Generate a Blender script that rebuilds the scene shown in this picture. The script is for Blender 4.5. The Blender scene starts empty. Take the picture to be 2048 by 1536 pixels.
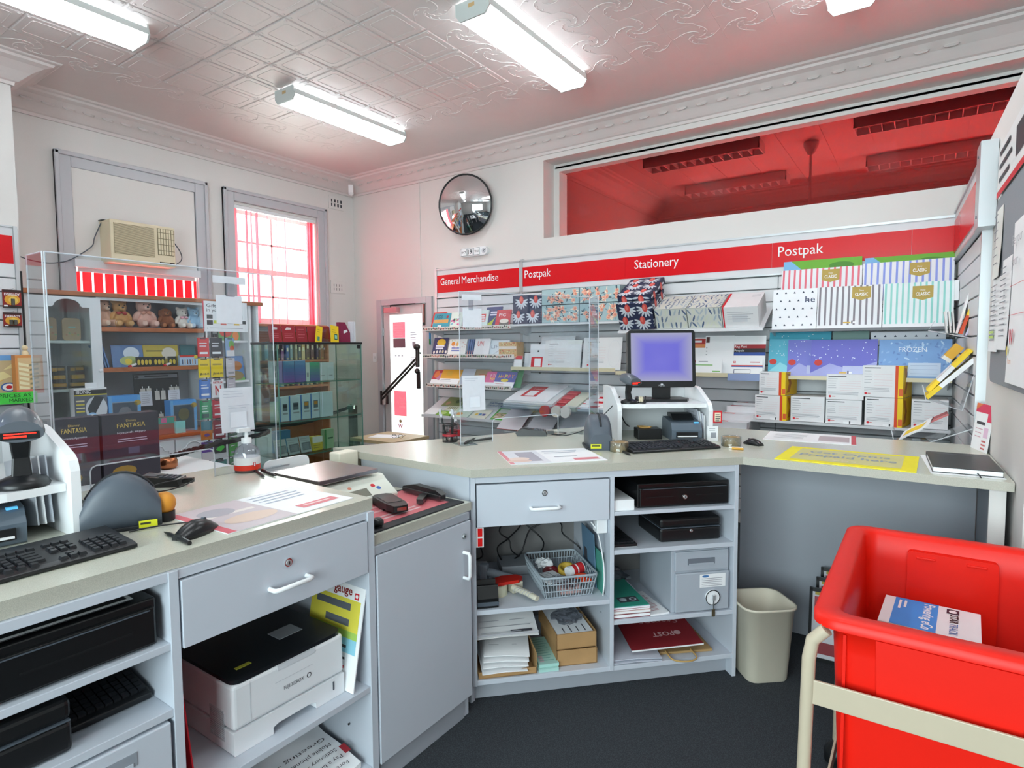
import bpy, math, random
from mathutils import Vector, Matrix
R = math.radians
random.seed(7)
SC = bpy.context.scene
COL = SC.collection

# ------------------------------------------------------------------ camera
yaw, pitch, roll, F_PX = R(34.664), R(3.62), R(-0.3986), 1190.0
fw = Vector((-math.sin(yaw)*math.cos(pitch), math.cos(yaw)*math.cos(pitch), -math.sin(pitch)))
rt = Vector((math.cos(yaw), math.sin(yaw), 0))
up = rt.cross(fw)
rt, up = rt*math.cos(roll)+up*math.sin(roll), up*math.cos(roll)-rt*math.sin(roll)
cam = bpy.data.objects.new('camera', bpy.data.cameras.new('camera'))
cam.matrix_world = Matrix(((rt.x, up.x, -fw.x, 0), (rt.y, up.y, -fw.y, 0), (rt.z, up.z, -fw.z, 1.5), (0, 0, 0, 1)))
cam.data.sensor_width = 36; cam.data.lens = F_PX/2048*36; cam.data.clip_start = 0.02
COL.objects.link(cam); SC.camera = cam

# ------------------------------------------------------------------ sky, daylight, exposure
FLOOR = -0.13
CEIL = 3.74
wd = bpy.data.worlds.new('sky'); SC.world = wd; wd.use_nodes = True
wd.node_tree.nodes['Background'].inputs[0].default_value = (0.93, 0.96, 1.0, 1)
wd.node_tree.nodes['Background'].inputs[1].default_value = 3.0
VS = SC.view_settings
VS.view_transform = 'Standard'; VS.look = 'None'; VS.gamma = 1.0; VS.exposure = 0.1; VS.use_curve_mapping = False
SC.cycles.transparent_max_bounces = 16
SC.cycles.max_bounces = 8
SC.cycles.sample_clamp_indirect = 6.0
TUBE_STRENGTH = 13.5
def daylight(loc, rot, sx, sy, watts, col=(1, 0.98, 0.95)):
    l = bpy.data.lights.new('daylight', 'AREA'); l.shape = 'RECTANGLE'; l.size = sx; l.size_y = sy; l.energy = watts; l.color = col
    o = bpy.data.objects.new('daylight', l); o.location = loc; o.rotation_euler = rot; COL.objects.link(o)
daylight((-7.05, 4.42, 2.5), (0, R(-90), 0), 1.6, 1.5, 150)          # outside the side window
daylight((-7.05, 2.85, 1.95), (0, R(-90), 0), 0.9, 1.3, 90)          # outside the air-conditioner window
daylight((-5.55, 6.35, 1.2), (R(-90), 0, 0), 1.0, 2.0, 90)           # outside the street door
daylight((-0.6, 9.55, 1.6), (R(-90), 0, 0), 4.6, 1.7, 3400)           # outside the back room's window
daylight((-0.3, -2.95, 1.75), (R(90), 0, 0), 4.0, 2.3, 315, (.84, .93, 1))   # cool fill lamp added outside the made-up window behind the camera

# ------------------------------------------------------------------ materials
MATS = {}
def lin(h):
    h = h.lstrip('#'); o = []
    for i in (0, 2, 4):
        c = int(h[i:i+2], 16)/255
        o.append(c/12.92 if c <= .04045 else ((c+.055)/1.055)**2.4)
    return (o[0], o[1], o[2], 1)
def mat(name, col='#808080', rough=.5, metal=0, noise=.06, nscale=9, bump=0, bscale=60, emit=0, coat=0, spec=.5):
    if name in MATS: return MATS[name]
    m = bpy.data.materials.new(name); m.use_nodes = True; MATS[name] = m
    nt = m.node_tree; p = nt.nodes['Principled BSDF']
    c = lin(col)
    p.inputs['Roughness'].default_value = rough; p.inputs['Metallic'].default_value = metal
    p.inputs['Specular IOR Level'].default_value = spec
    p.inputs['Coat Weight'].default_value = coat
    if emit:
        p.inputs['Emission Color'].default_value = c; p.inputs['Emission Strength'].default_value = emit
    tc = nt.nodes.new('ShaderNodeTexCoord')
    if noise:
        n = nt.nodes.new('ShaderNodeTexNoise'); n.inputs['Scale'].default_value = nscale; n.inputs['Detail'].default_value = 3
        nt.links.new(tc.outputs['Object'], n.inputs['Vector'])
        mx = nt.nodes.new('ShaderNodeMix'); mx.data_type = 'RGBA'
        mx.inputs[6].default_value = tuple(min(1, x*(1-noise)) for x in c[:3])+(1,)
        mx.inputs[7].default_value = tuple(min(1, x*(1+noise)) for x in c[:3])+(1,)
        nt.links.new(n.outputs['Fac'], mx.inputs[0]); nt.links.new(mx.outputs[2], p.inputs['Base Color'])
    else:
        p.inputs['Base Color'].default_value = c
    if bump:
        n2 = nt.nodes.new('ShaderNodeTexNoise'); n2.inputs['Scale'].default_value = bscale; n2.inputs['Detail'].default_value = 4
        nt.links.new(tc.outputs['Object'], n2.inputs['Vector'])
        b = nt.nodes.new('ShaderNodeBump'); b.inputs['Strength'].default_value = bump; b.inputs['Distance'].default_value = .01
        nt.links.new(n2.outputs['Fac'], b.inputs['Height']); nt.links.new(b.outputs[0], p.inputs['Normal'])
    return m
def speck(name, c1, c2, scale, rough=.35, lo=.45, hi=.6):
    """laminate or carpet: fine flecks of a second colour"""
    m = mat(name, c1, rough, noise=0)
    nt = m.node_tree; p = nt.nodes['Principled BSDF']; tc = nt.nodes.new('ShaderNodeTexCoord')
    n = nt.nodes.new('ShaderNodeTexNoise'); n.inputs['Scale'].default_value = scale; n.inputs['Detail'].default_value = 2
    nt.links.new(tc.outputs['Object'], n.inputs['Vector'])
    r = nt.nodes.new('ShaderNodeValToRGB'); r.color_ramp.elements[0].position = lo; r.color_ramp.elements[1].position = hi
    r.color_ramp.elements[0].color = lin(c1); r.color_ramp.elements[1].color = lin(c2)
    nt.links.new(n.outputs['Fac'], r.inputs[0]); nt.links.new(r.outputs[0], p.inputs['Base Color'])
    return m
def clear(name, tint='#ffffff', gloss=.08, rough=.02, fres=.45):
    m = bpy.data.materials.new(name); m.use_nodes = True; MATS[name] = m
    nt = m.node_tree; nt.nodes.clear()
    o = nt.nodes.new('ShaderNodeOutputMaterial'); t = nt.nodes.new('ShaderNodeBsdfTransparent'); g = nt.nodes.new('ShaderNodeBsdfGlossy')
    t.inputs[0].default_value = lin(tint); g.inputs['Roughness'].default_value = rough
    lw = nt.nodes.new('ShaderNodeLayerWeight'); lw.inputs[0].default_value = .25
    ma = nt.nodes.new('ShaderNodeMath'); ma.operation = 'MULTIPLY_ADD'; ma.inputs[1].default_value = fres; ma.inputs[2].default_value = gloss
    nt.links.new(lw.outputs['Fresnel'], ma.inputs[0])
    mx = nt.nodes.new('ShaderNodeMixShader'); nt.links.new(ma.outputs[0], mx.inputs[0])
    nt.links.new(t.outputs[0], mx.inputs[1]); nt.links.new(g.outputs[0], mx.inputs[2]); nt.links.new(mx.outputs[0], o.inputs[0])
    return m
def sheer(name, col, trans=.7):
    """cloth or plastic that lets light through"""
    m = bpy.data.materials.new(name); m.use_nodes = True; MATS[name] = m
    nt = m.node_tree; nt.nodes.clear()
    o = nt.nodes.new('ShaderNodeOutputMaterial'); t = nt.nodes.new('ShaderNodeBsdfTranslucent'); d = nt.nodes.new('ShaderNodeBsdfDiffuse')
    n = nt.nodes.new('ShaderNodeTexNoise'); n.inputs['Scale'].default_value = 40
    tc = nt.nodes.new('ShaderNodeTexCoord'); nt.links.new(tc.outputs['Object'], n.inputs['Vector'])
    cm = nt.nodes.new('ShaderNodeMix'); cm.data_type = 'RGBA'; c = lin(col)
    cm.inputs[6].default_value = tuple(x*.92 for x in c[:3])+(1,); cm.inputs[7].default_value = c
    nt.links.new(n.outputs['Fac'], cm.inputs[0])
    for b in (t, d): nt.links.new(cm.outputs[2], b.inputs[0])
    mx = nt.nodes.new('ShaderNodeMixShader'); mx.inputs[0].default_value = trans
    nt.links.new(d.outputs[0], mx.inputs[1]); nt.links.new(t.outputs[0], mx.inputs[2]); nt.links.new(mx.outputs[0], o.inputs[0])
    return m

def C(h, rough=.55, **k):
    """a plain painted or printed colour by hex"""
    return mat('print_'+h.lstrip('#')+('_g' if rough < .4 else ''), h, rough, **k)
wall_white = mat('wall_paint', '#d9d6d3', .6, noise=.03, nscale=2, bump=.04, bscale=90)
ceil_white = mat('ceiling_paint', '#d8d0ce', .55, noise=.03, bump=.05, bscale=50)
trim_grey = mat('trim_grey_gloss', '#b9b9be', .35, noise=.03)
lam = mat('cabinet_laminate', '#c3c9d3', .42, noise=.025, nscale=4)
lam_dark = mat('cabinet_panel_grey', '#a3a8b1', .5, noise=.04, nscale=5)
top_lam = speck('worktop_laminate', '#cdcec0', '#bfbfb0', 420, .22, .35, .65)
top_edge = speck('worktop_edge', '#bcbaad', '#aaa89c', 520, .4, .35, .65)
carpet = speck('carpet', '#24282d', '#3a3f45', 240, .95, .42, .66)
slat_grey = mat('slat_grey', '#dcdde0', .45, noise=.03)
slat_gap = mat('slat_groove', '#7c7d80', .7)
alu = mat('aluminium', '#c6cacd', .35, .6, noise=.03)
chrome = mat('chrome', '#d8d8d8', .15, 1, noise=.02)
steel = mat('steel_plate', '#b4b0b2', .25, 1, noise=.05, nscale=30)
red = mat('sign_red', '#d80f1c', .25, noise=.03, nscale=2, spec=.35)
white_p = mat('white_plastic', '#eceef0', .4, noise=.02)
white = mat('paper_white', '#f0f1f3', .6, noise=.02)
offw = mat('paper_offwhite', '#dedede', .65, noise=.05)
black = mat('black_plastic', '#17181a', .35, noise=.1)
blackm = mat('black_metal', '#101113', .3, noise=.1, coat=.2)
keycap = mat('keycap', '#202226', .4, noise=.08)
grey_p = mat('grey_plastic', '#4e5660', .45, noise=.06)
cream = mat('cream_plastic', '#d8cfae', .45, noise=.04)
brown = mat('timber_brown', '#ab643a', .4, noise=.25, nscale=14)
cabw = mat('cabinet_white', '#e4e6e8', .4, noise=.03)
carton = mat('carton_brown', '#b08a5c', .7, noise=.12, nscale=12)
tub_red = mat('tub_red', '#e41d0d', .42, noise=.03, spec=.3)
beige_m = mat('beige_enamel', '#bdb09a', .35, noise=.03)
bin_beige = mat('bin_beige', '#cdc6b4', .5, noise=.04)
ink = C('#3a3a40'); inkl = C('#a5a6ad'); gold = C('#b39a4a'); yel = C('#f2cd10'); redp = C('#d02030')
acry = clear('acrylic', '#f4f8fb', .05)
acry_edge = sheer('acrylic_edge', '#f4f6fa', .5)
glass = clear('window_glass', '#f6fbf9', .04)
glassg = clear('cabinet_glass', '#eff7f3', .03, .02, .3)
glass_edge = mat('glass_edge_green', '#5f8c80', .2, noise=.02)
vane = sheer('blind_red', '#e8203a', .75)
vane_o = sheer('blind_pink', '#fbb4be', .8)
vane_m = sheer('blind_rose', '#f6a2ae', .8)
dimming = clear('dimming_glass', '#b79a9a', .0, .02, .06)  # tint for the added pane that dims light through the high opening
bag_clear = clear('clear_film', '#eef0f4', .16, .12)

# ------------------------------------------------------------------ mesh builder
def V(*a): return Vector(a)
_TXT = {}
def textmesh(s, bold=False):
    k = (s, bold)
    if k not in _TXT:
        cu = bpy.data.curves.new('t', 'FONT'); cu.body = s; cu.resolution_u = 2
        if bold: cu.offset = .018
        o = bpy.data.objects.new('t', cu); me = bpy.data.meshes.new_from_object(o)
        vs = [(v.co.x, v.co.y) for v in me.vertices]; fs = [tuple(p.vertices) for p in me.polygons]
        bpy.data.objects.remove(o); bpy.data.curves.remove(cu); bpy.data.meshes.remove(me)
        x0 = min(v[0] for v in vs); x1 = max(v[0] for v in vs)
        _TXT[k] = ([(v[0]-x0, v[1]) for v in vs], fs, x1-x0)
    return _TXT[k]
def rrect(w, h, r, n=4, x=0, y=0):
    """rounded rectangle outline centred on x, y"""
    o = []
    for cx, cy, a in ((w/2-r, h/2-r, 0), (-w/2+r, h/2-r, 90), (-w/2+r, -h/2+r, 180), (w/2-r, -h/2+r, 270)):
        for i in range(n+1):
            t = R(a+90*i/n); o.append((x+cx+r*math.cos(t), y+cy+r*math.sin(t)))
    return o
class MB:
    def __init__(s):
        s.v = []; s.f = []; s.m = []; s.sm = []; s.mats = []; s.X = None; s.k = 0; s.o = V(0, 0, 0); s.xd = V(1, 0, 0); s.yd = V(0, 0, 1)
    def mi(s, m):
        if m not in s.mats: s.mats.append(m)
        return s.mats.index(m)
    def add(s, pts, faces, m, smooth=False):
        b = len(s.v); k = s.mi(m)
        for p in pts:
            p = Vector(p); s.v.append(s.X @ p if s.X else p)
        for f in faces:
            s.f.append([b+i for i in f]); s.m.append(k); s.sm.append(smooth)
        return s
    def box(s, a, b, m, **side):
        """axis box; side: front/back/left/right/top/bottom = other material"""
        x0, y0, z0 = a; x1, y1, z1 = b
        p = [(x0, y0, z0), (x1, y0, z0), (x1, y1, z0), (x0, y1, z0), (x0, y0, z1), (x1, y0, z1), (x1, y1, z1), (x0, y1, z1)]
        fs = dict(bottom=(3, 2, 1, 0), top=(4, 5, 6, 7), front=(0, 1, 5, 4), right=(1, 2, 6, 5), back=(2, 3, 7, 6), left=(3, 0, 4, 7))
        if not side: return s.add(p, list(fs.values()), m)
        for k, f in fs.items(): s.add([p[i] for i in f], [(0, 1, 2, 3)], side.get(k, m))
        return s
    def prism(s, poly, lo, hi, m, axis='z', smooth=False, cap=None):
        n = len(poly)
        def P(q, t): return {'z': (q[0], q[1], t), 'y': (q[0], t, q[1]), 'x': (t, q[0], q[1])}[axis]
        pts = [P(q, lo) for q in poly]+[P(q, hi) for q in poly]
        s.add(pts, [(i, (i+1) % n, n+(i+1) % n, n+i) for i in range(n)], m, smooth)
        s.add(pts, [tuple(range(n-1, -1, -1)), tuple(range(n, 2*n))], cap or m)
        return s
    def loft(s, rings, m, smooth=True, caps=True, closed=False):
        n = len(rings[0]); pts = [p for r in rings for p in r]; fs = []
        k = len(rings)
        for j in range(k if closed else k-1):
            a = j*n; b = ((j+1) % k)*n
            fs += [(a+i, a+(i+1) % n, b+(i+1) % n, b+i) for i in range(n)]
        s.add(pts, fs, m, smooth)
        if caps and not closed:
            s.add(rings[0], [tuple(range(n-1, -1, -1))], m); s.add(rings[-1], [tuple(range(n))], m)
        return s
    def tube(s, pts, r, m, n=8, closed=False, caps=True, flat=1):
        pts = [Vector(p) for p in pts]; rings = []; k = len(pts); ref = None
        for i, p in enumerate(pts):
            a = pts[i-1] if (i or closed) else p; b = pts[(i+1) % k] if (i < k-1 or closed) else p
            d = (b-a).normalized()
            if ref is None: ref = V(0, 0, 1) if abs(d.z) < .9 else V(1, 0, 0)
            u = d.cross(ref).normalized(); w = u.cross(d).normalized(); ref = w
            rr = r[i] if isinstance(r, (list, tuple)) else r
            rings.append([p+u*math.cos(2*math.pi*j/n)*rr+w*math.sin(2*math.pi*j/n)*rr*flat for j in range(n)])
        return s.loft(rings, m, True, caps, closed)
    def cyl(s, p0, p1, r, m, r1=None, n=16): return s.tube([p0, p1], [r, r if r1 is None else r1], m, n)
    def lathe(s, prof, m, c=(0, 0, 0), n=20, smooth=True):
        rings = [[(c[0]+r*math.cos(2*math.pi*j/n), c[1]+r*math.sin(2*math.pi*j/n), c[2]+z) for j in range(n)] for r, z in prof]
        return s.loft(rings, m, smooth, True)
    def ell(s, c, r, m, n=14, k=9, rot=None):
        rings = []; rr = r if isinstance(r, (tuple, list)) else (r, r, r)
        for i in range(1, k):
            t = math.pi*i/k; ring = []
            for j in range(n):
                a = 2*math.pi*j/n
                p = Vector((rr[0]*math.sin(t)*math.cos(a), rr[1]*math.sin(t)*math.sin(a), -rr[2]*math.cos(t)))
                if rot: p = rot @ p
                ring.append(p+Vector(c))
            rings.append(ring)
        return s.loft(rings, m, True, True)
    # flat print on a face: fr() sets the face, then pr/pp/pt add patches, polygons and lettering
    def fr(s, o, xd=(1, 0, 0), yd=(0, 0, 1)):
        s.o = Vector(o); s.xd = Vector(xd).normalized(); s.yd = Vector(yd).normalized(); s.k = 0; return s
    def at(s, x, y, l=.0006):
        l += s.k*.00002
        return s.o+s.xd*x+s.yd*y+s.xd.cross(s.yd)*l
    def pr(s, x0, y0, x1, y1, m, l=.0006): s.k += 1; return s.add([s.at(x0, y0, l), s.at(x1, y0, l), s.at(x1, y1, l), s.at(x0, y1, l)], [(0, 1, 2, 3)], m)
    def pp(s, poly, m, l=.0008):
        s.k += 1
        return s.add([s.at(x, y, l) for x, y in poly], [tuple(range(len(poly)))], m)
    def disc(s, x, y, rx, ry, m, l=.0008, n=14, a=0):
        ca, sa = math.cos(a), math.sin(a); q = []
        for j in range(n):
            t = 2*math.pi*j/n; u, w = rx*math.cos(t), ry*math.sin(t); q.append((x+u*ca-w*sa, y+u*sa+w*ca))
        return s.pp(q, m, l)
    def pt(s, txt, x, y, h, m, w=None, l=.0012, a=0, bold=False, al='l'):
        vs, fs, tw = textmesh(txt, bold); k = h/.7; kx = k if w is None else w/tw
        off = {'l': 0, 'c': -tw*kx/2, 'r': -tw*kx}[al]; ca, sa = math.cos(a), math.sin(a)
        pts = []; s.k += 1
        for px, py in vs:
            u, t = px*kx+off, py*k; pts.append(s.at(x+u*ca-t*sa, y+u*sa+t*ca, l))
        return s.add(pts, fs, m)
    def lines(s, x0, y0, x1, n, dy, h, m, l=.0008, ragged=.25):
        for i in range(n):
            xe = x1-(x1-x0)*ragged*random.random(); s.pr(x0, y0-i*dy-h, xe, y0-i*dy, m, l)
        return s
    def build(s, name, parent=None, loc=(0, 0, 0), rot=(0, 0, 0), bevel=0, seg=2, label=None, cat=None, group=None, kind=None):
        me = bpy.data.meshes.new(name); me.from_pydata([tuple(p) for p in s.v], [], s.f)
        for m in s.mats: me.materials.append(m)
        me.polygons.foreach_set('material_index', s.m); me.polygons.foreach_set('use_smooth', s.sm); me.update()
        o = bpy.data.objects.new(name, me); COL.objects.link(o); o.location = loc
        o.rotation_euler = rot if not isinstance(rot, (int, float)) else (0, 0, rot)
        if parent: o.parent = parent
        if bevel:
            b = o.modifiers.new('edge', 'BEVEL'); b.width = bevel; b.segments = seg; b.limit_method = 'ANGLE'; b.angle_limit = R(40)
        tag(o, label, cat, group, kind); return o
def tag(o, label=None, cat=None, group=None, kind=None):
    for k, x in (('label', label), ('category', cat), ('group', group), ('kind', kind)):
        if x: o[k] = x
    return o
def thing(name, label, cat, loc=(0, 0, 0), rot=0, group=None):
    o = bpy.data.objects.new(name, None); COL.objects.link(o); o.location = loc; o.empty_display_size = .05
    o.rotation_euler = rot if not isinstance(rot, (int, float)) else (0, 0, rot)
    return tag(o, label, cat, group)
def struct(name, parent=None):
    o = bpy.data.objects.new(name, None); COL.objects.link(o)
    if parent: o.parent = parent
    else: o['kind'] = 'structure'
    return o
def share(src, parent, loc, rot=None):
    """a further piece that shares the mesh of src"""
    c = src.copy(); COL.objects.link(c); c.parent = parent; c.location = loc
    if rot is not None: c.rotation_euler = rot
    return c
def crumple(r, m, seed=1, n=16, k=10):
    """creased film or paper lump, resting on z = 0"""
    rn = random.Random(seed); b = MB(); rings = []
    for i in range(1, k):
        t = math.pi*i/k; rings.append([])
        for j in range(n):
            a = 2*math.pi*j/n; f = rn.uniform(.62, 1.15)
            rings[-1].append((r[0]*f*math.sin(t)*math.cos(a), r[1]*f*math.sin(t)*math.sin(a), max(0, r[2]*(1-f*math.cos(t)))))
    return b.loft(rings, m, False)
def curve(pts, n=6):
    """smooth path through points"""
    P = [Vector(p) for p in pts]; P = [P[0]*2-P[1]]+P+[P[-1]*2-P[-2]]; o = []
    for i in range(1, len(P)-2):
        for k in range(n):
            t = k/n; a, b, c, d = P[i-1], P[i], P[i+1], P[i+2]
            o.append(.5*((2*b)+(c-a)*t+(2*a-5*b+4*c-d)*t*t+(3*b-a-3*c+d)*t**3))
    o.append(P[-2]); return o
# ================================================================== the room shell
def sbox(name, boxes, m, parent=None):
    b = MB()
    for a, c in boxes: b.box(a, c, m)
    return b.build(name, parent, kind=None if parent else 'structure')
sbox('floor', [((-6.8, -2.6, FLOOR-.1), (3.3, 9.1, FLOOR))], carpet)
# wall with the windows: solid pieces around the two openings
sbox('wall_left', [((-6.76, -2.6, FLOOR), (-6.51, 2.29, CEIL)), ((-6.76, 2.29, FLOOR), (-6.51, 3.41, 1.7)), ((-6.76, 2.29, 2.3), (-6.51, 3.41, CEIL)),
     ((-6.76, 3.41, FLOOR), (-6.51, 3.86, CEIL)), ((-6.76, 3.86, FLOOR), (-6.51, 4.98, 1.78)), ((-6.76, 3.86, 3.14), (-6.51, 4.98, CEIL)),
     ((-6.76, 4.98, FLOOR), (-6.51, 5.85, CEIL))], wall_white)
sbox('wall_back', [((-6.51, 5.6, FLOOR), (-5.96, 5.82, CEIL)), ((-5.96, 5.6, 2.05), (-5.15, 5.82, CEIL)), ((-5.15, 5.6, FLOOR), (-3.44, 5.82, CEIL)),
     ((-3.44, 5.6, FLOOR), (3.2, 5.82, 2.67)), ((-3.44, 5.6, 3.5), (3.2, 5.82, CEIL))], wall_white)
sbox('wall_chimney', [((-6.51, -2.6, FLOOR), (-5.9, 1.71, CEIL))], wall_white)
sbox('wall_behind', [((-6.5, -2.7, FLOOR), (-2.3, -2.6, CEIL)), ((1.7, -2.7, FLOOR), (3.3, -2.6, CEIL)), ((-2.3, -2.7, FLOOR), (1.7, -2.6, .6)), ((-2.3, -2.7, 2.9), (1.7, -2.6, CEIL))], wall_white)
w4 = struct('added_fill_window')  # unseen window, added to let fill light onto the foreground
for x in (-2.3, -.97, .36, 1.64): MB().box((x, -2.68, .6), (x+.06, -2.62, 2.9), trim_grey).build('mullion', w4)
for z in (.6, 2.84): MB().box((-2.24, -2.68, z), (1.64, -2.62, z+.06), trim_grey).build('window_rail', w4)
for x in (-2.24, -.91, .42): MB().box((x, -2.655, .66), (x+1.27, -2.65, 2.84), glass).build('pane', w4)
w5 = struct('added_dimming_pane'); MB().box((-3.42, 6.0, 2.5), (3.2, 6.006, 3.6), dimming).build('pane', w5)  # tinted pane added to cut the shop light reaching the back room
sbox('wall_far_right', [((3.2, -2.6, FLOOR), (3.3, 5.6, CEIL))], wall_white)
# partition on the right, a little out of square, open above
pt_ = MB(); pt_.prism([(0.3150, 2.80), (0.3150+.1, 2.80), (0.31-.038*2.62+.1, 5.598), (0.31-.038*2.62, 5.598)], FLOOR, 2.60, wall_white)
pt_.build('wall_right', kind='structure')
# back room seen through the high opening
sbox('wall_back_room', [((-3.62, 5.82, FLOOR), (-3.42, 9.0, 3.6)), ((3.2, 5.82, FLOOR), (3.3, 9.0, 3.6)),
     ((-3.42, 8.9, FLOOR), (-2.7, 9.05, 3.6)), ((1.5, 8.9, FLOOR), (3.2, 9.05, 3.6)), ((-2.7, 8.9, FLOOR), (1.5, 9.05, .75)), ((-2.7, 8.9, 2.4), (1.5, 9.05, 3.6))], wall_white)
brc = MB(); brc.box((-3.62, 5.82, 3.6), (3.3, 9.05, 3.7), ceil_white)
brc = brc.build('ceiling_back_room', kind='structure')
strip0 = None
for i in range(17):
    x = -3.3+i*.4
    b = MB().box((-.006, 0, 0), (.006, 2.9, .008), ceil_white) if strip0 is None else None
    if strip0 is None: strip0 = b.build('panel_bead', brc, (x, 5.9, 3.593))
    else: share(strip0, brc, (x, 5.9, 3.593))
sbox('ceiling', [((-6.76, -2.7, CEIL), (3.3, 5.85, CEIL+.12))], ceil_white)
ceiling = bpy.data.objects['ceiling']

# pressed-metal ceiling panels
def square_tile():
    b = MB(); h = .167
    b.loft([[(-h, -h, 0), (h, -h, 0), (h, h, 0), (-h, h, 0)], [(-h+.008, -h+.008, -.007), (h-.008, -h+.008, -.007), (h-.008, h-.008, -.007), (-h+.008, h-.008, -.007)]], ceil_white, False)
    r = rrect(.23, .23, .022, 2)
    b.tube([(x, y, -.006) for x, y in r], .0038, ceil_white, 6, closed=True)
    b.lathe([(.105, -.0065), (.07, -.0085), (.02, -.009)][::-1], ceil_white, n=12)
    for sx in (-1, 1):
        for sy in (-1, 1): b.ell((sx*.142, sy*.142, -.007), (.012, .012, .005), ceil_white, 6, 5)
    return b
def scroll_tile(seed):
    b = MB(); h = .1695; rnd = random.Random(seed)
    b.box((-h, -h, -.004), (h, h, 0), ceil_white)
    for q in range(4):
        a = q*math.pi/2+rnd.uniform(-.3, .3)
        pts = []
        for i in range(15):
            t = i/14; rr = .02+.15*t; ang = a+2.6*(1-t)**1.6
            pts.append((max(-h, min(h, rr*math.cos(ang))), max(-h, min(h, rr*math.sin(ang))), -.004))
        b.tube(pts, [.0015+.0024*math.sin(math.pi*i/14) for i in range(15)], ceil_white, 6)
        for k in (4, 7, 10):
            p = pts[k]; b.ell((p[0]*.86, p[1]*.86, -.004), (.014, .006, .0035), ceil_white, 8, 5, Matrix.Rotation(a+k, 3, 'Z'))
    return b
sq0 = None; sc0 = []
for ix in range(-5, 11):
    for iy in range(-6, 7):
        x = -3.8+ix*.34; y = 2.40+iy*.34
        if y > 4.8 or x > .4: continue
        if -5.3 < x < -3.1 and y < 4.3:
            if sq0 is None: sq0 = square_tile().build('ceiling_tile', ceiling, (x, y, CEIL))
            else: share(sq0, ceiling, (x, y, CEIL))
        else:
            if len(sc0) < 3: sc0.append(scroll_tile(len(sc0)).build('scroll_tile', ceiling, (x, y, CEIL)))
            else: share(random.choice(sc0), ceiling, (x, y, CEIL), (0, 0, random.choice((0, R(90), R(180), R(270)))))

# cornices: moulded profile run along the walls
PROF = [(0, 3.55), (.018, 3.55), (.022, 3.575), (.04, 3.582), (.06, 3.60), (.105, 3.645), (.17, 3.69), (.215, 3.705), (.225, 3.722), (.255, 3.727), (.27, 3.74), (0, 3.74)]
def cornice(name, path, orn=True):
    """path: list of (corner point, outward unit normals summed) so that the mitres close"""
    b = MB(); rings = []
    for (px, py), (nx, ny) in path: rings.append([(px+nx*d, py+ny*d, z) for d, z in PROF])
    b.loft(rings, ceil_white, False)
    return b.build(name, kind='structure')
cornice('trim_1', [((-6.51, 1.71), (1, 1)), ((-6.51, 5.6), (1, -1))])
cornice('trim_2', [((-6.51, 5.6), (1, -1)), ((3.2, 5.6), (0, -1))])
cornice('trim_3', [((-6.51, 1.71), (1, 1)), ((-5.9, 1.71), (1, 1)), ((-5.9, -2.6), (1, 0))])
# egg-like ornament in the cornice hollow
for nm, tr, n, f in (('trim_1', 'a', 22, lambda i: (-6.51+.13, 1.95+i*.155, 3.655)), ('trim_2', 'b', 36, lambda i: (-6.2+i*.18, 5.6-.13, 3.655))):
    p = bpy.data.objects[nm]; base = None
    for i in range(n):
        if base is None:
            b = MB(); rot = Matrix.Rotation(R(45), 3, 'Y') if tr == 'a' else Matrix.Rotation(R(45), 3, 'X')
            b.ell((0, 0, 0), (.004, .05, .03) if tr == 'a' else (.05, .004, .03), ceil_white, 8, 6, Matrix.Rotation(R(-42), 3, 'Y') if tr == 'a' else Matrix.Rotation(R(-42), 3, 'X'))
            base = b.build('cornice_boss', p, f(i))
        else: share(base, p, f(i))
# back-room cornice and opening trims
cb = MB(); cb.loft([[(-3.42+d, y, z-.14) for d, z in PROF] for y in (5.85, 8.9)], ceil_white, False)
cb.build('trim_4', kind='structure')
cb = MB(); cb.loft([[(x, 8.9-d, z-.14) for d, z in PROF] for x in (-3.42, 3.2)], ceil_white, False)
cb.build('trim_5', kind='structure')
ob = MB(); ob.box((-3.42, 5.82, 3.42), (3.2, 5.93, 3.5), wall_white); ob.box((-3.42, 5.82, 3.455), (3.2, 5.97, 3.475), wall_white)
ob.box((-3.42, 5.82, 2.67), (-3.37, 5.99, 3.42), wall_white)
ob.build('trim_6', kind='structure')
b = MB(); b.box((-3.44, 5.585, 2.44), (.2, 5.6, 2.665), wall_white); b.build('trim_7', kind='structure')

# back-room window with closed red blind
w = struct('window_3'); b = MB()
for x in (-2.7, -1.3, .1, 1.46): b.box((x, 8.95, .75), (x+.05, 9.0, 2.4), cabw)
b.build('window_frame', w)
MB().box((-2.7, 9.02, .75), (1.5, 9.026, 2.4), glass).build('pane', w)
bl = thing('vertical_blind', 'closed red vertical blind in the room behind the high opening', 'blind', (0, 8.86, 0))
v0 = None
for i in range(41):
    if v0 is None: v0 = MB().box((-.052, 0, .78), (.052, .0015, 2.38), vane).build('vane', bl, (-2.62+i*.1, 0, 0), R(8))
    else: share(v0, bl, (-2.62+i*.1, 0, 0))
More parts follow.
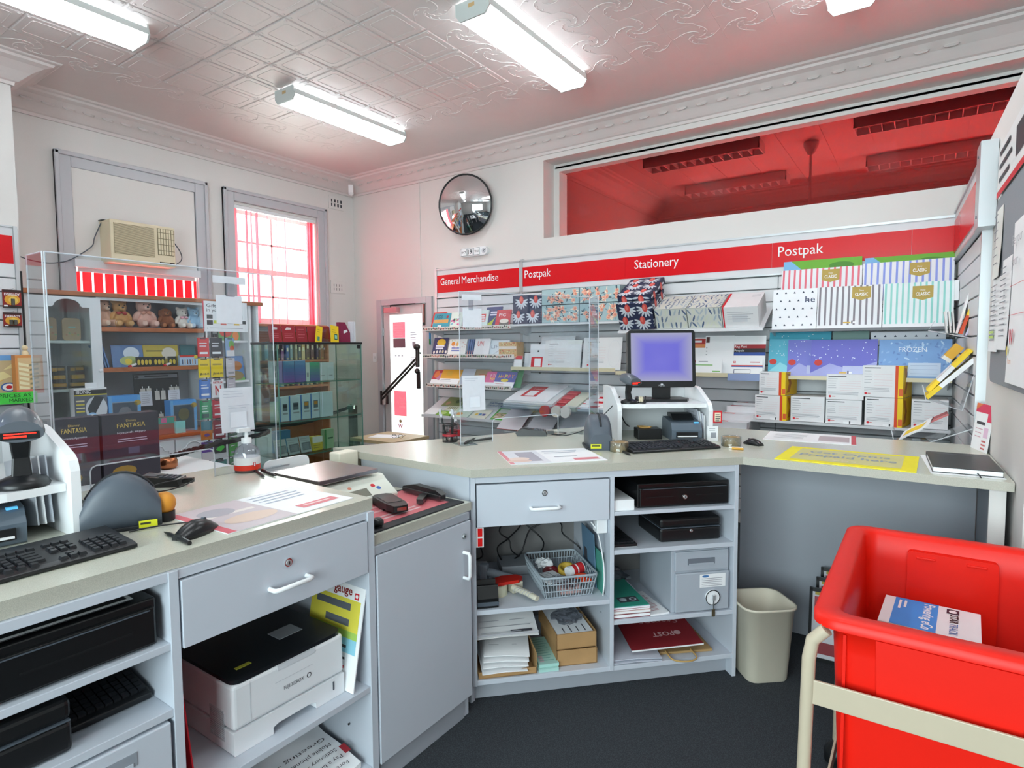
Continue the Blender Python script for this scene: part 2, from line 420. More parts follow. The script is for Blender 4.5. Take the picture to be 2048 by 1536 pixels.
# unlit louvred lights and fan rod in the back room
def louvre_light(x, y, label):
    t = thing('louvre_light', label, 'light', (x, y, 3.6), 0, 'unlit louvred lights')
    b = MB(); b.box((-.62, -.13, -.05), (.62, .13, 0), white_p)
    b.box((-.62, -.13, -.11), (.62, -.118, -.05), white_p); b.box((-.62, .118, -.11), (.62, .13, -.05), white_p)
    b.box((-.62, -.13, -.11), (-.608, .13, -.05), white_p); b.box((.608, -.13, -.11), (.62, .13, -.05), white_p); b.build('housing', t)
    l0 = None
    for i in range(11):
        if l0 is None: l0 = MB().box((-.004, -.118, -.105), (.004, .118, -.05), white_p).build('louvre', t, (-.5+i*.1, 0, 0))
        else: share(l0, t, (-.5+i*.1, 0, 0))
louvre_light(-2.05, 6.62, 'unlit louvred ceiling light behind the opening, nearest the mirror side')
louvre_light(-2.05, 8.05, 'unlit louvred ceiling light deep behind the opening, beside the red wall')
louvre_light(0.02, 6.58, 'unlit louvred ceiling light just above the white partition top')
louvre_light(0.02, 8.02, 'unlit louvred ceiling light deep behind the opening, past the fan rod')
t = thing('ceiling_fan', 'pale ceiling fan with long drop rod behind the high opening', 'fan', (-1.03, 7.0, 3.6))
MB().lathe([(.02, -.13), (.035, -.12), (.075, -.03), (.075, 0)], white_p).build('canopy', t)
MB().cyl((0, 0, -.95), (0, 0, -.1), .013, white_p, n=10).build('rod', t)
MB().lathe([(.03, -1.12), (.11, -1.1), (.12, -1.0), (.05, -.94)], white_p).build('motor', t)
for k in range(3):
    a = R(30+k*120); MB().box((.1, -.06, -1.055), (.62, .06, -1.048), white_p).build('blade', t, rot=(0, 0, a))

# fluorescent fittings of the shop ceiling
tube_m = mat('tube_glow', '#f4fbff', .5, noise=0, emit=TUBE_STRENGTH)
house = mat('fitting_grey', '#c9cfcd', .45, noise=.03)
L0 = []
def strip_light(x, y0, label):
    t = thing('strip_light', label, 'light', (x, y0, CEIL-.012), 0, 'lit fluorescent ceiling lights')
    if L0:
        for s in L0: share(s, t, s.location)
        return
    L = 1.33
    P1 = [(-.115, -.075), (-.1, -.115), (.1, -.115), (.135, -.075)]
    L0.append(MB().prism([(-.13, -.072), (-.1, -.115), (.1, -.115), (.13, -.072)], .02, L-.02, tube_m, 'y').build('diffuser', t))
    b = MB(); b.box((-.135, .012, -.072), (.135, L-.012, -.03), house); L0.append(b.build('housing', t))
    L0.append(MB().box((-.10, .03, -.03), (.10, L-.03, -.012), tube_m).build('upper_lens', t))
    cap = [(-.138, 0), (-.138, -.075), (-.102, -.12), (.102, -.12), (.138, -.075), (.115, 0)]
    for y in (0, L-.014):
        b = MB(); b.prism(cap, y, y+.014, house, 'y')
        if y == 0: b.fr((-.03, 0, -.05)).pr(0, 0, .05, .025, C('#c9a878'))
        L0.append(b.build('end_cap', t))
strip_light(-4.58, 3.22, 'lit fluorescent strip light nearest the back window')
strip_light(-4.58, .75, 'lit fluorescent strip light at the upper picture corner over the toy shelves')
strip_light(-2.45, 3.12, 'lit fluorescent strip light in the middle of the ceiling above the mirror')
strip_light(-.44, 3.14, 'lit fluorescent strip light cut by the top edge above the partition')
strip_light(-2.45, .62, 'lit fluorescent strip light overhead, above the near counter')
strip_light(-.44, .62, 'lit fluorescent strip light overhead, above the trolley')

# small sensor in the ceiling corner
t = thing('ceiling_sensor', 'small white alarm sensor in the ceiling corner', 'sensor', (-6.33, 5.42, 3.55))
MB().box((-.03, -.03, 0), (.03, .03, .1), white_p).build('body', t, rot=R(45)); MB().ell((0, 0, -.005), (.035, .035, .03), white_p).build('lens', t)

# ------------------------------------------------------------------ windows
def trim_frame(name, y0, y1, ztop, zbot, wd_, x=-6.51):
    s = struct(name)
    for nm, a, c in (('stile', (x, y0, zbot), (x+.035, y0+wd_, ztop)), ('stile', (x, y1-wd_, zbot), (x+.035, y1, ztop)), ('head', (x, y0+wd_, ztop-wd_), (x+.035, y1-wd_, ztop))):
        b = MB(); b.box(a, c, trim_grey); 
        if nm == 'stile': b.box((x, a[1]+(.0 if a[1] < (y0+y1)/2 else wd_-.035), zbot), (x+.055, a[1]+(.035 if a[1] < (y0+y1)/2 else wd_), ztop), trim_grey)
        else: b.box((x, y0, ztop-.035), (x+.055, y1, ztop+.004), trim_grey)
        b.build(nm, s, bevel=.006)
    return s
w1 = trim_frame('window_1', 2.16, 3.55, 3.30, 1.70, .13)
MB().box((-6.50, 2.29, 2.33), (-6.488, 3.41, 3.17), wall_white).build('infill_panel', w1)
MB().box((-6.50, 2.27, 2.26), (-6.44, 3.43, 2.335), cabw).build('pelmet', w1, bevel=.004)
MB().box((-6.66, 2.29, 1.7), (-6.655, 3.41, 2.3), glass).build('pane', w1)
bl = thing('vertical_blind', 'short red vertical blind below the air conditioner', 'blind', (-6.50, 0, 0))
MB().box((-.03, 2.31, 2.225), (.0, 3.39, 2.262), cabw).build('head_rail', bl)
v0 = None
for i in range(-1, 12):
    y = 2.385+i*.094
    if v0 is None: v0 = MB().box((0, -.0365, 1.75), (.0015, .0365, 2.225), vane).build('vane', bl, (-.015, y, 0), (0, 0, R(-6)))
    else: share(v0, bl, (-.015, y, 0), (0, 0, R(-6+random.uniform(-5, 5))))
w2 = trim_frame('window_2', 3.73, 5.12, 3.30, 1.70, .13)
MB().box((-6.51, 3.73, 1.70), (-6.42, 5.12, 1.75), trim_grey).build('window_sill', w2)
sash = mat('sash_white', '#e8dcdc', .4)
for nm, a, c in (('stile', (-6.68, 3.86, 1.78), (-6.63, 3.92, 3.14)), ('stile', (-6.68, 4.92, 1.78), (-6.63, 4.98, 3.14)), ('top_rail', (-6.68, 3.92, 3.07), (-6.63, 4.92, 3.14)),
                 ('meeting_rail', (-6.69, 3.92, 2.39), (-6.62, 4.92, 2.45)), ('bottom_rail', (-6.68, 3.92, 1.78), (-6.63, 4.92, 1.86)),
                 ('glazing_bar', (-6.67, 4.41, 1.86), (-6.64, 4.435, 3.07)), ('glazing_bar', (-6.67, 3.92, 2.74), (-6.64, 4.92, 2.765)), ('glazing_bar', (-6.67, 3.92, 2.11), (-6.64, 4.92, 2.135))):
    MB().box(a, c, sash).build(nm, w2)
for y0, y1 in ((3.92, 4.41), (4.435, 4.92)):
    for z0, z1 in ((1.86, 2.11), (2.135, 2.39), (2.45, 2.74), (2.765, 3.07)): MB().box((-6.657, y0, z0), (-6.653, y1, z1), glass).build('pane', w2)
bl = thing('vertical_blind', 'open red vertical blind across the tall side window', 'blind', (-6.53, 0, 0))
MB().box((-.02, 3.87, 3.095), (.03, 4.97, 3.135), cabw).build('head_rail', bl)
v0 = MB().box((-.042, 0, 1.8), (.042, .0015, 3.095), vane_o).build('vane', bl, (0, 3.9, 0), (0, 0, R(-50)))
v1 = MB().box((-.042, 0, 1.8), (.042, .0015, 3.095), vane_m).build('vane', bl, (0, 4.89, 0), (0, 0, R(-70)))
for i, y in enumerate([3.93, 4.03, 4.09, 4.16, 4.3, 4.42, 4.54, 4.66, 4.76, 4.86, 4.93]):
    ang = -34+random.uniform(-7, 7)+(18 if i in (1, 2, 3) else 0)
    if i > 9: ang = -62
    share(v1 if i in (1, 3) or i > 9 else v0, bl, (0, y, 0), (0, 0, R(ang)))
# ground and daylight outside
sbox('ground', [((-12, -3, FLOOR-.12), (-6.8, 14, FLOOR-.02)), ((-6.8, 5.86, FLOOR-.12), (-3.7, 14, FLOOR-.02))], mat('concrete_outside', '#d9d4c2', .8, noise=.15))

# two wall vents beside the window
def vent(name, z, label):
    t = thing('wall_vent', label, 'vent', (-6.51, 5.31, z))
    MB().box((0, -.12, -.085), (.012, .12, .085), wall_white).build('plate', t, bevel=.003)
    for i in range(4):
        for j in range(2):
            if name == 'a': MB().box((.0125, -.085+i*.05, -.05+j*.055), (.014, -.068+i*.05+random.uniform(0, .01), -.01+j*.055), ink).build('slot', t)
            else: MB().box((.0125, -.075+i*.042, -.045+j*.05), (.0135, -.065+i*.042, -.012+j*.05), C('#8d8b8a')).build('slot', t)
vent('a', 3.42, 'white pierced wall vent above the right window corner')
vent('b', 2.31, 'white pierced wall vent low beside the window trim')

# ------------------------------------------------------------------ street door
d = struct('door_1')
for nm, a, c in (('jamb', (-6.05, 5.565, FLOOR), (-5.96, 5.66, 2.13)), ('jamb', (-5.15, 5.565, FLOOR), (-5.06, 5.66, 2.13)), ('head', (-5.96, 5.565, 2.05), (-5.15, 5.66, 2.13))):
    MB().box(a, c, trim_grey).build(nm, d, bevel=.005)
dp = mat('door_paint', '#d6d2d2', .4)
for nm, a, c in (('stile', (-5.955, 5.60, FLOOR+.01), (-5.84, 5.64, 2.045)), ('stile', (-5.26, 5.60, FLOOR+.01), (-5.155, 5.64, 2.045)), ('top_rail', (-5.84, 5.60, 1.925), (-5.26, 5.64, 2.045)), ('bottom_rail', (-5.84, 5.60, FLOOR+.01), (-5.26, 5.64, .12))):
    MB().box(a, c, dp).build(nm, d, bevel=.004)
MB().box((-5.84, 5.622, .12), (-5.26, 5.627, 1.925), glass).build('pane', d)
for z in (1.7, .95, .3): MB().cyl((-5.957, 5.595, z-.05), (-5.957, 5.595, z+.05), .012, alu, n=8).build('hinge', d)
pinkst = sheer('window_sticker_pink', '#f2a4b2', .4)
whtst = sheer('window_sticker_white', '#f2eef4', .5)
def sticker(name, z0, z1, m, label, extra=None):
    b = MB(); b.box((-5.80, 5.6185, z0), (-5.575, 5.6205, z1), m)
    b.fr((-5.80, 5.6185, z0))
    if extra: extra(b)
    b.build(name, label=label, cat='sticker', group=None)
sticker('window_sticker', 1.62, 1.83, pinkst, 'pink window sticker at the top of the street door glass', lambda b: b.lines(.02, .19, .2, 8, .022, .006, C('#f6c2cc')))
sticker('window_sticker', 1.49, 1.615, C('#8a6a74'), 'dark grey window sticker on the street door glass')
sticker('window_sticker', 1.28, 1.485, whtst, 'white window sticker with small marks on the street door', lambda b: [b.pr(.03+i*.06, .1, .06+i*.06, .11, ink) for i in range(3)])
sticker('window_sticker', 1.15, 1.27, whtst, 'lowest small white sticker above the clear door gap')
def _bk(b):
    for i, s in enumerate(('Book', 're-open', 'today')): b.pt(s, .205, .22-i*.055, .035, C('#f7dde2'), al='r')
sticker('window_sticker', .59, .92, pinkst, 'large pink sticker with white words low on the street door', _bk)
def _ws(b):
    b.pt('W', .07, .16, .05, redp, .08, bold=True); b.pr(.06, .02, .15, .05, C('#8f6a70')); b.disc(.11, .25, .025, .02, C('#e8c890'))
sticker('window_sticker', .27, .58, whtst, 'white sticker with red letter mark at the foot of the street door', _ws)
b = MB(); b.box((-5.5, 5.6185, 1.45), (-5.34, 5.6205, 1.72), whtst); b.fr((-5.5, 5.6185, 1.45)).lines(.02, .24, .14, 4, .03, .008, inkl).pr(.05, .06, .11, .12, inkl)
b.build('door_notice', label='small printed notice on the bright street door glass', cat='notice')
b = MB(); b.box((-5.5, 5.6185, 1.22), (-5.34, 5.6205, 1.40), whtst); b.fr((-5.5, 5.6185, 1.22)).lines(.02, .15, .14, 5, .025, .007, inkl); b.build('door_notice', label='faint lower notice on the bright street door glass', cat='notice')
t = thing('door_closer', 'pink door closer box with arm above the street door', 'door closer', (-5.88, 5.60, 1.985))
MB().box((0, -.07, -.035), (.24, 0, .035), mat('closer_pink', '#cf8a90', .4)).build('body', t, bevel=.006)  # closer body coloured pink all over
MB().tube([(.1, -.03, .035), (.12, -.06, .06), (.65, -.02, .07)], .008, black, 6).build('arm', t)
t = thing('door_bolt', 'slim bolt with pull at the street door head', 'bolt', (-5.2, 5.59, 1.9))
MB().box((-.01, -.02, -.12), (.01, 0, .14), mat('bolt_bronze', '#7a6058', .4, .5)).build('plate', t); MB().cyl((0, -.02, -.13), (0, -.02, -.09), .014, blackm).build('knob', t)
t = thing('push_bar', 'dark diagonal twin push bar across the street door', 'door bar', (0, 0, 0))
bz = mat('bronze_bar', '#4a4140', .35, .5)
for k, dz in enumerate((0, -.055)): MB().tube([(-5.9, 5.50, .87+dz), (-5.22, 5.45, 1.36+dz)], .016, bz, 8).build('bar', t)
MB().box((-5.93, 5.49, .74), (-5.89, 5.6, .92), bz).build('pivot_plate', t)
b = MB(); b.cyl((-5.2, 5.45, 1.25), (-5.2, 5.45, 1.52), .026, bz); b.ell((-5.2, 5.44, 1.5), (.05, .04, .04), bz); b.ell((-5.2, 5.44, 1.2), (.035, .035, .035), bz); b.build('lock_case', t)
MB().box((-5.215, 5.44, .98), (-5.175, 5.47, 1.19), bz).build('lower_plate', t)
MB().box((-5.36, 5.605, 1.41), (-5.29, 5.615, 1.435), black).build('lock_plate', d)
MB().box((-5.1, 5.555, 1.53), (-5.075, 5.565, 1.68), C('#2f7fb4')).fr((-5.1, 5.555, 1.53)).pr(0, 0, .025, .07, C('#2c7a3a')).build('tag_strip', label='narrow blue and green tag on the door jamb', cat='tag')
b = MB(); b.box((-6.16, 5.588, 1.3), (-6.09, 5.6, 1.42), white_p); b.box((-6.135, 5.582, 1.34), (-6.115, 5.588, 1.38), offw)
b.build('light_switch', label='white light switch on the wall left of the street door', cat='switch')
b = MB(); b.box((-5.275, 5.592, 2.13), (-5.255, 5.6, 3.55), wall_white); b.build('conduit', label='white painted conduit running up the wall above the door', cat='conduit')
# ================================================================== back wall: mirror, date display, slat wall, signs
t = thing('convex_mirror', 'round convex security mirror with black rim on the back wall', 'mirror', (-4.42, 5.46, 3.14))
t.rotation_euler = (R(90+6), 0, R(13))
rings = []; Rm, bul = .335, .10
prof = [(Rm*k/8, bul*(1-(k/8)**2)) for k in range(9)]
MB().lathe([(max(r, .002), z) for r, z in prof[::-1]], mat('mirror_silver', '#e8ecef', .02, 1, noise=0), n=36).build('mirror_dome', t)
MB().tube([(Rm*math.cos(R(a)), Rm*math.sin(R(a)), 0) for a in range(0, 360, 10)], .011, black, 8, closed=True).build('rim', t)
MB().cyl((0, 0, -.1), (0, 0, 0), .05, black).build('bracket', t)
t = thing('date_display', 'white perpetual date display reading 19 under the mirror', 'date display', (-4.38, 5.6, 2.61))
b = MB(); b.prism(rrect(.4, .1, .045, 5), -.05, 0, white_p, 'y'); b.build('case', t)
for x, w, s, h in ((-.13, .085, 'OCT', .022), (-.035, .085, '19', .05), (.062, .085, 'THU', .022)):
    b = MB(); b.box((x-w/2, -.062, -.042), (x+w/2, -.05, .042), white); b.fr((x-w/2, -.062, -.042)); b.pr(0, 0, w, .003, ink).pr(0, .081, w, .084, ink).pr(0, 0, .003, .084, ink).pr(w-.003, 0, w, .084, ink)
    b.pt(s, w/2, .042-h/2, h, ink, al='c', bold=True); b.build('date_card', t)
b = MB(); b.lathe([(.035, -.05), (.035, -.06)], white_p); b = MB(); b.fr((.10, -.0505, -.04)); b.disc(.06, .04, .033, .033, C('#c9ccd2')); b.pp([(.03, .03), (.09, .05), (.085, .06)], ink, .001).pp([(.05, .07), (.06, .02), (.067, .02)], ink, .001); b.build('star_mark', t)

slatB = struct('wall_slat_back'); SP = .11
bays = [(-4.95, -3.705), (-3.695, -1.05), (-1.045, .2)]
for x0, x1 in bays:
    MB().box((x0, 5.575, .0), (x1, 5.598, 2.11), slat_gap).build('backing', slatB)
    s0 = None; n = 0; z = .0
    while z < 2.09:
        if s0 is None: s0 = MB().box((x0, -.016, .004), (x1, .012, SP-.006), slat_grey).build('slat', slatB, (0, 5.566, z), bevel=.003)
        else: share(s0, slatB, (0, 5.566, z))
        z += SP
for x in (-4.965, -3.70, .205): MB().box((x-.015, 5.54, .0), (x+.015, 5.6, 2.46), alu).build('upright', slatB)
for z in (.55, .9, 1.2, 1.52, 1.6): MB().box((-3.47, 5.546, z), (-3.455, 5.552, z+.015), black).build('peg_hole', slatB)
def sign_board(name, x0, x1, label, words, joints=()):
    t = thing(name, label, 'sign')
    MB().box((x0, 5.545, 2.10), (x1, 5.58, 2.44), mat('sign_ground', '#d5d6da', .4)).build('backboard', t)
    b = MB(); b.box((x0, 5.535, 2.43), (x1, 5.58, 2.448), alu); b.box((x0, 5.535, 2.095), (x1, 5.58, 2.108), alu); b.box((x0, 5.535, 2.1), (x0+.012, 5.58, 2.44), alu); b.box((x1-.012, 5.535, 2.1), (x1, 5.58, 2.44), alu); b.build('frame', t)
    xs = [x0+.012]+list(joints)+[x1-.012]
    for a, c in zip(xs, xs[1:]): MB().box((a+.001, 5.540, 2.16), (c-.001, 5.545, 2.37), red).build('red_panel', t)
    for s, x, w in words:
        b = MB(); b.fr((x, 5.540, 2.25)).pt(s, 0, 0, .085, white, w, .0015); b.build('lettering', t)
sign_board('sign_board', -4.95, -3.71, 'red and white sign reading General Merchandise', [('General', -4.88, .305), ('Merchandise', -4.545, .535)])
sign_board('sign_board', -3.69, .2, 'long red and white sign with Stationery in its middle', [('Postpak', -3.65, .335), ('Stationery', -2.36, .44), ('Postpak', -1.05, .345)], (-2.46, -1.10, -.1))

# shelves on the slat wall
def shelf(label, x0, x1, yf, zf, zb=None, lip=.045, lipm=None, deco=False, m=None, bracket=True):
    zb = zf if zb is None else zb; m = m or slat_grey
    t = thing('wall_shelf', label, 'shelf')
    b = MB(); b.add([(x0, yf, zf), (x1, yf, zf), (x1, 5.548, zb), (x0, 5.548, zb), (x0, yf, zf-.014), (x1, yf, zf-.014), (x1, 5.548, zb-.014), (x0, 5.548, zb-.014)],
        [(0, 1, 2, 3), (7, 6, 5, 4), (0, 4, 5, 1), (1, 5, 6, 2), (2, 6, 7, 3), (3, 7, 4, 0)], m); b.build('board', t)
    if lip:
        b = MB(); b.box((x0, yf-.006, zf-.014), (x1, yf, zf-.014+lip), lipm or m)
        if deco:
            b.fr((x0, yf-.006, zf-.014)); rr = random.Random(int(zf*100)); cs = [C('#a8524a'), C('#4c4640'), C('#d08a7a'), C('#6d7c58'), C('#3c3c44')]
            x = .015
            while x < x1-x0-.02:
                b.disc(x, lip*.5+rr.uniform(-.006, .006), .0135, .0095, rr.choice(cs), n=6, a=rr.random()*3); x += .026
        b.build('ticket_strip', t)
    if bracket:
        for x in (x0+.01, x1-.016):
            b = MB(); b.prism([(yf+.03, zf-.014), (5.549, zb-.014), (5.549, zb-.09)], x, x+.006, m, 'x'); b.build('bracket', t)
    return t
fl = mat('lip_floral_ground', '#e6ddd6', .4)
shelf('top merchandise shelf with floral edge strip', -4.86, -3.60, 5.19, 1.70, deco=True, lipm=fl)
shelf('second merchandise shelf with floral edge strip', -4.86, -3.56, 5.19, 1.385, deco=True, lipm=fl)
shelf('third merchandise shelf, sloping, with floral edge strip', -4.82, -3.60, 5.19, 1.045, 1.10, deco=True, lipm=fl)
shelf('lowest merchandise shelf, steeply sloping, under the green books', -4.88, -3.62, 5.17, .69, .88, .03)
shelf('grey shelf under the patterned gift boxes', -3.59, -2.36, 5.19, 1.725, lip=.02)
shelf('grey sloping shelf under the striped gift boxes', -2.355, -1.08, 5.15, 1.628, 1.83, lip=.02)
shelf('cream-lipped shelf holding white satchels behind the screen', -3.60, -2.40, 5.19, 1.265, lipm=cream, lip=.035)
shelf('cream-lipped shelf holding envelopes behind the monitor', -2.395, -1.08, 5.19, 1.24, lipm=cream, lip=.035)
shelf('dark-edged shelf under the striped cartoon-style satchels', -1.04, .17, 5.19, 1.615, lip=.02, lipm=C('#77787c'))
shelf('shelf under the blue satchels', -1.04, .17, 5.19, 1.235, lipm=cream, lip=.03)
shelf('lowest right shelf carrying the yellow and white cartons', -1.15, .17, 5.10, .888, lip=.02)
shelf('low shelf with stacked white boxes beside the monitor', -1.9, -1.16, 4.96, .82, lip=.02)

# ------------------------------------------------------------------ books and cards
def lean(name, label, cat, x0, x1, zf, h, m, deco=None, yf=5.21, tilt=12, th=.012, group=None, pages=True, skew=0):
    """a flat article leaning back on a shelf: front foot at yf, zf"""
    w = x1-x0; b = MB()
    if pages:
        b.box((0, 0, 0), (w, th*.18, h), m); b.box((.002, th*.18, .002), (w-.003, th*.82, h-.002), white); b.box((0, th*.82, 0), (w, th, h), m); b.box((0, th*.18, 0), (.003, th*.82, h), m)
    else: b.box((0, 0, 0), (w, th, h), m)
    b.fr((0, 0, 0))
    if deco: deco(b, w, h)
    return b.build(name, loc=(x0, yf, zf), rot=(R(-tilt), R(skew), 0), label=label, cat=cat, group=group)
def d_teal(b, w, h):
    b.pr(.01, h*.38, w-.02, h*.6, C('#d9a45c')); b.pt('KIDS', .04, h*.68, .04, C('#24506a'), .09, bold=True); b.disc(w-.045, h*.76, .018, .018, C('#a83040')); b.pr(.08, .01, .14, .05, white)
def d_red8(b, w, h): b.disc(.05, h*.3, .03, .035, C('#f0b8a8')); b.pt('8', .03, h*.22, .05, white)
def d_flor(b, w, h):
    for i in range(12): b.disc(random.uniform(.02, w-.02), random.uniform(.03, h-.02), .012, .02, random.choice([C('#7fb4c8'), C('#d86a9a'), C('#3c3c50'), C('#a8c898')]), a=random.random()*3)
def d_navy(b, w, h):
    b.pp([(.02, .01), (.1, .01), (w*.6, h*.4), (w*.8, h*.62), (w*.5, h*.36), (.05, .05)], C('#b8c83c')); b.lines(w*.3, h*.78, w*.85, 2, .03, .018, C('#e8e0f0'))
def d_pig(b, w, h):
    b.pt('PIG', .035, h*.62, .035, white, .09); b.disc(w*.62, h*.2, .065, .055, C('#6d6660')); b.disc(w*.6, h*.36, .06, .025, C('#e8dcd0'))
lean('book', 'red octagonal children’s book at the far left of the top shelf', 'book', -4.80, -4.60, 1.705, .215, C('#cf3328'), d_red8, yf=5.25, tilt=20)
lean('book', 'teal children’s book with orange band on the top shelf', 'book', -4.74, -4.49, 1.705, .195, C('#3c9cae'), d_teal, tilt=20, th=.022)
lean('card_pack', 'pale floral card pack beside the teal book', 'card pack', -4.47, -4.30, 1.705, .195, C('#dfeae2'), d_flor, tilt=16)
lean('book', 'pale green book with red title block behind the screen note', 'book', -4.12, -3.94, 1.705, .205, C('#d4e4e0'), lambda b, w, h: b.pr(.08, h*.35, .15, h*.78, C('#d84a4a')).lines(.085, h*.7, .145, 3, .025, .012, white, .001), tilt=16)
lean('book', 'dark blue book with yellow-green swoosh on the top shelf', 'book', -3.99, -3.78, 1.705, .24, C('#3a4478'), d_navy, yf=5.225, tilt=18)
lean('book', 'red picture book titled PIG on the top shelf', 'book', -3.83, -3.64, 1.705, .2, C('#d23c44'), d_pig, tilt=18)
def d_moon(b, w, h):
    b.disc(w*.55, h*.74, w*.3, h*.2, C('#e0b428')); b.pr(w*.1, h*.45, w*.9, h*.62, C('#2c2a62')); b.lines(w*.2, h*.6, w*.85, 2, .03, .02, C('#e8e6f0'))
    for i in range(5): b.disc(.03+i*.045, .04+random.random()*.02, .014, .02, random.choice([C('#e8e0d8'), C('#c84838'), C('#d8c8a0')]))
def d_bee(b, w, h):
    b.disc(.065, h*.72, .028, .026, C('#e08a2c')).disc(.125, h*.7, .02, .022, C('#e8a860')); b.lines(.05, h*.52, .19, 2, .03, .016, C('#7a86c4'))
    for i in range(14): b.disc(random.uniform(.02, w-.02), random.uniform(.1, h-.01), .008, .008, random.choice([C('#b8cc98'), C('#e0b0a8'), C('#a8c4d8')]), n=8)
lean('book', 'navy picture book with yellow moon on the second shelf', 'book', -4.75, -4.53, 1.39, .225, C('#2e3160'), d_moon, tilt=16)
lean('book', 'white picture book with orange title on the second shelf', 'book', -4.51, -4.25, 1.39, .205, C('#eceae6'), d_bee, tilt=16, th=.02)
for i in range(3): lean('book', 'thin blue book standing edge-on, %s' % ['next to the orange-titled book', 'middle of the three', 'next to the UN book'][i], 'book', -4.225+i*.03, -4.205+i*.03, 1.39, .2, C('#56719e'), lambda b, w, h: b.pr(.004, .02, .016, .07, C('#d88a70')), th=.09, tilt=14, group='thin blue books', pages=False)
lean('book', 'white book with red letters UN on the second shelf', 'book', -4.13, -3.92, 1.39, .205, C('#e4e4e6'), lambda b, w, h: b.pt('UN', .04, h*.58, .06, C('#d05858'), .085), tilt=16)
lean('book', 'pale blue and white book titled LIFE on the second shelf', 'book', -3.93, -3.68, 1.39, .185, C('#dfe8ee'), lambda b, w, h: b.pt('LIFE', .02, h*.5, .04, C('#8494a8'), .13).pp([(.03, .01), (.2, .1), (.2, .12)], C('#b8bcc4')), yf=5.235, tilt=16)
b = MB(); b.box((-3.78, 5.22, 1.386), (-3.55, 5.36, 1.545), C('#d8b078')); b.fr((-3.78, 5.22, 1.386))
for i in range(60): b.disc(random.uniform(.01, .22), random.choice([random.uniform(.01, .075), random.uniform(.125, .155)]), .007, .006, random.choice([C('#c8584a'), C('#e8d8a8'), C('#8a9a5a')]), n=6)
b.pr(0, .085, .23, .115, C('#ece0d4')); b.build('note_box', label='tan patterned note box at the end of the second shelf', cat='box')
def d_yel(b, w, h): b.pr(.0, .0, w, h*.42, white, .0007).pr(.08, h*.6, .16, h*.9, C('#d8a838')).lines(.02, h*.35, .2, 2, .02, .006, inkl)
lean('card', 'red and purple greeting card at the left of the third shelf', 'card', -4.79, -4.60, 1.06, .2, C('#b8303c'), lambda b, w, h: b.pr(0, 0, w, h*.35, white).disc(w*.6, h*.55, .05, .05, C('#c07a9c')).disc(w*.3, h*.7, .04, .05, C('#e0763a')), tilt=34)
lean('card', 'orange-yellow greeting card with white foot on the third shelf', 'card', -4.66, -4.36, 1.06, .21, C('#e2a62c'), d_yel, yf=5.205, tilt=34)
lean('card', 'pale blue-grey greeting card half hidden by the hanging note', 'card', -4.36, -4.18, 1.06, .22, C('#c8ccd8'), yf=5.22, tilt=32)
lean('card', 'brown kraft greeting card on the third shelf', 'card', -4.20, -3.97, 1.06, .215, C('#b49878'), lambda b, w, h: b.lines(.08, h*.7, .2, 2, .03, .018, C('#c86a48')), yf=5.23, tilt=32)
lean('card', 'pink greeting card with yellow letters on the third shelf', 'card', -4.0, -3.84, 1.055, .2, C('#e06a9a'), lambda b, w, h: b.pt('P TO', .06, h*.66, .03, white, .09).pt('HAP', .07, h*.45, .035, C('#f2d040'), .09, bold=True).pr(0, 0, w, h*.3, white), yf=5.205, tilt=33)
lean('card', 'blue greeting card with the word HAPPY on the third shelf', 'card', -3.86, -3.59, 1.055, .2, C('#5560a8'), lambda b, w, h: [b.pt(ch, .04+i*.042, h*.62, .04, c, .036, bold=True) for i, (ch, c) in enumerate(zip('HAPPY', (C('#f2b830'), C('#e86848'), C('#f2d848'), C('#e86888'), C('#f2b830'))))] and b.disc(w*.5, h*.46, .05, .02, C('#e0c83c')).pr(0, 0, w, h*.36, white).lines(.03, h*.25, .15, 2, .025, .006, C('#d88a8a')), yf=5.195, tilt=33)
lean('card', 'green card envelope at the right end of the third shelf', 'card', -3.68, -3.52, 1.06, .2, C('#3c8a5a'), yf=5.24, tilt=24)
def flatbook(label, x0, x1, yf, d, m, deco=None, cat='book', th=.012, rz=0):
    """lying on the lowest sloping shelf"""
    sl = math.atan2(.19, .378); b = MB(); w = x1-x0; b.box((0, 0, 0), (w, d, th), m); b.box((.002, -.001, .002), (w-.002, 0, th-.002), white)
    b.fr((0, 0, th), (1, 0, 0), (0, 1, 0))
    if deco: deco(b, w, d)
    b.build('book' if cat == 'book' else 'leaflet', loc=(x0, yf, .693+(yf-5.17)*.5), rot=(sl, 0, R(rz)), label=label, cat=cat)
flatbook('white pamphlet at the left end of the lowest book shelf', -4.86, -4.68, 5.19, .13, white, cat='leaflet')
flatbook('olive farm picture book at the back of the lowest book shelf', -4.74, -4.46, 5.36, .2, C('#8a9460'), lambda b, w, d: b.disc(w*.7, d*.6, .04, .05, C('#5c6a44')).disc(w*.25, d*.3, .03, .04, C('#b89878')))
flatbook('cream picture book with dark stripes on the lowest book shelf', -4.62, -4.42, 5.28, .1, C('#d8dcc8'), lambda b, w, d: [b.pr(.03+i*.03, .02, .04+i*.03, .08, C('#7c8a60')) for i in range(5)])
flatbook('bright green picture book beside the pamphlet', -4.67, -4.46, 5.18, .1, C('#7aa838'), lambda b, w, d: b.disc(w*.4, d*.5, .05, .03, C('#b8d080')))
flatbook('pale teal children’s workbook on the lowest shelf', -4.43, -4.20, 5.175, .19, C('#c8dccc'), lambda b, w, d: b.disc(w*.35, d*.35, .05, .03, C('#d8a060')).pr(.03, d*.62, .2, d*.8, white))
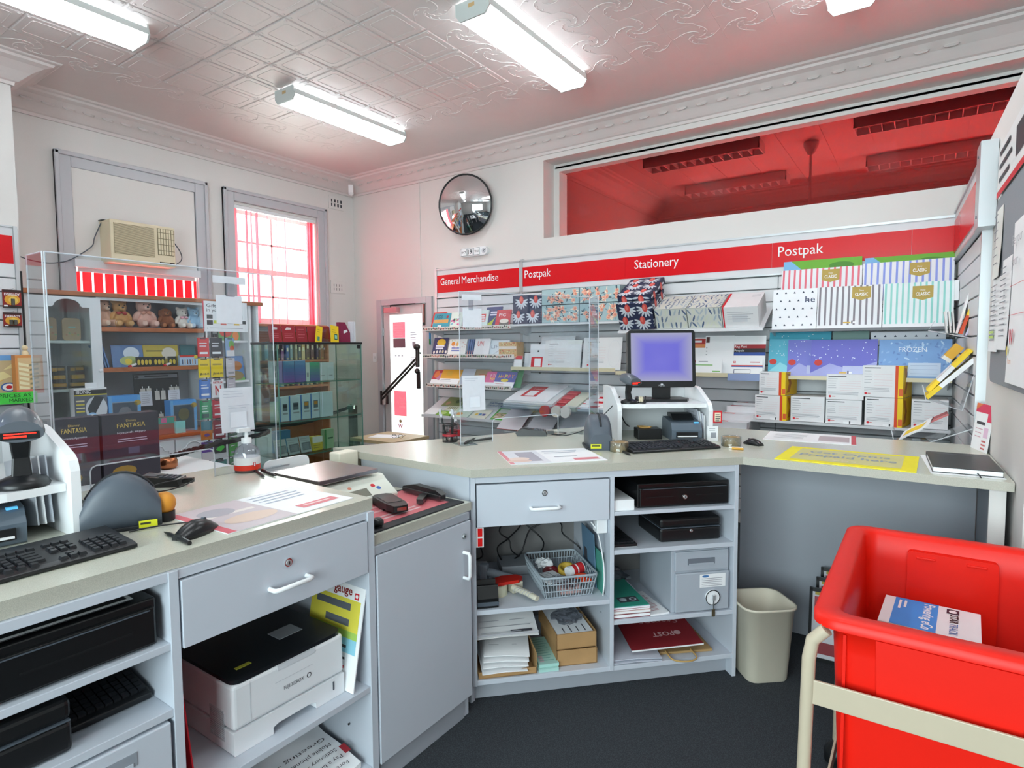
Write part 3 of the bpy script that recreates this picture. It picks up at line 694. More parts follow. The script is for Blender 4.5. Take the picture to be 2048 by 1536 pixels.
flatbook('white alphabet workbook with blue squares on the lowest shelf', -4.17, -3.95, 5.175, .18, C('#e4e2d0'), lambda b, w, d: [b.pr(.04+i*.05, .06, .08+i*.05, .1, C(c)) for i, c in enumerate(('#e0b848', '#4a88c0', '#5058a0'))])
flatbook('book with blue slanted capitals at the back of the lowest shelf', -4.1, -3.87, 5.37, .16, C('#c8ccd0'), lambda b, w, d: b.pt('FATHER', .02, .09, .03, C('#3c64a0'), .18, bold=True).pt('GRANDPA', .02, .04, .03, C('#3c64a0'), .2, bold=True))
flatbook('green framed activity book at the right of the lowest shelf', -3.88, -3.64, 5.175, .23, C('#4ca83c'), lambda b, w, d: b.pr(.02, .03, w-.02, d*.55, C('#c8a884')).pr(.03, d*.6, w-.03, d-.02, C('#c9d0c8')) and [b.disc(random.uniform(.03, .2), random.uniform(.04, .11), .013, .012, random.choice([C('#a85c3c'), C('#e8dcc0'), C('#7c8a60')]), l=.001) for i in range(14)])

# ------------------------------------------------------------------ gift boxes
def petals(b, w, h, kind, seed):
    r = random.Random(seed); e = .0025; em = C('#5a666c' if kind == 'blue' else '#1c2238' if kind == 'navy' else '#a9aca4')
    b.pr(0, 0, w, e, em).pr(0, h-e, w, h, em).pr(0, 0, e, h, em).pr(w-e, 0, w, h, em)
    if kind == 'blue':
        for i in range(int(w*h*330)):
            x, y = r.uniform(.03, w-.03), r.uniform(.028, h-.028); s = r.uniform(.85, 1.25)
            b.disc(x, y, .022*s, .02*s, C('#eeb49a'), .0006, 9); b.disc(x+.004, y, .012*s, .01*s, C('#e08a78'), .0008, 8)
            for k in range(3):
                a = r.random()*6.28; b.disc(max(.02, min(w-.02, x+.036*math.cos(a))), max(.018, min(h-.018, y+.034*math.sin(a))), .018, .0055, r.choice([C('#3d4d5c'), C('#f2e4d0'), C('#7c98a0')]), .0007, 7, a)
    elif kind == 'navy':
        nx = max(1, round(w/.15)); ny = max(1, round(h/.13))
        for i in range(nx):
            for j in range(ny):
                x = (i+.5)*w/nx+(.02 if j % 2 else -.02); y = (j+.55)*h/ny
                for k in range(9):
                    a = R(160+k*27); q = .05; lx, ly = x+q*math.cos(a), y+q*.9*math.sin(a)
                    if .015 < lx < w-.015 and .015 < ly < h-.015: b.disc(lx, ly, .034, .0095, C('#d6dce4'), .0006, 8, a)
                b.disc(x, min(h-.042, y+.02), .026, .04, C('#d8524c'), .0009, 14); b.disc(x-.005, min(h-.04, y+.026), .012, .024, C('#e8786a'), .0011, 8)
    elif kind == 'leaf':
        for i in range(max(2, int(w/.036))):
            for j in range(max(2, int(h/.05))):
                x, y = (i+.5)*w/max(2, int(w/.036)), max(.035, min(h-.035, (j+.5)*h/max(2, int(h/.05)))); a = r.uniform(.9, 2.2)
                b.disc(x, y, .032, .008, C(r.choice(['#54688a', '#b8c4cc', '#d9dccb', '#8896a8'])), .0006, 8, a)
def gift(label, x0, x1, z0, z1, y0, y1, kind, base, group=None, rz=0, rx=0):
    b = MB(); w, d, h = x1-x0, y1-y0, z1-z0
    b.box((0, 0, 0), (w, d, h), C(base)); s = int(x0*100) % 97+int(z0*50)
    b.fr((0, 0, 0)); petals(b, w, h, kind, s)
    b.fr((0, 0, h), (1, 0, 0), (0, 1, 0)); petals(b, w, d, kind, s+1)
    b.fr((w, 0, 0), (0, 1, 0), (0, 0, 1)); petals(b, d, h, kind, s+2)
    return b.build('gift_box', loc=(x0, y0, z0), rot=(R(rx), 0, R(rz)), label=label, cat='box', group=group)
gift('flat navy gift box with red flowers standing on edge', -3.59, -3.235, 1.732, 2.03, 5.22, 5.30, 'navy', '#2b3352')
G = 'pale blue floral gift boxes'
gift('upper pale blue floral gift box beside the navy one', -3.22, -2.79, 1.915, 2.07, 5.2, 5.5, 'blue', '#a9c2c6', G)
gift('lower pale blue floral gift box beside the navy one', -3.22, -2.79, 1.732, 1.91, 5.2, 5.5, 'blue', '#a9c2c6', G)
gift('upper pale blue floral gift box under the Stationery sign', -2.785, -2.355, 1.915, 2.07, 5.2, 5.5, 'blue', '#a9c2c6', G)
gift('lower pale blue floral gift box under the Stationery sign', -2.785, -2.355, 1.732, 1.91, 5.2, 5.5, 'blue', '#a9c2c6', G)
o = gift('big navy gift box with red flowers behind the monitor top', -2.335, -2.0, 1.648, 1.90, 5.17, 5.51, 'navy', '#2b3352', rx=26)
gift('thin navy gift box lying on the big one', -2.33, -2.005, 1.905, 1.96, 5.10, 5.47, 'navy', '#2b3352', rx=29)
gift('white gift box with blue brush leaves next to the navy box', -1.985, -1.70, 1.645, 1.835, 5.18, 5.47, 'leaf', '#d8dad2', rx=26)
gift('white gift box with blue brush leaves, the second along', -1.695, -1.405, 1.645, 1.835, 5.18, 5.47, 'leaf', '#d8dad2', rx=26)
b = MB(); b.box((0, 0, 0), (.285, .3, .185), C('#e4e4e6')); b.fr((0, 0, 0)).pr(.005, 0, .016, .185, redp).lines(.04, .14, .26, 4, .02, .004, inkl).pr(.08, .05, .2, .11, C('#d5d7dc')); b.fr((0, 0, .185), (1, 0, 0), (0, 1, 0)).pr(0, 0, .02, .3, redp).lines(.2, .25, .27, 3, .02, .005, inkl)
b.build('mailing_box', loc=(-1.40, 5.18, 1.645), rot=(R(26), 0, 0), label='plain white mailing box with red corner stripe', cat='box')

# ------------------------------------------------------------------ satchels and envelopes
def formprint(b, x0, y0, w, h, n=5):
    b.lines(x0, y0+h*.97, x0+w*.6, 1, .02, .006, ink); b.lines(x0, y0+h*.85, x0+w*.28, n, h*.1, .003, inkl)
    for i in range(n): b.pr(x0+w*.34, y0+h*(.34+.1*i), x0+w*.95, y0+h*(.345+.1*i), C('#d9a0a0'))
    b.lines(x0, y0+h*.26, x0+w*.9, 3, h*.05, .003, inkl, ragged=.05); b.disc(x0+w*.06, y0+h*.06, .009, .009, redp); b.pr(x0+w*.12, y0+h*.045, x0+w*.22, y0+h*.075, C('#d88080'))
def logo(b, x, y, s, fg=None, bg=None):
    """small post emblem: square with a split round mark"""
    b.pr(x, y, x+s, y+s, bg or redp, .001); b.disc(x+s*.5, y+s*.5, s*.32, s*.32, fg or white, .0013); b.pp([(x+s*.42, y+s*.2), (x+s*.58, y+s*.2), (x+s*.5, y+s*.62)], bg or redp, .0016)
def flat(name, label, cat, x0, x1, z0, z1, y, m, deco=None, tilt=10, th=.006, group=None):
    return lean(name, label, cat, x0, x1, z0, (z1-z0)/math.cos(R(tilt)), m, deco, yf=y, tilt=tilt, th=th, group=group, pages=False)
flat('envelope_pack', 'small white envelope pack with red header at the shelf end', 'envelope pack', -3.58, -3.47, 1.268, 1.40, 5.2, offw, lambda b, w, h: b.pr(.0, h*.72, w, h, redp).pr(.01, .01, w-.01, h*.65, white))
flat('tube_pack', 'narrow white mailing tube pack beside the red-header envelopes', 'pack', -3.49, -3.42, 1.268, 1.43, 5.27, C('#dcdde0'), th=.03)
flat('envelope_pack', 'tall grey-white envelope pack with red lower label', 'envelope pack', -3.40, -3.22, 1.268, 1.52, 5.23, C('#e2e3e6'), lambda b, w, h: b.pr(.02, .0, w-.02, h*.48, redp).pr(.06, .02, w-.04, h*.42, white).pr(.09, h*.68, .11, h*.75, ink))
def d_sat(b, w, h): formprint(b, .05, .03, w*.5, h*.8); b.disc(w*.82, h*.5, w*.16, h*.42, C('#d2d4d9'), .0006, 24); b.disc(w*.82, h*.5, w*.155, h*.41, offw, .0008, 24)
flat('satchel', 'white satchel with printed form beside the red label pack', 'satchel', -3.215, -2.79, 1.268, 1.56, 5.215, offw, d_sat)
flat('satchel', 'white satchel with printed form left of the monitor', 'satchel', -2.77, -2.36, 1.268, 1.58, 5.215, offw, d_sat)
flat('satchel', 'plain pale satchel behind the printed ones', 'satchel', -3.3, -2.9, 1.268, 1.60, 5.27, C('#d4d5d8'))
flat('envelope', 'white envelope with red and orange header right of the monitor', 'envelope', -1.80, -1.585, 1.243, 1.565, 5.27, white, lambda b, w, h: b.pr(0, h*.82, w, h*.97, C('#b8322c')).pr(0, h*.72, w, h*.82, C('#dd8a50')).lines(w-.1, h*.92, w-.02, 1, .02, .018, white, .001))
flat('envelope', 'large plain white envelope with small dark stamp', 'envelope', -1.585, -1.34, 1.243, 1.58, 5.25, white, lambda b, w, h: b.pr(.005, h*.82, .035, h*.97, C('#5c3430')).lines(.008, h*.7, .02, 3, .03, .008, inkl))
flat('envelope', 'white window envelope with green line under the monitor edge', 'envelope', -1.68, -1.42, 1.243, 1.375, 5.205, white, lambda b, w, h: (logo(b, .015, h*.78, .018), b.pr(.0, h*.6, w*.7, h*.66, C('#7cb860')), b.pr(w*.7, h*.2, w*.95, h*.26, C('#7cb860')), b.lines(.06, h*.88, .15, 1, .02, .008, inkl)))
flat('envelope', 'prepaid envelope with red, black and blue bands', 'envelope', -1.345, -1.085, 1.243, 1.575, 5.255, white, lambda b, w, h: (b.pr(0, h*.5, w, h*.58, C('#2f52a0')), b.pr(0, h*.58, w, h*.68, C('#2a2628')), b.pr(0, h*.68, w, h*.78, C('#a8242c')), b.pt('Reg Post', .01, h*.7, .02, white, .1), b.pt('Prepaid', .01, h*.6, .018, white, .08)))
flat('envelope', 'white envelope with red-blue rule in front of the banded one', 'envelope', -1.34, -1.09, 1.243, 1.37, 5.205, white, lambda b, w, h: (logo(b, .015, h*.8, .018), b.pr(.0, h*.62, w, h*.68, redp), b.pr(.0, h*.55, w, h*.61, C('#2f52a0')), b.pr(.02, h*.12, w*.62, h*.4, C('#33406a')), b.pr(.025, h*.15, w*.61, h*.37, white, .0012), b.lines(.15, h*.9, .24, 1, .02, .008, C('#d08080'))))
flat('envelope', 'blue-grey envelope foot projecting from the shelf', 'envelope', -1.36, -1.1, 1.2, 1.26, 5.172, C('#8fa0c8'), tilt=4)
# sloping acrylic tray of boxes and envelopes behind the counter screen
t = thing('acrylic_tray', 'clear sloping tray full of white packs on the slat wall', 'tray')
b = MB(); b.add([(-3.62, 4.98, .86), (-2.35, 4.98, .86), (-2.35, 5.548, 1.04), (-3.62, 5.548, 1.04)], [(0, 1, 2, 3)], acry); b.box((-3.62, 4.972, .855), (-2.35, 4.98, .92), acry); b.build('tray', t)
b = MB(); b.tube([(-3.62, 4.976, .921), (-2.35, 4.976, .921)], .003, acry_edge, 6); b.build('front_edge', t)
SL = math.atan2(.18, .568)
def ontray(name, label, cat, x0, x1, y0, d, th, m, deco=None, lift=0, group=None):
    b = MB(); w = x1-x0; b.box((0, 0, 0), (w, d, th), m); b.fr((0, 0, th), (1, 0, 0), (0, 1, 0))
    if deco: deco(b, w, d)
    z = .863+(y0-4.98)*math.tan(SL)+lift
    return b.build(name, loc=(x0, y0, z), rot=(SL, 0, 0), label=label, cat=cat, group=group)
def d_bigenv(b, w, d): b.pr(w*.22, .12, w*.6, d-.06, redp, .0008); b.pr(w*.3, .14, w*.52, .28, white, .0012); b.pt('PARCEL', w*.32, .31, .03, white, .2); logo(b, w*.26, .37, .03)
for i in range(3): ontray('paper_stack', ['bottom ream of white envelopes in the clear tray', 'middle ream of white envelopes in the clear tray', 'uppermost ream of white envelopes in the clear tray'][i], 'paper stack', -3.57, -2.98, 5.0, .46, .02, offw, None, i*.021, 'reams in the clear tray')
ontray('envelope_stack', 'big white envelope with red label on the clear tray', 'envelope', -3.55, -3.05, 5.01, .46, .012, white, d_bigenv, .064)
for i in range(4): ontray('stamp_pack', 'red stamp pack fanned in the clear tray, %s' % ['nearest its front edge', 'second from its front edge', 'third from its front edge', 'farthest back by the slats'][i], 'stamp pack', -3.0+i*.01, -2.88+i*.01, 5.0+i*.09, .085, .02, C('#c8202c'), lambda b, w, d: b.pr(.0, .0, w, .02, C('#e86a6a')), .015+i*.008, 'fanned red stamp packs')
ontray('envelope_stack', 'cream envelope bundle beside the red stamp packs', 'envelope', -2.86, -2.72, 5.0, .4, .04, C('#dcdcc6'))
for i in range(4): ontray('label_pack', 'white label pack with red corner in the tray, %s' % ['nearest its front edge', 'second from its front edge', 'third from its front edge', 'farthest back by the slats'][i], 'label pack', -2.7, -2.40, 5.0+i*.11, .105, .03, white, lambda b, w, d: b.pr(.1, .03, .2, .08, redp).pr(.0, .0, .03, .02, redp), .008, 'white label packs in the tray')
t = thing('tape_roll_holder', 'red and white round tapes hanging under the clear tray', 'tape rolls')
for x, m in ((-3.03, C('#b8202a')), (-2.90, C('#ddd3c6')), (-2.80, C('#e4ddd4'))):
    b = MB(); b.lathe([(.055, 0), (.055, .03)], m, n=18); b.build('tape', t, loc=(x, 4.96, .868), rot=(R(90), 0, 0))
# flyers below
for i, (x, lab) in enumerate(((-3.68, 'grey flyer sheet with red edge low on the slat wall'), (-3.32, 'grey flyer sheet behind the card terminal'), (-2.95, 'grey flyer sheet low beside the counter screen'))):
    b = MB(); n = 6; pts = []
    for k in range(n+1):
        y = .0+.3*k/n; z = .03*math.sin(k/n*2.6)+.17*k/n; pts += [(0, y, z), (.3, y, z)]
    b.add(pts, [(2*k, 2*k+1, 2*k+3, 2*k+2) for k in range(n)], C('#c9c8cf')); b.add([(p[0], p[1], p[2]-.006) for p in pts], [(2*k+2, 2*k+3, 2*k+1, 2*k) for k in range(n)], C('#b04848') if i == 0 else C('#a9a8b0'))
    b.add([(0, 0, 0), (.3, 0, 0), (.3, 0, -.006), (0, 0, -.006)], [(0, 1, 2, 3)], C('#b04848') if i == 0 else offw)
    b.build('flyer', loc=(x, 5.03, .64), label=lab, cat='flyer')
shelf('lowest narrow shelf under the grey flyers', -3.6, -2.5, 5.05, .62, .84, 0)
# stacked white boxes right of the monitor
for i in range(4):
    b = MB(); b.box((0, 0, 0), (.27, .4, .052), C('#dfdfe3')); b.fr((0, 0, .052), (1, 0, 0), (0, 1, 0)); b.pr(.02, .03+.0*i, .11, .09, redp).lines(.03, .07, .1, 2, .02, .006, white, .0012)
    b.build('carton_flat', loc=(-1.42+i*.022, 4.97+i*.13 if i else 4.97, .82+(i*.053 if i < 2 else .106+(i-2)*.02)), rot=(R(0), 0, 0), label=['bottom white flat carton in the stack beside the monitor', 'second white flat carton in the stack beside the monitor', 'third white flat carton with red label in the stack', 'rearmost white flat carton with red label in the stack'][i], cat='carton', group='stacked flat cartons')
for i in range(2): MB().box((0, 0, 0), (.3, .36, .05), C('#cfcfd6')).build('paper_ream', loc=(-1.75, 4.98, .822+.051*i), label=['lower grey-white ream on the low shelf behind the monitor stand', 'upper grey-white ream on the low shelf behind the monitor stand'][i], cat='paper ream')

# ------------------------------------------------------------------ decorated satchels, right bay
def stripes(col, n, badge=None):
    def f(b, w, h):
        for i in range(n): b.pr(w*(i+.25)/n, .0, w*(i+.6)/n, h, C(col), .0005)
        b.pr(0, 0, w, h*.08, C('#e8e9ec'), .0007)
        if badge:
            x, y = badge; s = .125
            b.pp([(x, y), (x+s, y), (x+s, y-.085), (x+s/2, y-.105), (x, y-.085)], gold, .001); b.pt('CLASSIC', x+s/2, y-.07, .024, white, .085, .0014, al='c', bold=True); b.pt('Disney', x+s/2, y-.035, .012, white, .03, .0014, al='c')
    return f
def pencilmark(b, x, y): b.pr(x, y, x+.05, y+.01, C('#d9b048'), .0012); b.pr(x+.055, y-.004, x+.063, y+.02, ink, .0012); b.pr(x+.065, y, x+.085, y+.012, white, .0012)
bg = C('#e4e5e9')
def d_green(b, w, h):
    b.pr(0, 0, w, h, C('#6cae34')); b.pp([(0, h*.7), (w*.25, h*.8), (w*.1, h), (0, h)], C('#7cb4e0'), .001); b.disc(w*.3, h*.75, .07, .03, C('#8a8a3c'), .0012); b.disc(w*.75, h*.85, .09, .03, C('#4c8a2c'), .0012)
flat('satchel', 'green landscape satchel at the back, left of the pair under the long sign', 'satchel', -.99, -.42, 1.80, 2.19, 5.40, C('#6cae34'), d_green)
flat('satchel', 'green landscape satchel at the back, nearest the right partition', 'satchel', -.40, .165, 1.80, 2.17, 5.40, C('#6cae34'), d_green)
t = thing('satchel_rack', 'clear wire rack holding the upper satchels', 'rack'); b = MB(); b.box((-1.0, 5.30, 1.78), (.17, 5.52, 1.785), acry); b.build('tray', t)
flat('satchel', 'red-striped satchel with gold badge', 'satchel', -.99, -.41, 1.80, 2.11, 5.335, bg, stripes('#e07282', 14, (.30, .3)))
flat('satchel', 'blue-striped satchel with gold badge', 'satchel', -.405, .165, 1.80, 2.12, 5.335, bg, stripes('#8b9ae0', 14, (.30, .305)))
def d_tri(word):
    def f(b, w, h):
        for i in range(int(w/.065)):
            for j in range(5):
                x, y = .03+i*.065+(.03 if j % 2 else 0), .03+j*h/5
                if x < w-.02: b.pp([(x-.009, y), (x+.009, y), (x, y+.016)], C('#22304c'))
        if word: b.pt('he', w-.085, h*.66, .05, C('#24345c'), .07)
    return f
flat('satchel', 'white satchel with small navy triangles and the letters he', 'satchel', -1.03, -.705, 1.62, 1.945, 5.235, C('#eceef2'), d_tri(True), tilt=8)
def d_gs(b, w, h): stripes('#857f87', 11, (w-.2, h-.01))(b, w, h); pencilmark(b, w*.42, .04)
flat('satchel', 'grey-striped white satchel with gold badge', 'satchel', -.70, -.265, 1.62, 1.945, 5.225, C('#e6e8ec'), d_gs, tilt=8)
flat('satchel', 'teal-striped white satchel with gold badge', 'satchel', -.26, .165, 1.62, 1.945, 5.225, C('#e4ecee'), stripes('#93d3cb', 12, (.18, .3)), tilt=8)
def d_snow(c2):
    def f(b, w, h):
        for i in range(26): b.disc(random.uniform(.01, w-.01), random.uniform(h*.4, h-.01), .004, .004, C('#e4ecf6'), n=6)
        b.pp([(.0, h*.1), (w*.3, h*.36), (w*.62, h*.2), (w, h*.42), (w, 0), (0, 0)], C(c2), .0007); b.disc(w*.12, h*.38, .03, .025, C('#c83830'), .001, 8); b.pr(w*.5, h*.08, w*.9, h*.3, C('#b9bfe0'), .0011)
    return f
flat('satchel', 'turquoise snow satchel at the back of the second shelf', 'satchel', -1.07, -.61, 1.245, 1.60, 5.31, C('#3fa4bc'), lambda b, w, h: [b.disc(random.uniform(.02, w-.02), random.uniform(.05, h-.02), .004, .004, white, n=6) for i in range(20)])
flat('satchel', 'dull green satchel at the back of the second shelf', 'satchel', -.6, -.35, 1.245, 1.60, 5.31, C('#7c9a94'))
flat('satchel', 'white satchel with navy triangles at the back of the second shelf', 'satchel', -.34, .13, 1.245, 1.59, 5.31, C('#e8eaf0'), d_tri(False))
flat('satchel', 'turquoise snow satchel in front, leftmost of its shelf', 'satchel', -1.06, -.76, 1.245, 1.545, 5.262, C('#5cb4cc'), d_snow('#8cd0dc'))
flat('satchel', 'violet snow satchel half covered by its twin', 'satchel', -.91, -.62, 1.245, 1.535, 5.235, C('#7478c8'), d_snow('#a4a8dc'))
def d_v(b, w, h): d_snow('#a4a8dc')(b, w, h); pencilmark(b, w*.45, .03)
flat('satchel', 'violet snow satchel lying in front of its twin', 'satchel', -.735, -.285, 1.245, 1.535, 5.21, C('#6c6cc4'), d_v)
def d_frz(b, w, h):
    for i in range(60): b.disc(random.uniform(.01, w-.01), random.uniform(h*.2, h-.01), random.uniform(.005, .02), .006, random.choice([C('#8fb4dc'), C('#b8d4ec'), C('#6a8cc4')]), .0006, 8, random.random()*3)
    b.pt('FROZEN', w*.28, h*.68, .036, C('#e6eef6'), .17, .0014); b.pr(w*.42, h*.06, w*.86, h*.4, C('#c4d4e8'), .001); b.lines(w*.45, h*.34, w*.83, 3, .03, .003, C('#90a8c8'), .0013, .05)
flat('satchel', 'icy blue satchel with white title beside the right partition', 'satchel', -.275, .165, 1.245, 1.53, 5.21, C('#7aa2d4'), d_frz)

# ------------------------------------------------------------------ yellow and white mailing cartons
def carton_box(label, x0, x1, z0, z1, y0=5.15, d=.28, strip=.05, side='#e8bc10', rz=0, tagm=False):
    w, h = x1-x0, z1-z0; b = MB(); b.box((0, 0, 0), (w, d, h), C('#e6e6e8'), right=C(side), top=C('#dcdcdc'))
    b.fr((0, 0, 0)); formprint(b, .012, .012, w-strip-.02, h-.02)
    if strip:
        b.pr(w-strip, 0, w, h, yel, .0007); b.pr(w-strip, 0, w-strip*.62, h, C('#d8481c'), .001); b.pr(w-strip*.5, h*.06, w, h*.28, C('#e0662c'), .0012)
        b.fr((w, 0, 0), (0, 1, 0), (0, 0, 1)); b.pp([(d*.1, h*.1), (d*.35, h*.12), (d*.5, h*.5), (d*.35, h*.9), (d*.1, h*.93), (d*.3, h*.5)], C('#b8742c'), .001)
    if tagm: b.fr((0, 0, 0)); b.pr(w*.5, 0, w*.72, .018, white, .0015); b.pr(w*.66, .003, w*.7, .022, ink, .0018)
    b.build('mailing_carton', loc=(x0, y0, z0), rot=(0, 0, R(rz)), label=label, cat='carton', group='mailing cartons')
carton_box('small yellow-sided carton at the left of the lower row', -1.13, -.885, .892, 1.09, rz=-7, tagm=True)
carton_box('white carton second in the lower row', -.86, -.62, .892, 1.09, strip=0, side='#dcdcdf')
carton_box('white carton in the middle of the lower row', -.61, -.37, .892, 1.075, strip=0, side='#dcdcdf', tagm=True)
carton_box('large yellow-sided carton in the lower row', -.35, -.11, .892, 1.105, rz=-10, tagm=True)
carton_box('white carton at the end of the lower row by the partition', -.06, .155, .892, 1.10, strip=0, side='#dcdcdf')
carton_box('small yellow-sided carton stacked at the left end', -1.10, -.895, 1.093, 1.28, rz=-8)
carton_box('white carton stacked in the middle of the row', -.61, -.36, 1.078, 1.27, strip=0, side='#c86a6a')
carton_box('tall yellow-sided carton stacked highest by the partition', -.37, -.11, 1.108, 1.34, rz=-10)
# ================================================================== right partition: slats, sign, pinboard, racks
PX = lambda y: .31-.038*(y-2.98)                # partition face at depth y
PRZ = R(-90)+math.atan(.038)                    # local frame there: x runs towards the camera, -y faces the shop
slatR = struct('wall_slat_partition')
ys, ye = 3.97, 5.52
def prt(x, y, z): return (x, y, z)
SLEN = (ye-ys)/math.cos(math.atan(.038))
b = MB(); b.box((0, -.014, .0), (SLEN, -.001, 2.11), slat_gap); b.build('backing', slatR, (PX(ye), ye, 0), PRZ)
s0 = None; z = .55
while z < 2.08:
    if s0 is None: s0 = MB().box((0, -.032, .004), (SLEN, -.004, SP-.006), slat_grey).build('slat', slatR, (PX(ye), ye, z), (0, 0, PRZ), bevel=.003)
    else: share(s0, slatR, (PX(ye), ye, z))
    z += SP
b = MB(); b.box((0, -.045, FLOOR), (.03, 0, 2.46), alu); b.build('upright', slatR, (PX(ys), ys, 0), PRZ)
t = thing('sign_board', 'glossy red sign panel running along the right partition', 'sign', (PX(ye), ye, 0), PRZ)
MB().box((.0, -.05, 2.10), (SLEN, -.03, 2.46), mat('sign_ground', '#d5d6da')).build('backboard', t)
b = MB(); b.box((0, -.06, 2.45), (SLEN, -.03, 2.465), alu); b.box((0, -.06, 2.095), (SLEN, -.03, 2.108), alu); b.build('frame', t)
MB().box((.02, -.056, 2.16), (SLEN-.12, -.05, 2.39), red).build('red_panel', t)
b = MB(); b.box((SLEN-.005, -.075, 2.08), (SLEN+.16, -.005, 2.50), alu); 
for zz in (2.14, 2.44): b.cyl((SLEN+.08, -.079, zz), (SLEN+.08, -.075, zz), .008, grey_p, n=8)
b.build('end_bracket', t)
# pinboard
yb = 3.72
t = thing('pinboard', 'grey felt pinboard with rounded corners on the right partition', 'pinboard', (PX(yb), yb, 0), PRZ)
felt = mat('felt_grey', '#8d9096', .95, noise=.12, nscale=150)
MB().prism(rrect(1.6, .86, .05, 5, .8, 1.745), -.014, -.002, felt, 'y').build('board', t)
def pin_paper(label, x0, x1, z0, z1, m=None, n=0, deco=None, curl=.01):
    m = m or white; b = MB(); w, h = x1-x0, z1-z0; k = 6; pts = []
    for i in range(k+1):
        zz = h*i/k; y = -curl*(1-i/k)**2-.002; pts += [(0, y, zz), (w, y, zz)]
    b.add(pts, [(2*i, 2*i+1, 2*i+3, 2*i+2) for i in range(k)], m); b.add([(p[0], p[1]+.0015, p[2]) for p in pts], [(2*i+2, 2*i+3, 2*i+1, 2*i) for i in range(k)], m)
    b.fr((0, -curl-.0025, 0))
    if n: b.lines(w*.15, h*.9, w*.85, n, h*.8/n, .005, C('#7c7e86'))
    if deco: deco(b, w, h)
    b.build('notice', loc=(PX(yb)+0, yb, 0) if False else tuple(Vector((PX(yb), yb, z0))+Matrix.Rotation(PRZ, 3, 'Z') @ Vector((x0, -.015, 0))), rot=PRZ, label=label, cat='notice')
pin_paper('long narrow pinned notice at the pinboard edge', .06, .25, 1.80, 2.12, C('#e6e8e2'), 7)
pin_paper('pinned sheet with green highlighted lines', .02, .30, 1.46, 1.80, white, 12, lambda b, w, h: b.pr(.03, h*.18, w*.6, h*.22, C('#c8e070')).pr(.03, h*.25, w*.6, h*.28, C('#c8e070')))
pin_paper('second pinned text sheet beside the highlighted one', .31, .55, 1.47, 1.86, white, 13)
def d_wp(b, w, h): b.pt('Be your', .05, h*.85, .04, inkl, .22); b.pt('your', .05, h*.72, .04, inkl, .14); b.pr(.03, h*.6, w-.05, h*.603, redp); b.pr(.03, h*.42, w-.05, h*.423, redp); b.pt('W', .06, h*.24, .06, redp, .09, bold=True); b.disc(.03, h*.2, .015, .02, C('#e0d060')); b.pt('from', .05, h*.12, .025, C('#e0a080'), .08)
pin_paper('large white poster with red W mark on the pinboard', .57, 1.0, 1.34, 1.98, white, 0, d_wp)
pin_paper('white poster with red lower edge above the pinboard', .03, .9, 2.18, 2.42, offw, 0, lambda b, w, h: b.pr(0, 0, w, h*.12, redp).lines(.06, h*.85, .4, 3, .06, .02, ink).pr(.5, h*.3, .75, h*.8, ink), .002)
# clear racks with envelopes on the partition slats
def vtx(o): return o
t = thing('brochure_holder', 'clear corner holder with envelopes high on the partition slats', 'holder')
b = MB(); b.add([(.02, 4.55, 1.58), (.235, 4.5, 1.53), (.235, 4.85, 1.53), (.02, 4.9, 1.58)], [(0, 1, 2, 3)], acry); b.add([(.02, 4.55, 1.58), (.05, 4.55, 1.64), (.05, 4.9, 1.64), (.02, 4.9, 1.58)], [(0, 1, 2, 3)], acry); b.build('tray', t)
MB().tube([(.05, 4.55, 1.64), (.02, 4.55, 1.58), (.235, 4.5, 1.53), (.252, 4.5, 1.78)], .003, acry_edge, 6).build('edge', t)
def slab(name, label, cat, p0, p1, dep, th, m, stripe=None, group=None):
    """flat pack standing between two points of a profile in x-z, running back along y"""
    (x0, y0, z0), (x1, _, z1) = p0, p1; d = Vector((x1-x0, 0, z1-z0)); n = Vector((-d.z, 0, d.x)).normalized()*th
    a = Vector((x0, y0, z0)); e = Vector((0, dep, 0)); b = MB()
    q = [a, a+d, a+d+n, a+n]; q += [p+e for p in q]
    b.add(q, [(3, 2, 1, 0), (4, 5, 6, 7), (0, 1, 5, 4), (1, 2, 6, 5), (2, 3, 7, 6), (3, 0, 4, 7)], m)
    if stripe:
        s, c = stripe; k = n.normalized()*.0008
        b.add([a+d*s[0]+n+k, a+d*s[1]+n+k, a+d*s[1]+n+k+e, a+d*s[0]+n+k+e], [(0, 1, 2, 3)], c); f = Vector((0, -.0008, 0))
        b.add([a+d*s[0]+f, a+d*s[1]+f, a+d*s[1]+f+n, a+d*s[0]+f+n], [(0, 1, 2, 3)], c)
    b.build(name, label=label, cat=cat, group=group)
slab('envelope', 'tall white envelope in the high clear holder', 'envelope', (.17, 4.62, 1.56), (.245, 4.62, 1.88), .16, .012, white)
slab('envelope', 'yellow-topped prepaid envelope in the high clear holder', 'envelope', (.19, 4.54, 1.555), (.262, 4.54, 1.80), .16, .016, yel, ((0, .45), C('#d8481c')))
slab('envelope', 'lilac-edged envelope beside the yellow one', 'envelope', (.212, 4.53, 1.545), (.266, 4.53, 1.72), .15, .01, C('#c9c4e0'))
for i in range(3): slab('envelope', 'short white envelope upright in the high holder, %s' % ['nearest the holder lip', 'middle of the three', 'next to the yellow one'][i], 'envelope', (.12+i*.018, 4.6, 1.565), (.105+i*.02, 4.6, 1.70), .2, .008, offw, group='short upright envelopes')
for i in range(2): MB().box((.165+i*.03, 5.2, 1.80), (.19+i*.03, 5.32, 1.94-i*.01), white).build('small_box', label=['small white box on the partition slats by the corner', 'second small white box hooked on the partition slats'][i], cat='box')
t = thing('brochure_rack', 'clear wedge rack of yellow envelopes midway down the partition', 'rack')
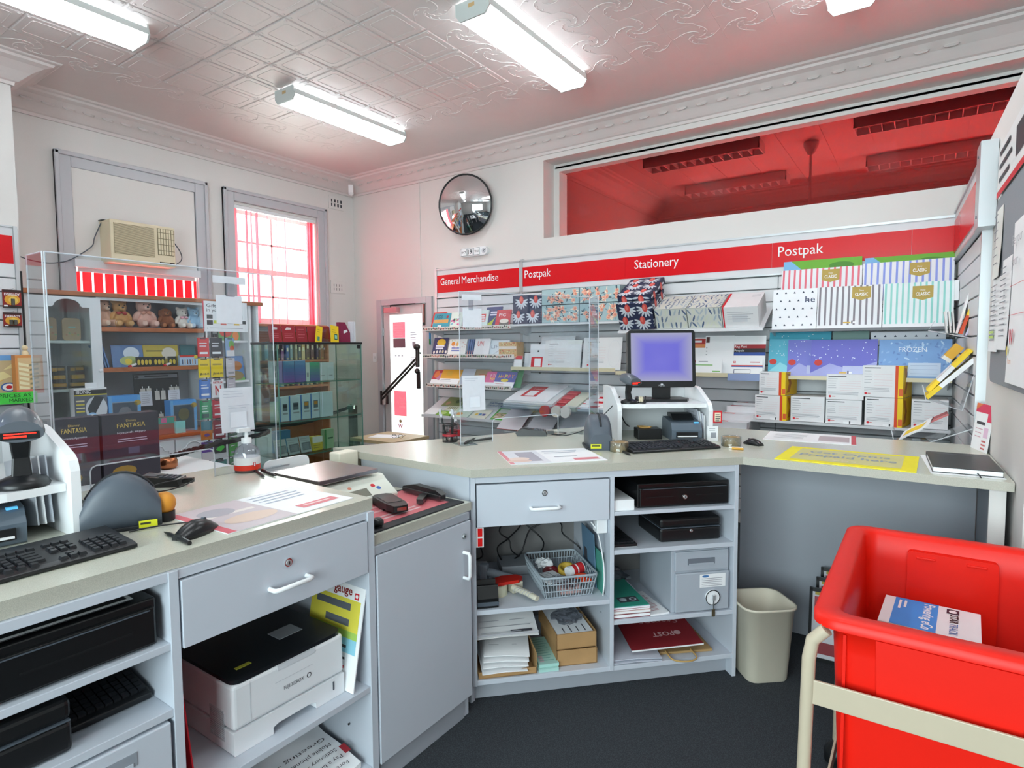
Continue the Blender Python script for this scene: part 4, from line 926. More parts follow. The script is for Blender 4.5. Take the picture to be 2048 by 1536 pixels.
b = MB(); b.add([(.0, 4.2, 1.26), (.02, 4.2, 1.17), (.02, 4.5, 1.17), (.0, 4.5, 1.26)], [(0, 1, 2, 3)], acry); b.add([(.02, 4.2, 1.17), (.19, 4.2, 1.12), (.19, 4.5, 1.12), (.02, 4.5, 1.17)], [(0, 1, 2, 3)], acry)
b.add([(.19, 4.2, 1.12), (.268, 4.2, 1.46), (.268, 4.5, 1.46), (.19, 4.5, 1.12)], [(0, 1, 2, 3)], acry); b.build('tray', t)
MB().tube([(.0, 4.2, 1.26), (.02, 4.2, 1.17), (.19, 4.2, 1.12), (.268, 4.2, 1.46)], .0035, acry_edge, 6).build('edge', t)
slab('envelope', 'white envelope with yellow foot leaning in the wedge rack', 'envelope', (.03, 4.22, 1.175), (.245, 4.22, 1.40), .24, .024, white, ((.0, .3), yel))
slab('envelope', 'yellow prepaid envelope leaning highest in the wedge rack', 'envelope', (.035, 4.24, 1.215), (.23, 4.24, 1.455), .22, .022, yel, ((.25, .6), C('#e4e4e6')))
slab('satchel', 'curled orange-yellow satchel behind the wedge rack', 'satchel', (.13, 4.5, 1.38), (.2, 4.5, 1.47), .2, .05, C('#d8a428'), ((.0, .2), offw))
t = thing('brochure_tray', 'clear low tray with curled yellow satchel beside the counter', 'tray')
b = MB(); b.add([(-.14, 4.05, 1.0), (-.12, 4.05, .92), (-.12, 4.35, .92), (-.14, 4.35, 1.0)], [(0, 1, 2, 3)], acry); b.add([(-.12, 4.05, .92), (.0, 4.05, .925), (.26, 4.05, 1.05), (.26, 4.35, 1.05), (.0, 4.35, .925), (-.12, 4.35, .92)], [(0, 1, 4, 5), (1, 2, 3, 4)], acry); b.build('tray', t)
MB().tube([(-.14, 4.05, 1.0), (-.12, 4.05, .92), (.0, 4.05, .925), (.26, 4.05, 1.05)], .0035, acry_edge, 6).build('edge', t)
b = MB(); n = 9; pr_ = [(-.105+.016*i, .945+.075*math.sin(i/n*1.5)+(.03 if i > 6 else 0)*(i-6)/3) for i in range(n+1)]
pts = [p for x, zz in pr_ for p in ((x, 4.07, zz), (x+.02, 4.32, zz+.02))]
b.add(pts, [(2*i, 2*i+2, 2*i+3, 2*i+1) for i in range(n)], white); b.add([(p[0], p[1], p[2]-.008) for p in pts], [(2*i+1, 2*i+3, 2*i+2, 2*i) for i in range(n)], offw)
b.add([(p[0], p[1]+(.05 if k % 2 == 0 else -.09), p[2]+.002) for k, p in enumerate(pts)][2:16], [(2*i, 2*i+2, 2*i+3, 2*i+1) for i in range(6)], yel)
b.add([pts[2*i] for i in range(n+1)]+[(pts[2*i][0], 4.07, pts[2*i][2]-.008) for i in range(n+1)], [(i, i+1, n+2+i, n+1+i) for i in range(n)], offw)
b.build('satchel', label='curled white and yellow satchel lying in the low tray', cat='satchel')
slab('envelope', 'white envelope with red edge sliding out of the low tray', 'envelope', (.03, 4.2, 1.03), (.13, 4.2, 1.09), .15, .01, white, ((0, 1), C('#c86a6a')))

# ================================================================== counters
def worktop(name, poly, z1, th, label, bev=.004):
    b = MB(); n = len(poly); b.prism(poly, z1-th, z1, top_edge, cap=top_lam); return b.build(name, label=label, cat='worktop')
worktop('worktop', [(-1.615, -1.2), (-1.615, 1.447), (-2.62, 1.50), (-2.62, -1.2)], .96, .042, 'speckled pale laminate worktop of the near counter with the keyboard')
worktop('worktop', [(-1.615, 1.449), (-1.615, 2.015), (-2.55, 2.045), (-2.55, 1.503)], .82, .036, 'lower speckled worktop under the scales and black mat')
worktop('worktop', [(-1.62, 2.02), (-.70, 2.965), (.305, 2.965), (.268, 3.965), (-1.62, 3.965), (-2.61, 2.07)], .96, .036, 'large angled speckled worktop carrying the monitor')
def handle(parent, u, z, L, vert=False, v=0):
    h = L/2; b = MB()
    if vert: p = [(u, v, z-h), (u, v-.028, z-h), (u, v-.034, z-h+.012), (u, v-.034, z+h-.012), (u, v-.028, z+h), (u, v, z+h)]
    else: p = [(u-h, v, z), (u-h, v-.028, z), (u-h+.012, v-.034, z), (u+h-.012, v-.034, z), (u+h, v-.028, z), (u+h, v, z)]
    b.tube(p, .0075, white_p, 8); return b.build('handle', parent)
def lock(parent, u, z, v=0, r=.013):
    b = MB(); b.cyl((u, v-.004, z), (u, v, z), r, chrome, n=16); b.cyl((u, v-.007, z), (u, v-.004, z), r*.7, alu, n=14); b.box((u-.0015, v-.0085, z-.005), (u+.0015, v-.0068, z+.005), black); return b.build('lock', parent)
def panel(name, a, c, parent, m=None, bev=.0015): return MB().box(a, c, m or lam).build(name, parent, bevel=bev)
def drawer(parent, u0, u1, z0, z1, lk=True):
    d = panel('drawer', (u0, -.004, z0), (u1, .45, z1), parent)
    handle(d, (u0+u1)/2, z0+(z1-z0)*.40, .13, v=-.004)
    if lk: lock(d, (u0+u1)/2, z0+(z1-z0)*.74, -.004)
    return d
# near cabinet: local u = world y, front faces +x
n1 = thing('counter_cabinet', 'grey laminate counter cabinet holding the printer and cash drawers', 'cabinet', (-1.60, 0, 0), R(90))
for u0, u1 in ((.735, .76), (1.41, 1.44)): panel('side_panel', (u0, 0, FLOOR), (u1, .55, .917), n1)
panel('side_panel', (-.9, 0, FLOOR), (-.875, .55, .917), n1)
panel('rail', (-.875, .004, .892), (.735, .02, .917), n1); panel('rail', (.76, .004, .892), (1.41, .02, .917), n1)
panel('back_panel', (-.875, .535, FLOOR), (1.41, .55, .917), n1)
drawer(n1, .765, 1.405, .702, .887)
panel('shelf', (.76, .004, .258), (1.41, .535, .28), n1); panel('shelf', (-.875, .004, .708), (.735, .535, .728), n1); panel('shelf', (-.875, .004, .528), (.735, .535, .55), n1)
panel('shelf', (.76, .004, -.045), (1.41, .535, -.022), n1)
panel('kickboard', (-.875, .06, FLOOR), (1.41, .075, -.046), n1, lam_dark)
for k, (z0, z1) in enumerate(((.37, .52), (.20, .36))):
    d = MB(); d.box((-.2, -.002, z0), (.725, .4, z1), lam); d = d.build('drawer', n1, bevel=.003)
    b = MB(); b.box((.42, -.004, z0+.085), (.64, .0, z1-.03), C('#8f959e')); b.box((.43, -.006, z0+.085), (.63, -.002, z0+.095), lam); b.build('recessed_pull', d)
for u in (1.405,): MB().cyl((u-.004, .12, .1), (u, .12, .1), .004, black, n=8).build('peg_hole', n1)
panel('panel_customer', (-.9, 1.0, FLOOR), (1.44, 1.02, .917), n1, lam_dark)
# lower cupboard with the door
n2 = thing('low_cupboard', 'low grey cupboard with one door between the two counters', 'cupboard', (-1.60, 0, 0), R(90))
panel('carcass', (1.441, .02, FLOOR), (1.985, .9, .783), n2); panel('rail', (1.441, .003, .752), (1.985, .02, .783), n2, lam_dark)
d = panel('door', (1.447, -.004, -.035), (1.985, .016, .748), n2, None, .002)
handle(d, 1.935, .565, .11, True, -.004); lock(d, 1.937, .69, -.004)
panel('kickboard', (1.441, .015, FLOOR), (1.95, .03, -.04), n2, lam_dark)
# angled cabinet facing the camera
c0 = Vector((-1.62, 2.02, 0))+Vector((-.7071, .7071, 0))*.02
n3 = thing('counter_cabinet', 'angled grey cabinet with open shelves, basket and cash drawer', 'cabinet', c0, R(45))
panel('side_panel', (.0, 0, -.04), (.022, .62, .924), n3); panel('divider', (.65, .0, -.035), (.67, .62, .9), n3); panel('side_panel', (1.28, 0, FLOOR), (1.30, .62, .924), n3)
panel('rail', (.022, .002, .892), (1.28, .02, .924), n3); panel('back_panel', (.022, .6, -.035), (1.28, .615, .924), n3, mat('shaded_back', '#7f7d7c', .7, noise=.1))  # back panel colour darkened to stand for the shade inside the bays
drawer(n3, .027, .645, .695, .886)
panel('shelf', (.022, .004, .289), (.65, .6, .31), n3); panel('bottom', (.022, .004, -.038), (1.28, .6, -.015), n3)
for z0, z1 in ((.708, .726), (.522, .544), (.185, .205)): panel('shelf', (.67, .004, z0), (1.28, .6, z1), n3)
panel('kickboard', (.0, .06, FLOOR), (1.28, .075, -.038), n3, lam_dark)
MB().box((.595, .03, .62), (.648, .09, .692), white_p).build('socket_box', n3, bevel=.004)
for z in (.2, .12, .48): MB().cyl((.644, .12, z), (.65, .12, z), .004, C('#8a8f98'), n=8).build('peg_hole', n3)
b = MB(); b.box((.024, .01, .60), (.058, .024, .69), white_p)
for z in (.606, .650): b.box((.031, .006, z), (.051, .0105, z+.036), mat('rocker_red', '#e01818', .3))
b.build('rocker_switch', n3)
# customer-side casing of the angled counter
cs = thing('counter_casing', 'grey casing panels closing the customer side of the angled counter', 'counter panel')
b = MB(); b.prism([(-1.655, 2.05), (-1.655, 2.075), (-2.40, 2.105), (-2.40, 2.08)], FLOOR, .923, lam); b.build('end_panel', cs)
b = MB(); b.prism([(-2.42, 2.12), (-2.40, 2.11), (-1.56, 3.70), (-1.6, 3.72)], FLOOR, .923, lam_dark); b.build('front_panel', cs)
b = MB(); b.prism([(-2.53, 2.09), (-2.42, 2.09), (-2.42, 2.16), (-2.50, 2.16)], .3, .923, C('#a29a84')); b.build('corner_post', cs)
# knee space under the right counter
kn = thing('counter_casing', 'grey panels closing the knee space under the right counter', 'counter panel')
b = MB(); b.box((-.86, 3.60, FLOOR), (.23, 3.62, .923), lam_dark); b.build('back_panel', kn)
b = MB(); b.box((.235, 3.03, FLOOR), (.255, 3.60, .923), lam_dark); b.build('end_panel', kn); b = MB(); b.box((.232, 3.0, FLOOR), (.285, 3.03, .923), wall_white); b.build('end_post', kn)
# ================================================================== things on the counters
H = .96
KEYP = []
def keyboard(label, loc, rz, L=.47, D=.165):
    t = thing('keyboard', label, 'keyboard', loc, rz)
    b = MB(); b.prism([(0, .002), (0, .012), (D*.1, .017), (D, .034), (D, .008), (D*.9, .002)], 0, L, keycap if False else black, 'x'); b.build('body', t, bevel=.004)
    if not KEYP:
        for w in (1, 1.5, 2, 6):
            ww = .0175*w+(w-1)*.0015
            k = MB(); k.loft([[(0, 0, 0), (ww, 0, 0), (ww, .0165, 0), (0, .0165, 0)], [(.0022, .0025, .0075), (ww-.0022, .0025, .0075), (ww-.0022, .0145, .0075), (.0022, .0145, .0075)]], keycap, False)
            KEYP.append((w, k))
    meshes = {}
    def key(x, row, w=1):
        y = .014+row*.0192+(.012 if row == 5 else 0)
        loc2 = (x, y, .0145+(y/D)*.0175); rot = (math.atan2(.017, D*.9), 0, 0)
        if w not in meshes: meshes[w] = [k for ww, k in KEYP if ww == w][0].build('key', t, loc2, rot)
        else: share(meshes[w], t, loc2, rot)
    s = L/.47; p = .0192*s; x0 = .012
    for r in range(5):
        off = (0, .009, .006, .003, 0)[r]; i = 0; x = x0
        if r == 0:
            for _ in range(3): key(x, 0); x += p*1.25
            key(x, 0, 6); x += p*6.3
            for _ in range(3): key(x, 0); x += p*1.25
        else:
            key(x, r, 1.5); x += p*1.5+off*.2
            for _ in range(11): key(x, r); x += p
            key(x, r, 2)
    x = x0
    for g in (1, 4, 4, 4):
        for _ in range(g): key(x, 5); x += p
        x += p*.62
    xn = x0+p*15.5
    for r in (3, 4, 5):
        for i in range(3): key(xn+i*p, r)
    for i in range(3): key(xn+i*p, 0)
    key(xn+p, 1)
    xn += p*3.6
    for r in range(5):
        for i in range(4): key(xn+i*p, r)
    return t
keyboard('large black keyboard lying on the near counter', (-1.725, .225, H), R(92), .5, .185)
keyboard('black keyboard in front of the monitor on the angled counter', (-1.175, 2.755, H), R(50), .5, .175)
def mouse(label, loc, rz, s=1):
    t = thing('computer_mouse', label, 'mouse', loc, rz)
    rings = []
    for k in range(9):
        v = k/8; y = -.055+.11*v; hh = .034*math.sin(math.pi*(.12+.8*v))**.8; w = .03*math.sin(math.pi*(.16+.7*v))**.6
        rings.append([(w*math.cos(R(a))*s, y*s, max(0, hh*math.sin(R(a)))*s) for a in range(0, 181, 18)])
    MB().loft(rings, mat('mouse_gloss', '#0e0f12', .3, noise=.05), True).build('shell', t)
    MB().cyl((-.004*s, .025*s, .026*s), (.004*s, .025*s, .026*s), .006*s, grey_p, n=10).build('wheel', t)
    return t
m1 = mouse('glossy black mouse beside the pen on the near counter', (-1.735, .88, H), R(24), 1.25)
MB().tube(curve([(0, .06, .012), (-.03, .09, .006), (-.1, .07, .006), (-.16, .02, .006), (-.2, -.03, .004)]), .0025, black, 6).build('cable', m1)
mouse('small black mouse on the right counter past the keyboard', (-.745, 3.37, H), R(60))
def pen(label, p0, p1, m=None, r=.0062):
    t = thing('pen', label, 'pen', p0); d = Vector(p1)-Vector(p0); m = m or black
    MB().cyl((0, 0, 0), d*.8, r, m, n=8).build('barrel', t); MB().cyl(d*.8, d, r*.9, m, r*.25, 8).build('tip', t)
    MB().tube([V(0, 0, r), d*.28+V(0, 0, r*1.35)], r*.28, chrome, 5).build('clip', t)
pen('black pen lying in front of the near mouse', (-1.645, .815, H+.006), (-1.81, .825, H+.006))
pen('black pen beside the hand sanitiser, nearer the bottle', (-2.385, 1.475, H+.006), (-2.24, 1.425, H+.006))
pen('black pen beside the hand sanitiser, nearer the scales', (-2.37, 1.495, H+.006), (-2.215, 1.462, H+.006))
pen('black pen by the pen cup, tilted over its neighbour', (-2.075, 2.535, H+.006), (-2.125, 2.70, H+.012))
pen('black pen by the pen cup, pointing along the counter', (-2.06, 2.765, H+.006), (-2.10, 2.60, H+.006))
pen('black pen at the front corner of the angled keyboard', (-1.265, 2.80, H+.006), (-1.165, 2.70, H+.006))
for i, (m, lab) in enumerate(((C('#e8e4d8'), 'white crayon stub by the right keyboard end'), (C('#d8a038'), 'orange crayon stub by the right keyboard end'))):
    MB().cyl((-.82+.02*i, 3.17-.02*i, H+.006), (-.755+.01*i, 3.19-.03*i, H+.006), .006, m, n=8).build('crayon', label=lab, cat='crayon')
def leaflet(name, label, cat, pts, deco=None, th=.0025, m=None, z=H):
    """sheet lying flat: pts = four corners, first edge is the foot of the print"""
    a, bq, c, d = [Vector((p[0], p[1], 0)) for p in pts]; o = MB(); ax = a
    w = (bq-a).length; h = (d-a).length; xd = (bq-a).normalized(); yd = (d-a); yd = (yd-xd*yd.dot(xd)).normalized()
    rz = math.atan2(xd.y, xd.x)
    o.box((0, 0, 0), (w, h, th), m or white); o.fr((0, 0, th), (1, 0, 0), (0, 1, 0))
    if deco: deco(o, w, h)
    return o.build(name, loc=(a.x, a.y, z+.0005), rot=rz, label=label, cat=cat)
def d_lf(b, w, h):
    b.pr(0, 0, w*.045, h, C('#d98a94')); b.pr(w*.045, 0, w*.42, h*.98, C('#dfe0e6')); b.pr(w*.16, h*.15, w*.36, h*.85, C('#a9a5b0')); b.disc(w*.14, h*.35, .05, .04, C('#e6cfc4')); b.disc(w*.12, h*.2, .06, .03, C('#e0c2b6'))
    b.lines(w*.47, h*.85, w*.92, 2, h*.13, .012, C('#b0b6c6')); b.lines(w*.52, h*.42, w*.8, 1, .02, .02, C('#b0b3bd')); b.pr(w*.68, h*.1, w*.95, h*.24, C('#d9838c'))
leaflet('counter_mat', 'white promotional counter mat with pink edge on the angled counter', 'counter mat', [(-1.53, 2.20), (-1.21, 2.54), (-1.42, 2.77), (-1.78, 2.43)], d_lf)
def d_lf2(b, w, h):
    b.pr(0, 0, w*.5, h, C('#c9bcc0')); b.pr(0, 0, w*.06, h, C('#d0606c')); b.pr(w*.1, h*.55, w*.45, h*.62, C('#e6dcd6'), .001); b.disc(w*.3, h*.3, .09, .05, C('#d9c0b0'), .001); b.disc(w*.22, h*.7, .06, .05, C('#a9a4ac'), .001)
    b.lines(w*.54, h*.9, w*.95, 4, h*.1, .009, C('#a9b2c6')); b.pr(w*.62, h*.12, w*.94, h*.26, C('#d9727c')); b.lines(w*.65, h*.21, w*.9, 1, .01, .012, C('#f0d0d0'), .0014)
leaflet('counter_mat', 'white and pink printed counter mat on the near counter', 'counter mat', [(-1.645, .925), (-1.665, 1.405), (-2.02, 1.41), (-1.98, .91)], d_lf2)
leaflet('counter_mat', 'white counter mat with red stripe at the back of the right counter', 'counter mat', [(-.74, 3.58), (-.28, 3.62), (-.29, 3.94), (-.75, 3.94)], lambda b, w, h: b.pr(w*.95, 0, w, h, C('#c84850')).pr(w*.6, h*.2, w*.93, h*.75, C('#b8a9ac')).lines(w*.1, h*.7, w*.5, 4, h*.13, .01, inkl))
def d_yl(b, w, h):
    b.pr(w*.1, h*.12, w*.9, h*.9, C('#cfc98a')); b.pt('Get Optus', w*.5, h*.62, .06, C('#8f9fb0'), .34, bold=True, al='c'); b.pt('Prepaid here', w*.5, h*.4, .06, C('#8f9fb0'), .4, bold=True, al='c'); b.pt('yes', w*.5, h*.2, .04, C('#e4d8c0'), .1, al='c')
leaflet('counter_mat', 'bright yellow counter mat with grey words on the right counter', 'counter mat', [(-.565, 2.99), (-.01, 2.98), (-.005, 3.44), (-.565, 3.41)], d_yl, m=C('#f2e412'))
# black diary on a sheet of paper
leaflet('paper_sheet', 'white sheet under the black diary', 'paper', [(.04, 3.0), (.285, 3.02), (.285, 3.5), (.05, 3.48)], None, .001)
t = thing('diary', 'thick black hardcover diary with ribbon on the right counter', 'book', (.045, 3.035, H+.002), R(3))
b = MB(); b.box((0, 0, 0), (.235, .42, .003), black); b.box((0, 0, .021), (.235, .42, .024), black); b.box((0, .417, .003), (.235, .42, .021), black); b.fr((0, 0, .024), (1, 0, 0), (0, 1, 0)).lines(.04, .37, .19, 1, .02, .009, C('#8a8a8e')); b.build('cover', t)
MB().box((.003, .003, .003), (.232, .417, .021), white).build('pages', t); MB().tube([(.15, 0, .01), (.155, -.03, .004), (.165, -.06, -.015), (.185, -.063, -.02)], .003, black, 5, flat=.4).build('ribbon', t)
# brochure standing against the partition
b = MB(); b.box((0, 0, 0), (.2, .003, .235), white); b.fr((0, 0, 0)).pr(0, .19, .2, .235, C('#d83a5c')).pr(.15, .15, .2, .19, C('#d83a5c')).pr(.03, .13, .13, .145, ink).lines(.03, .11, .12, 3, .02, .004, C('#d0a0b0')).pr(.13, .07, .18, .12, C('#e4c0d8')).lines(.12, .055, .18, 3, .018, .008, C('#c86a6a'))
b.fr((0, 0, 0)).pp([(0, .235), (.08, .235), (0, .2)], C('#e07a48'), .0012)
b.build('price_brochure', loc=(.215, 3.88, H), rot=(R(-6), 0, R(-75)), label='white and pink price brochure leaning on the right partition', cat='brochure')
def tape_roll(label, loc):
    t = thing('tape_roll', label, 'tape roll', loc)
    MB().lathe([(.045, 0), (.047, .004), (.047, .044), (.045, .048), (.03, .048), (.03, 0)], mat('tape_tan', '#a58a63', .3, noise=.1, nscale=40)).build('tape', t)
    MB().lathe([(.0515, .0), (.052, .05), (.0505, .05), (.05, 0)], acry).build('wrapper', t); MB().lathe([(.044, 0), (.046, .004)], C('#cfe0d4')).build('core_ring', t)
tape_roll('brown tape roll in a clear dish left of the keyboard', (-1.27, 2.80, H)); tape_roll('brown tape roll in a clear dish right of the keyboard', (-.835, 3.27, H))

# wire pen cup
cx, cy = -2.21, 2.57
t = thing('pen_cup', 'black wire-mesh pen cup with red band on the angled counter', 'pen cup', (cx, cy, H))
b = MB(); rr = .042
for z in (.001, .05, .098): b.tube([(rr*math.cos(R(a)), rr*math.sin(R(a)), z) for a in range(0, 360, 20)], .002 if z < .09 else .003, black, 5, closed=True)
for a in range(0, 360, 12): b.tube([(rr*math.cos(R(a)), rr*math.sin(R(a)), 0), (rr*math.cos(R(a+6)), rr*math.sin(R(a+6)), .098)], .0007, black, 4)
for z in range(1, 12): b.tube([(rr*math.cos(R(a)), rr*math.sin(R(a)), z*.0082) for a in range(0, 360, 24)], .0006, black, 4, closed=True)
b.lathe([(.042, 0), (.042, .003)], black); b.build('mesh_cup', t); b = MB(); b.lathe([(.0432, .034), (.0432, .046)], C('#a82430')); b.build('red_band', t)
for i, (dx, dy, lab) in enumerate(((-.012, -.01, 'black clip pen leaning left in the wire cup'), (.012, .0, 'black clip pen upright in the wire cup'), (.0, .014, 'black clip pen at the back of the wire cup'))):
    p = thing('pen', lab, 'pen', (cx+dx, cy+dy, H+.006)); tp = V(dx*2.2-.01, dy*1.5, .155)
    MB().cyl((0, 0, 0), tp, .0055, black, n=8).build('barrel', p); b = MB(); b.ell(tp*.9, (.012, .008, .016), alu, 8, 6); b.box(tuple(tp*.95-V(.006, .008, .0)), tuple(tp*.95+V(.006, -.002, .03)), C('#c9ccd2')); b.build('clip_head', p)
t = thing('pump_bottle', 'small clear pump bottle standing behind the pen cup', 'bottle', (-2.245, 2.655, H))
MB().lathe([(.03, 0), (.032, .01), (.032, .08), (.012, .1), (.012, .108)], bag_clear).build('bottle', t); MB().lathe([(.0325, .02), (.0325, .055)], redp).build('label_band', t)
b = MB(); b.lathe([(.014, .106), (.014, .12), (.005, .122), (.005, .15)], white_p); b.box((-.035, -.008, .148), (.012, .008, .16), white_p); b.build('pump', t)
# hand sanitiser
t = thing('sanitiser_bottle', 'clear hand sanitiser pump bottle with red and white label', 'bottle', (-2.43, 1.465, H))
MB().lathe([(.05, 0), (.053, .006), (.053, .085), (.045, .105), (.02, .12), (.018, .128)], bag_clear, n=24).build('bottle', t)
MB().lathe([(.051, .004), (.051, .05)], clear('gel', '#eef4f6', .02)).build('gel', t)
MB().lathe([(.0537, .012), (.0537, .034)], C('#e8341c'), n=24).build('red_label', t); MB().lathe([(.0538, .0345), (.0538, .066)], white, n=24).build('white_label', t)
b = MB(); b.fr((.0555, .0, .028), (0, 1, 0), (0, 0, 1)).pr(-.006, 0, .006, .018, redp).pr(-.003, .002, .003, .016, white, .001); b.build('cross_mark', t)
b = MB(); b.lathe([(.021, .126), (.021, .148), (.008, .15), (.007, .18)], white_p); b.box((-.012, -.04, .176), (.012, .014, .192), white_p); b.build('pump', t)
# clear screens
def screen(name, label, p0, p1, ztop, notch=None, th=.006, foot=True):
    a, c = Vector((p0[0], p0[1], 0)), Vector((p1[0], p1[1], 0)); L = (c-a).length; rz = math.atan2((c-a).y, (c-a).x)
    t = thing('counter_screen', label, 'screen', (p0[0], p0[1], H), rz); hgt = ztop-H
    if notch:
        n0, n1, nh = notch; out = [(0, 0), (n0, 0), (n0, nh-.02), (n0+.006, nh-.006), (n0+.02, nh), (n1-.02, nh), (n1-.006, nh-.006), (n1, nh-.02), (n1, 0), (L, 0), (L, hgt), (0, hgt)]
    else: out = [(0, 0), (L, 0), (L, hgt), (0, hgt)]
    MB().prism(out, -th/2, th/2, acry, 'y').build('panel', t)
    for (xa, za), (xb, zb) in zip(out, out[1:]+out[:1]):
        if za == zb == 0: continue
        b = MB(); d = Vector((xb-xa, 0, zb-za)); b.tube([(xa, 0, za), (xb, 0, zb)], th*.42, acry_edge, 4); b.build('edge', t)
    if foot:
        for x in (L*.03, L*.94): MB().box((x-.05, -.06, 0), (x+.05, .06, .004), acry).build('foot', t)
    return t
screen('a', 'clear acrylic counter screen on the near counter', (-2.45, .775), (-2.45, 1.625), 1.83, (.10, .555, .12))
screen('b', 'narrow clear return panel at the end of the near counter screen', (-2.455, .77), (-2.60, .77), 1.83, foot=False)
screen('c', 'clear acrylic counter screen on the angled counter', (-2.09, 2.52), (-1.71, 3.32), 1.80, (.2, .65, .13))
screen('d', 'narrow clear return panel beside the monitor stand', (-1.705, 3.318), (-1.54, 3.10), 1.79, foot=False)
def hang_note(lab1, lab2, lab3, P, xd, nx):
    """taped notes on a screen: P maps (u, z) to a point on the screen face"""
    def q(name, label, u0, z0, u1, z1, m, curl=0, deco=None, cut=False):
        b = MB(); k = 5; pts = []
        for i in range(k+1):
            zz = z0+(z1-z0)*i/k; off = .0045+curl*(1-i/k)**2
            for u in (u0, u1): pts.append(P(u, zz)+nx*off)
        b.add(pts, [(2*i, 2*i+1, 2*i+3, 2*i+2) for i in range(k)], m); b.add([p-nx*.001 for p in pts], [(2*i+2, 2*i+3, 2*i+1, 2*i) for i in range(k)], m)
        if deco: b.fr(P(u0, z0)+nx*(.0052+curl), xd, (0, 0, 1)); deco(b, u1-u0, z1-z0)
        b.build(name, label=label, cat='notice')
    return q
noteW = sheer('note_paper', '#f2f4fa', .35)
q = hang_note('', '', '', lambda u, z: V(-2.45, .775+u, z), V(0, 1, 0), V(1, 0, 0))
q('tape_strip', 'white tape strip at the top of the near counter screen', .575, 1.775, .72, 1.805, noteW)
q('tape_tail', 'vertical tape holding the upper note on the near screen', .63, 1.72, .67, 1.776, bag_clear)
q('note_square', 'small blank white note hanging high on the near screen', .585, 1.605, .70, 1.725, noteW)
q('note_sheet', 'white printed sheet hung low on the near counter screen', .585, 1.14, .735, 1.33, noteW, .01, lambda b, w, h: (b.lines(.01, h*.93, w*.75, 3, .012, .002, C('#c2c6d2')), b.pr(w*.25, h*.1, w*.75, h*.45, C('#dfe3ec')), b.lines(.03, h*.6, w*.9, 2, .01, .002, C('#c2c6d2'))))
dv = V(-1.71+2.09, 3.32-2.52, 0).normalized(); nv = V(dv.y, -dv.x, 0)
q = hang_note('', '', '', lambda u, z: V(-2.09, 2.52, z)+dv*u, dv, nv)
q('tape_strip', 'white tape strip at the top of the angled counter screen', .015, 1.755, .135, 1.785, noteW)
q('tape_tail', 'vertical tape holding the upper note on the angled screen', .055, 1.70, .085, 1.756, bag_clear)
q('note_square', 'small blank white note hanging high on the angled screen', .02, 1.605, .135, 1.71, noteW)
q('note_sheet', 'white printed sheet hung low on the angled counter screen', .012, 1.145, .15, 1.34, noteW, .008, lambda b, w, h: (b.lines(.01, h*.93, w*.7, 2, .012, .002, C('#c2c6d2')), b.pr(w*.3, h*.1, w*.75, h*.4, C('#dfe3ec'))))
# card terminals
def terminal(label, loc, rz):
    t = thing('card_terminal', label, 'card terminal', loc, rz)
    b = MB(); b.prism([(-.09, .0), (-.1, .02), (-.06, .045), (.08, .03), (.09, .0)], -.04, .04, black, 'y'); b.build('body', t, bevel=.006)
    b = MB(); b.fr((-.055, -.03, .0455), (1, -.0, -.1), (0, 1, 0)).pr(0, .005, .05, .055, C('#4a5058')); b.build('display', t)
    b = MB()
    for i in range(4):
        for j in range(3): b.box((.008+i*.016, -.028+j*.02, .036-i*.0018), (.02+i*.016, -.014+j*.02, .041-i*.0018), grey_p)
    b.build('keypad', t)
    MB().box((.09, -.02, .012), (.13, .0, .03), black).build('stand_foot', t)
    return t
e1 = terminal('black card terminal with coiled lead on the near counter', (-2.47, 1.12, H), R(40))
MB().tube(curve([(.1, -.02, .02), (.15, -.05, .03), (.12, -.1, .015), (.05, -.12, .004), (.02, -.08, .02), (.1, -.03, .03)]), .0025, black, 6).build('lead', e1)
e2 = terminal('black card terminal with looping lead behind the angled screen', (-1.94, 3.02, H), R(28))
MB().tube(curve([(.09, 0, .02), (.16, .02, .004), (.2, .1, .004), (.13, .12, .004), (.1, .05, .005), (.2, -.02, .004), (.34, -.06, .06), (.46, -.06, .17), (.52, -.03, .24)]), .003, black, 6).build('lead', e2)
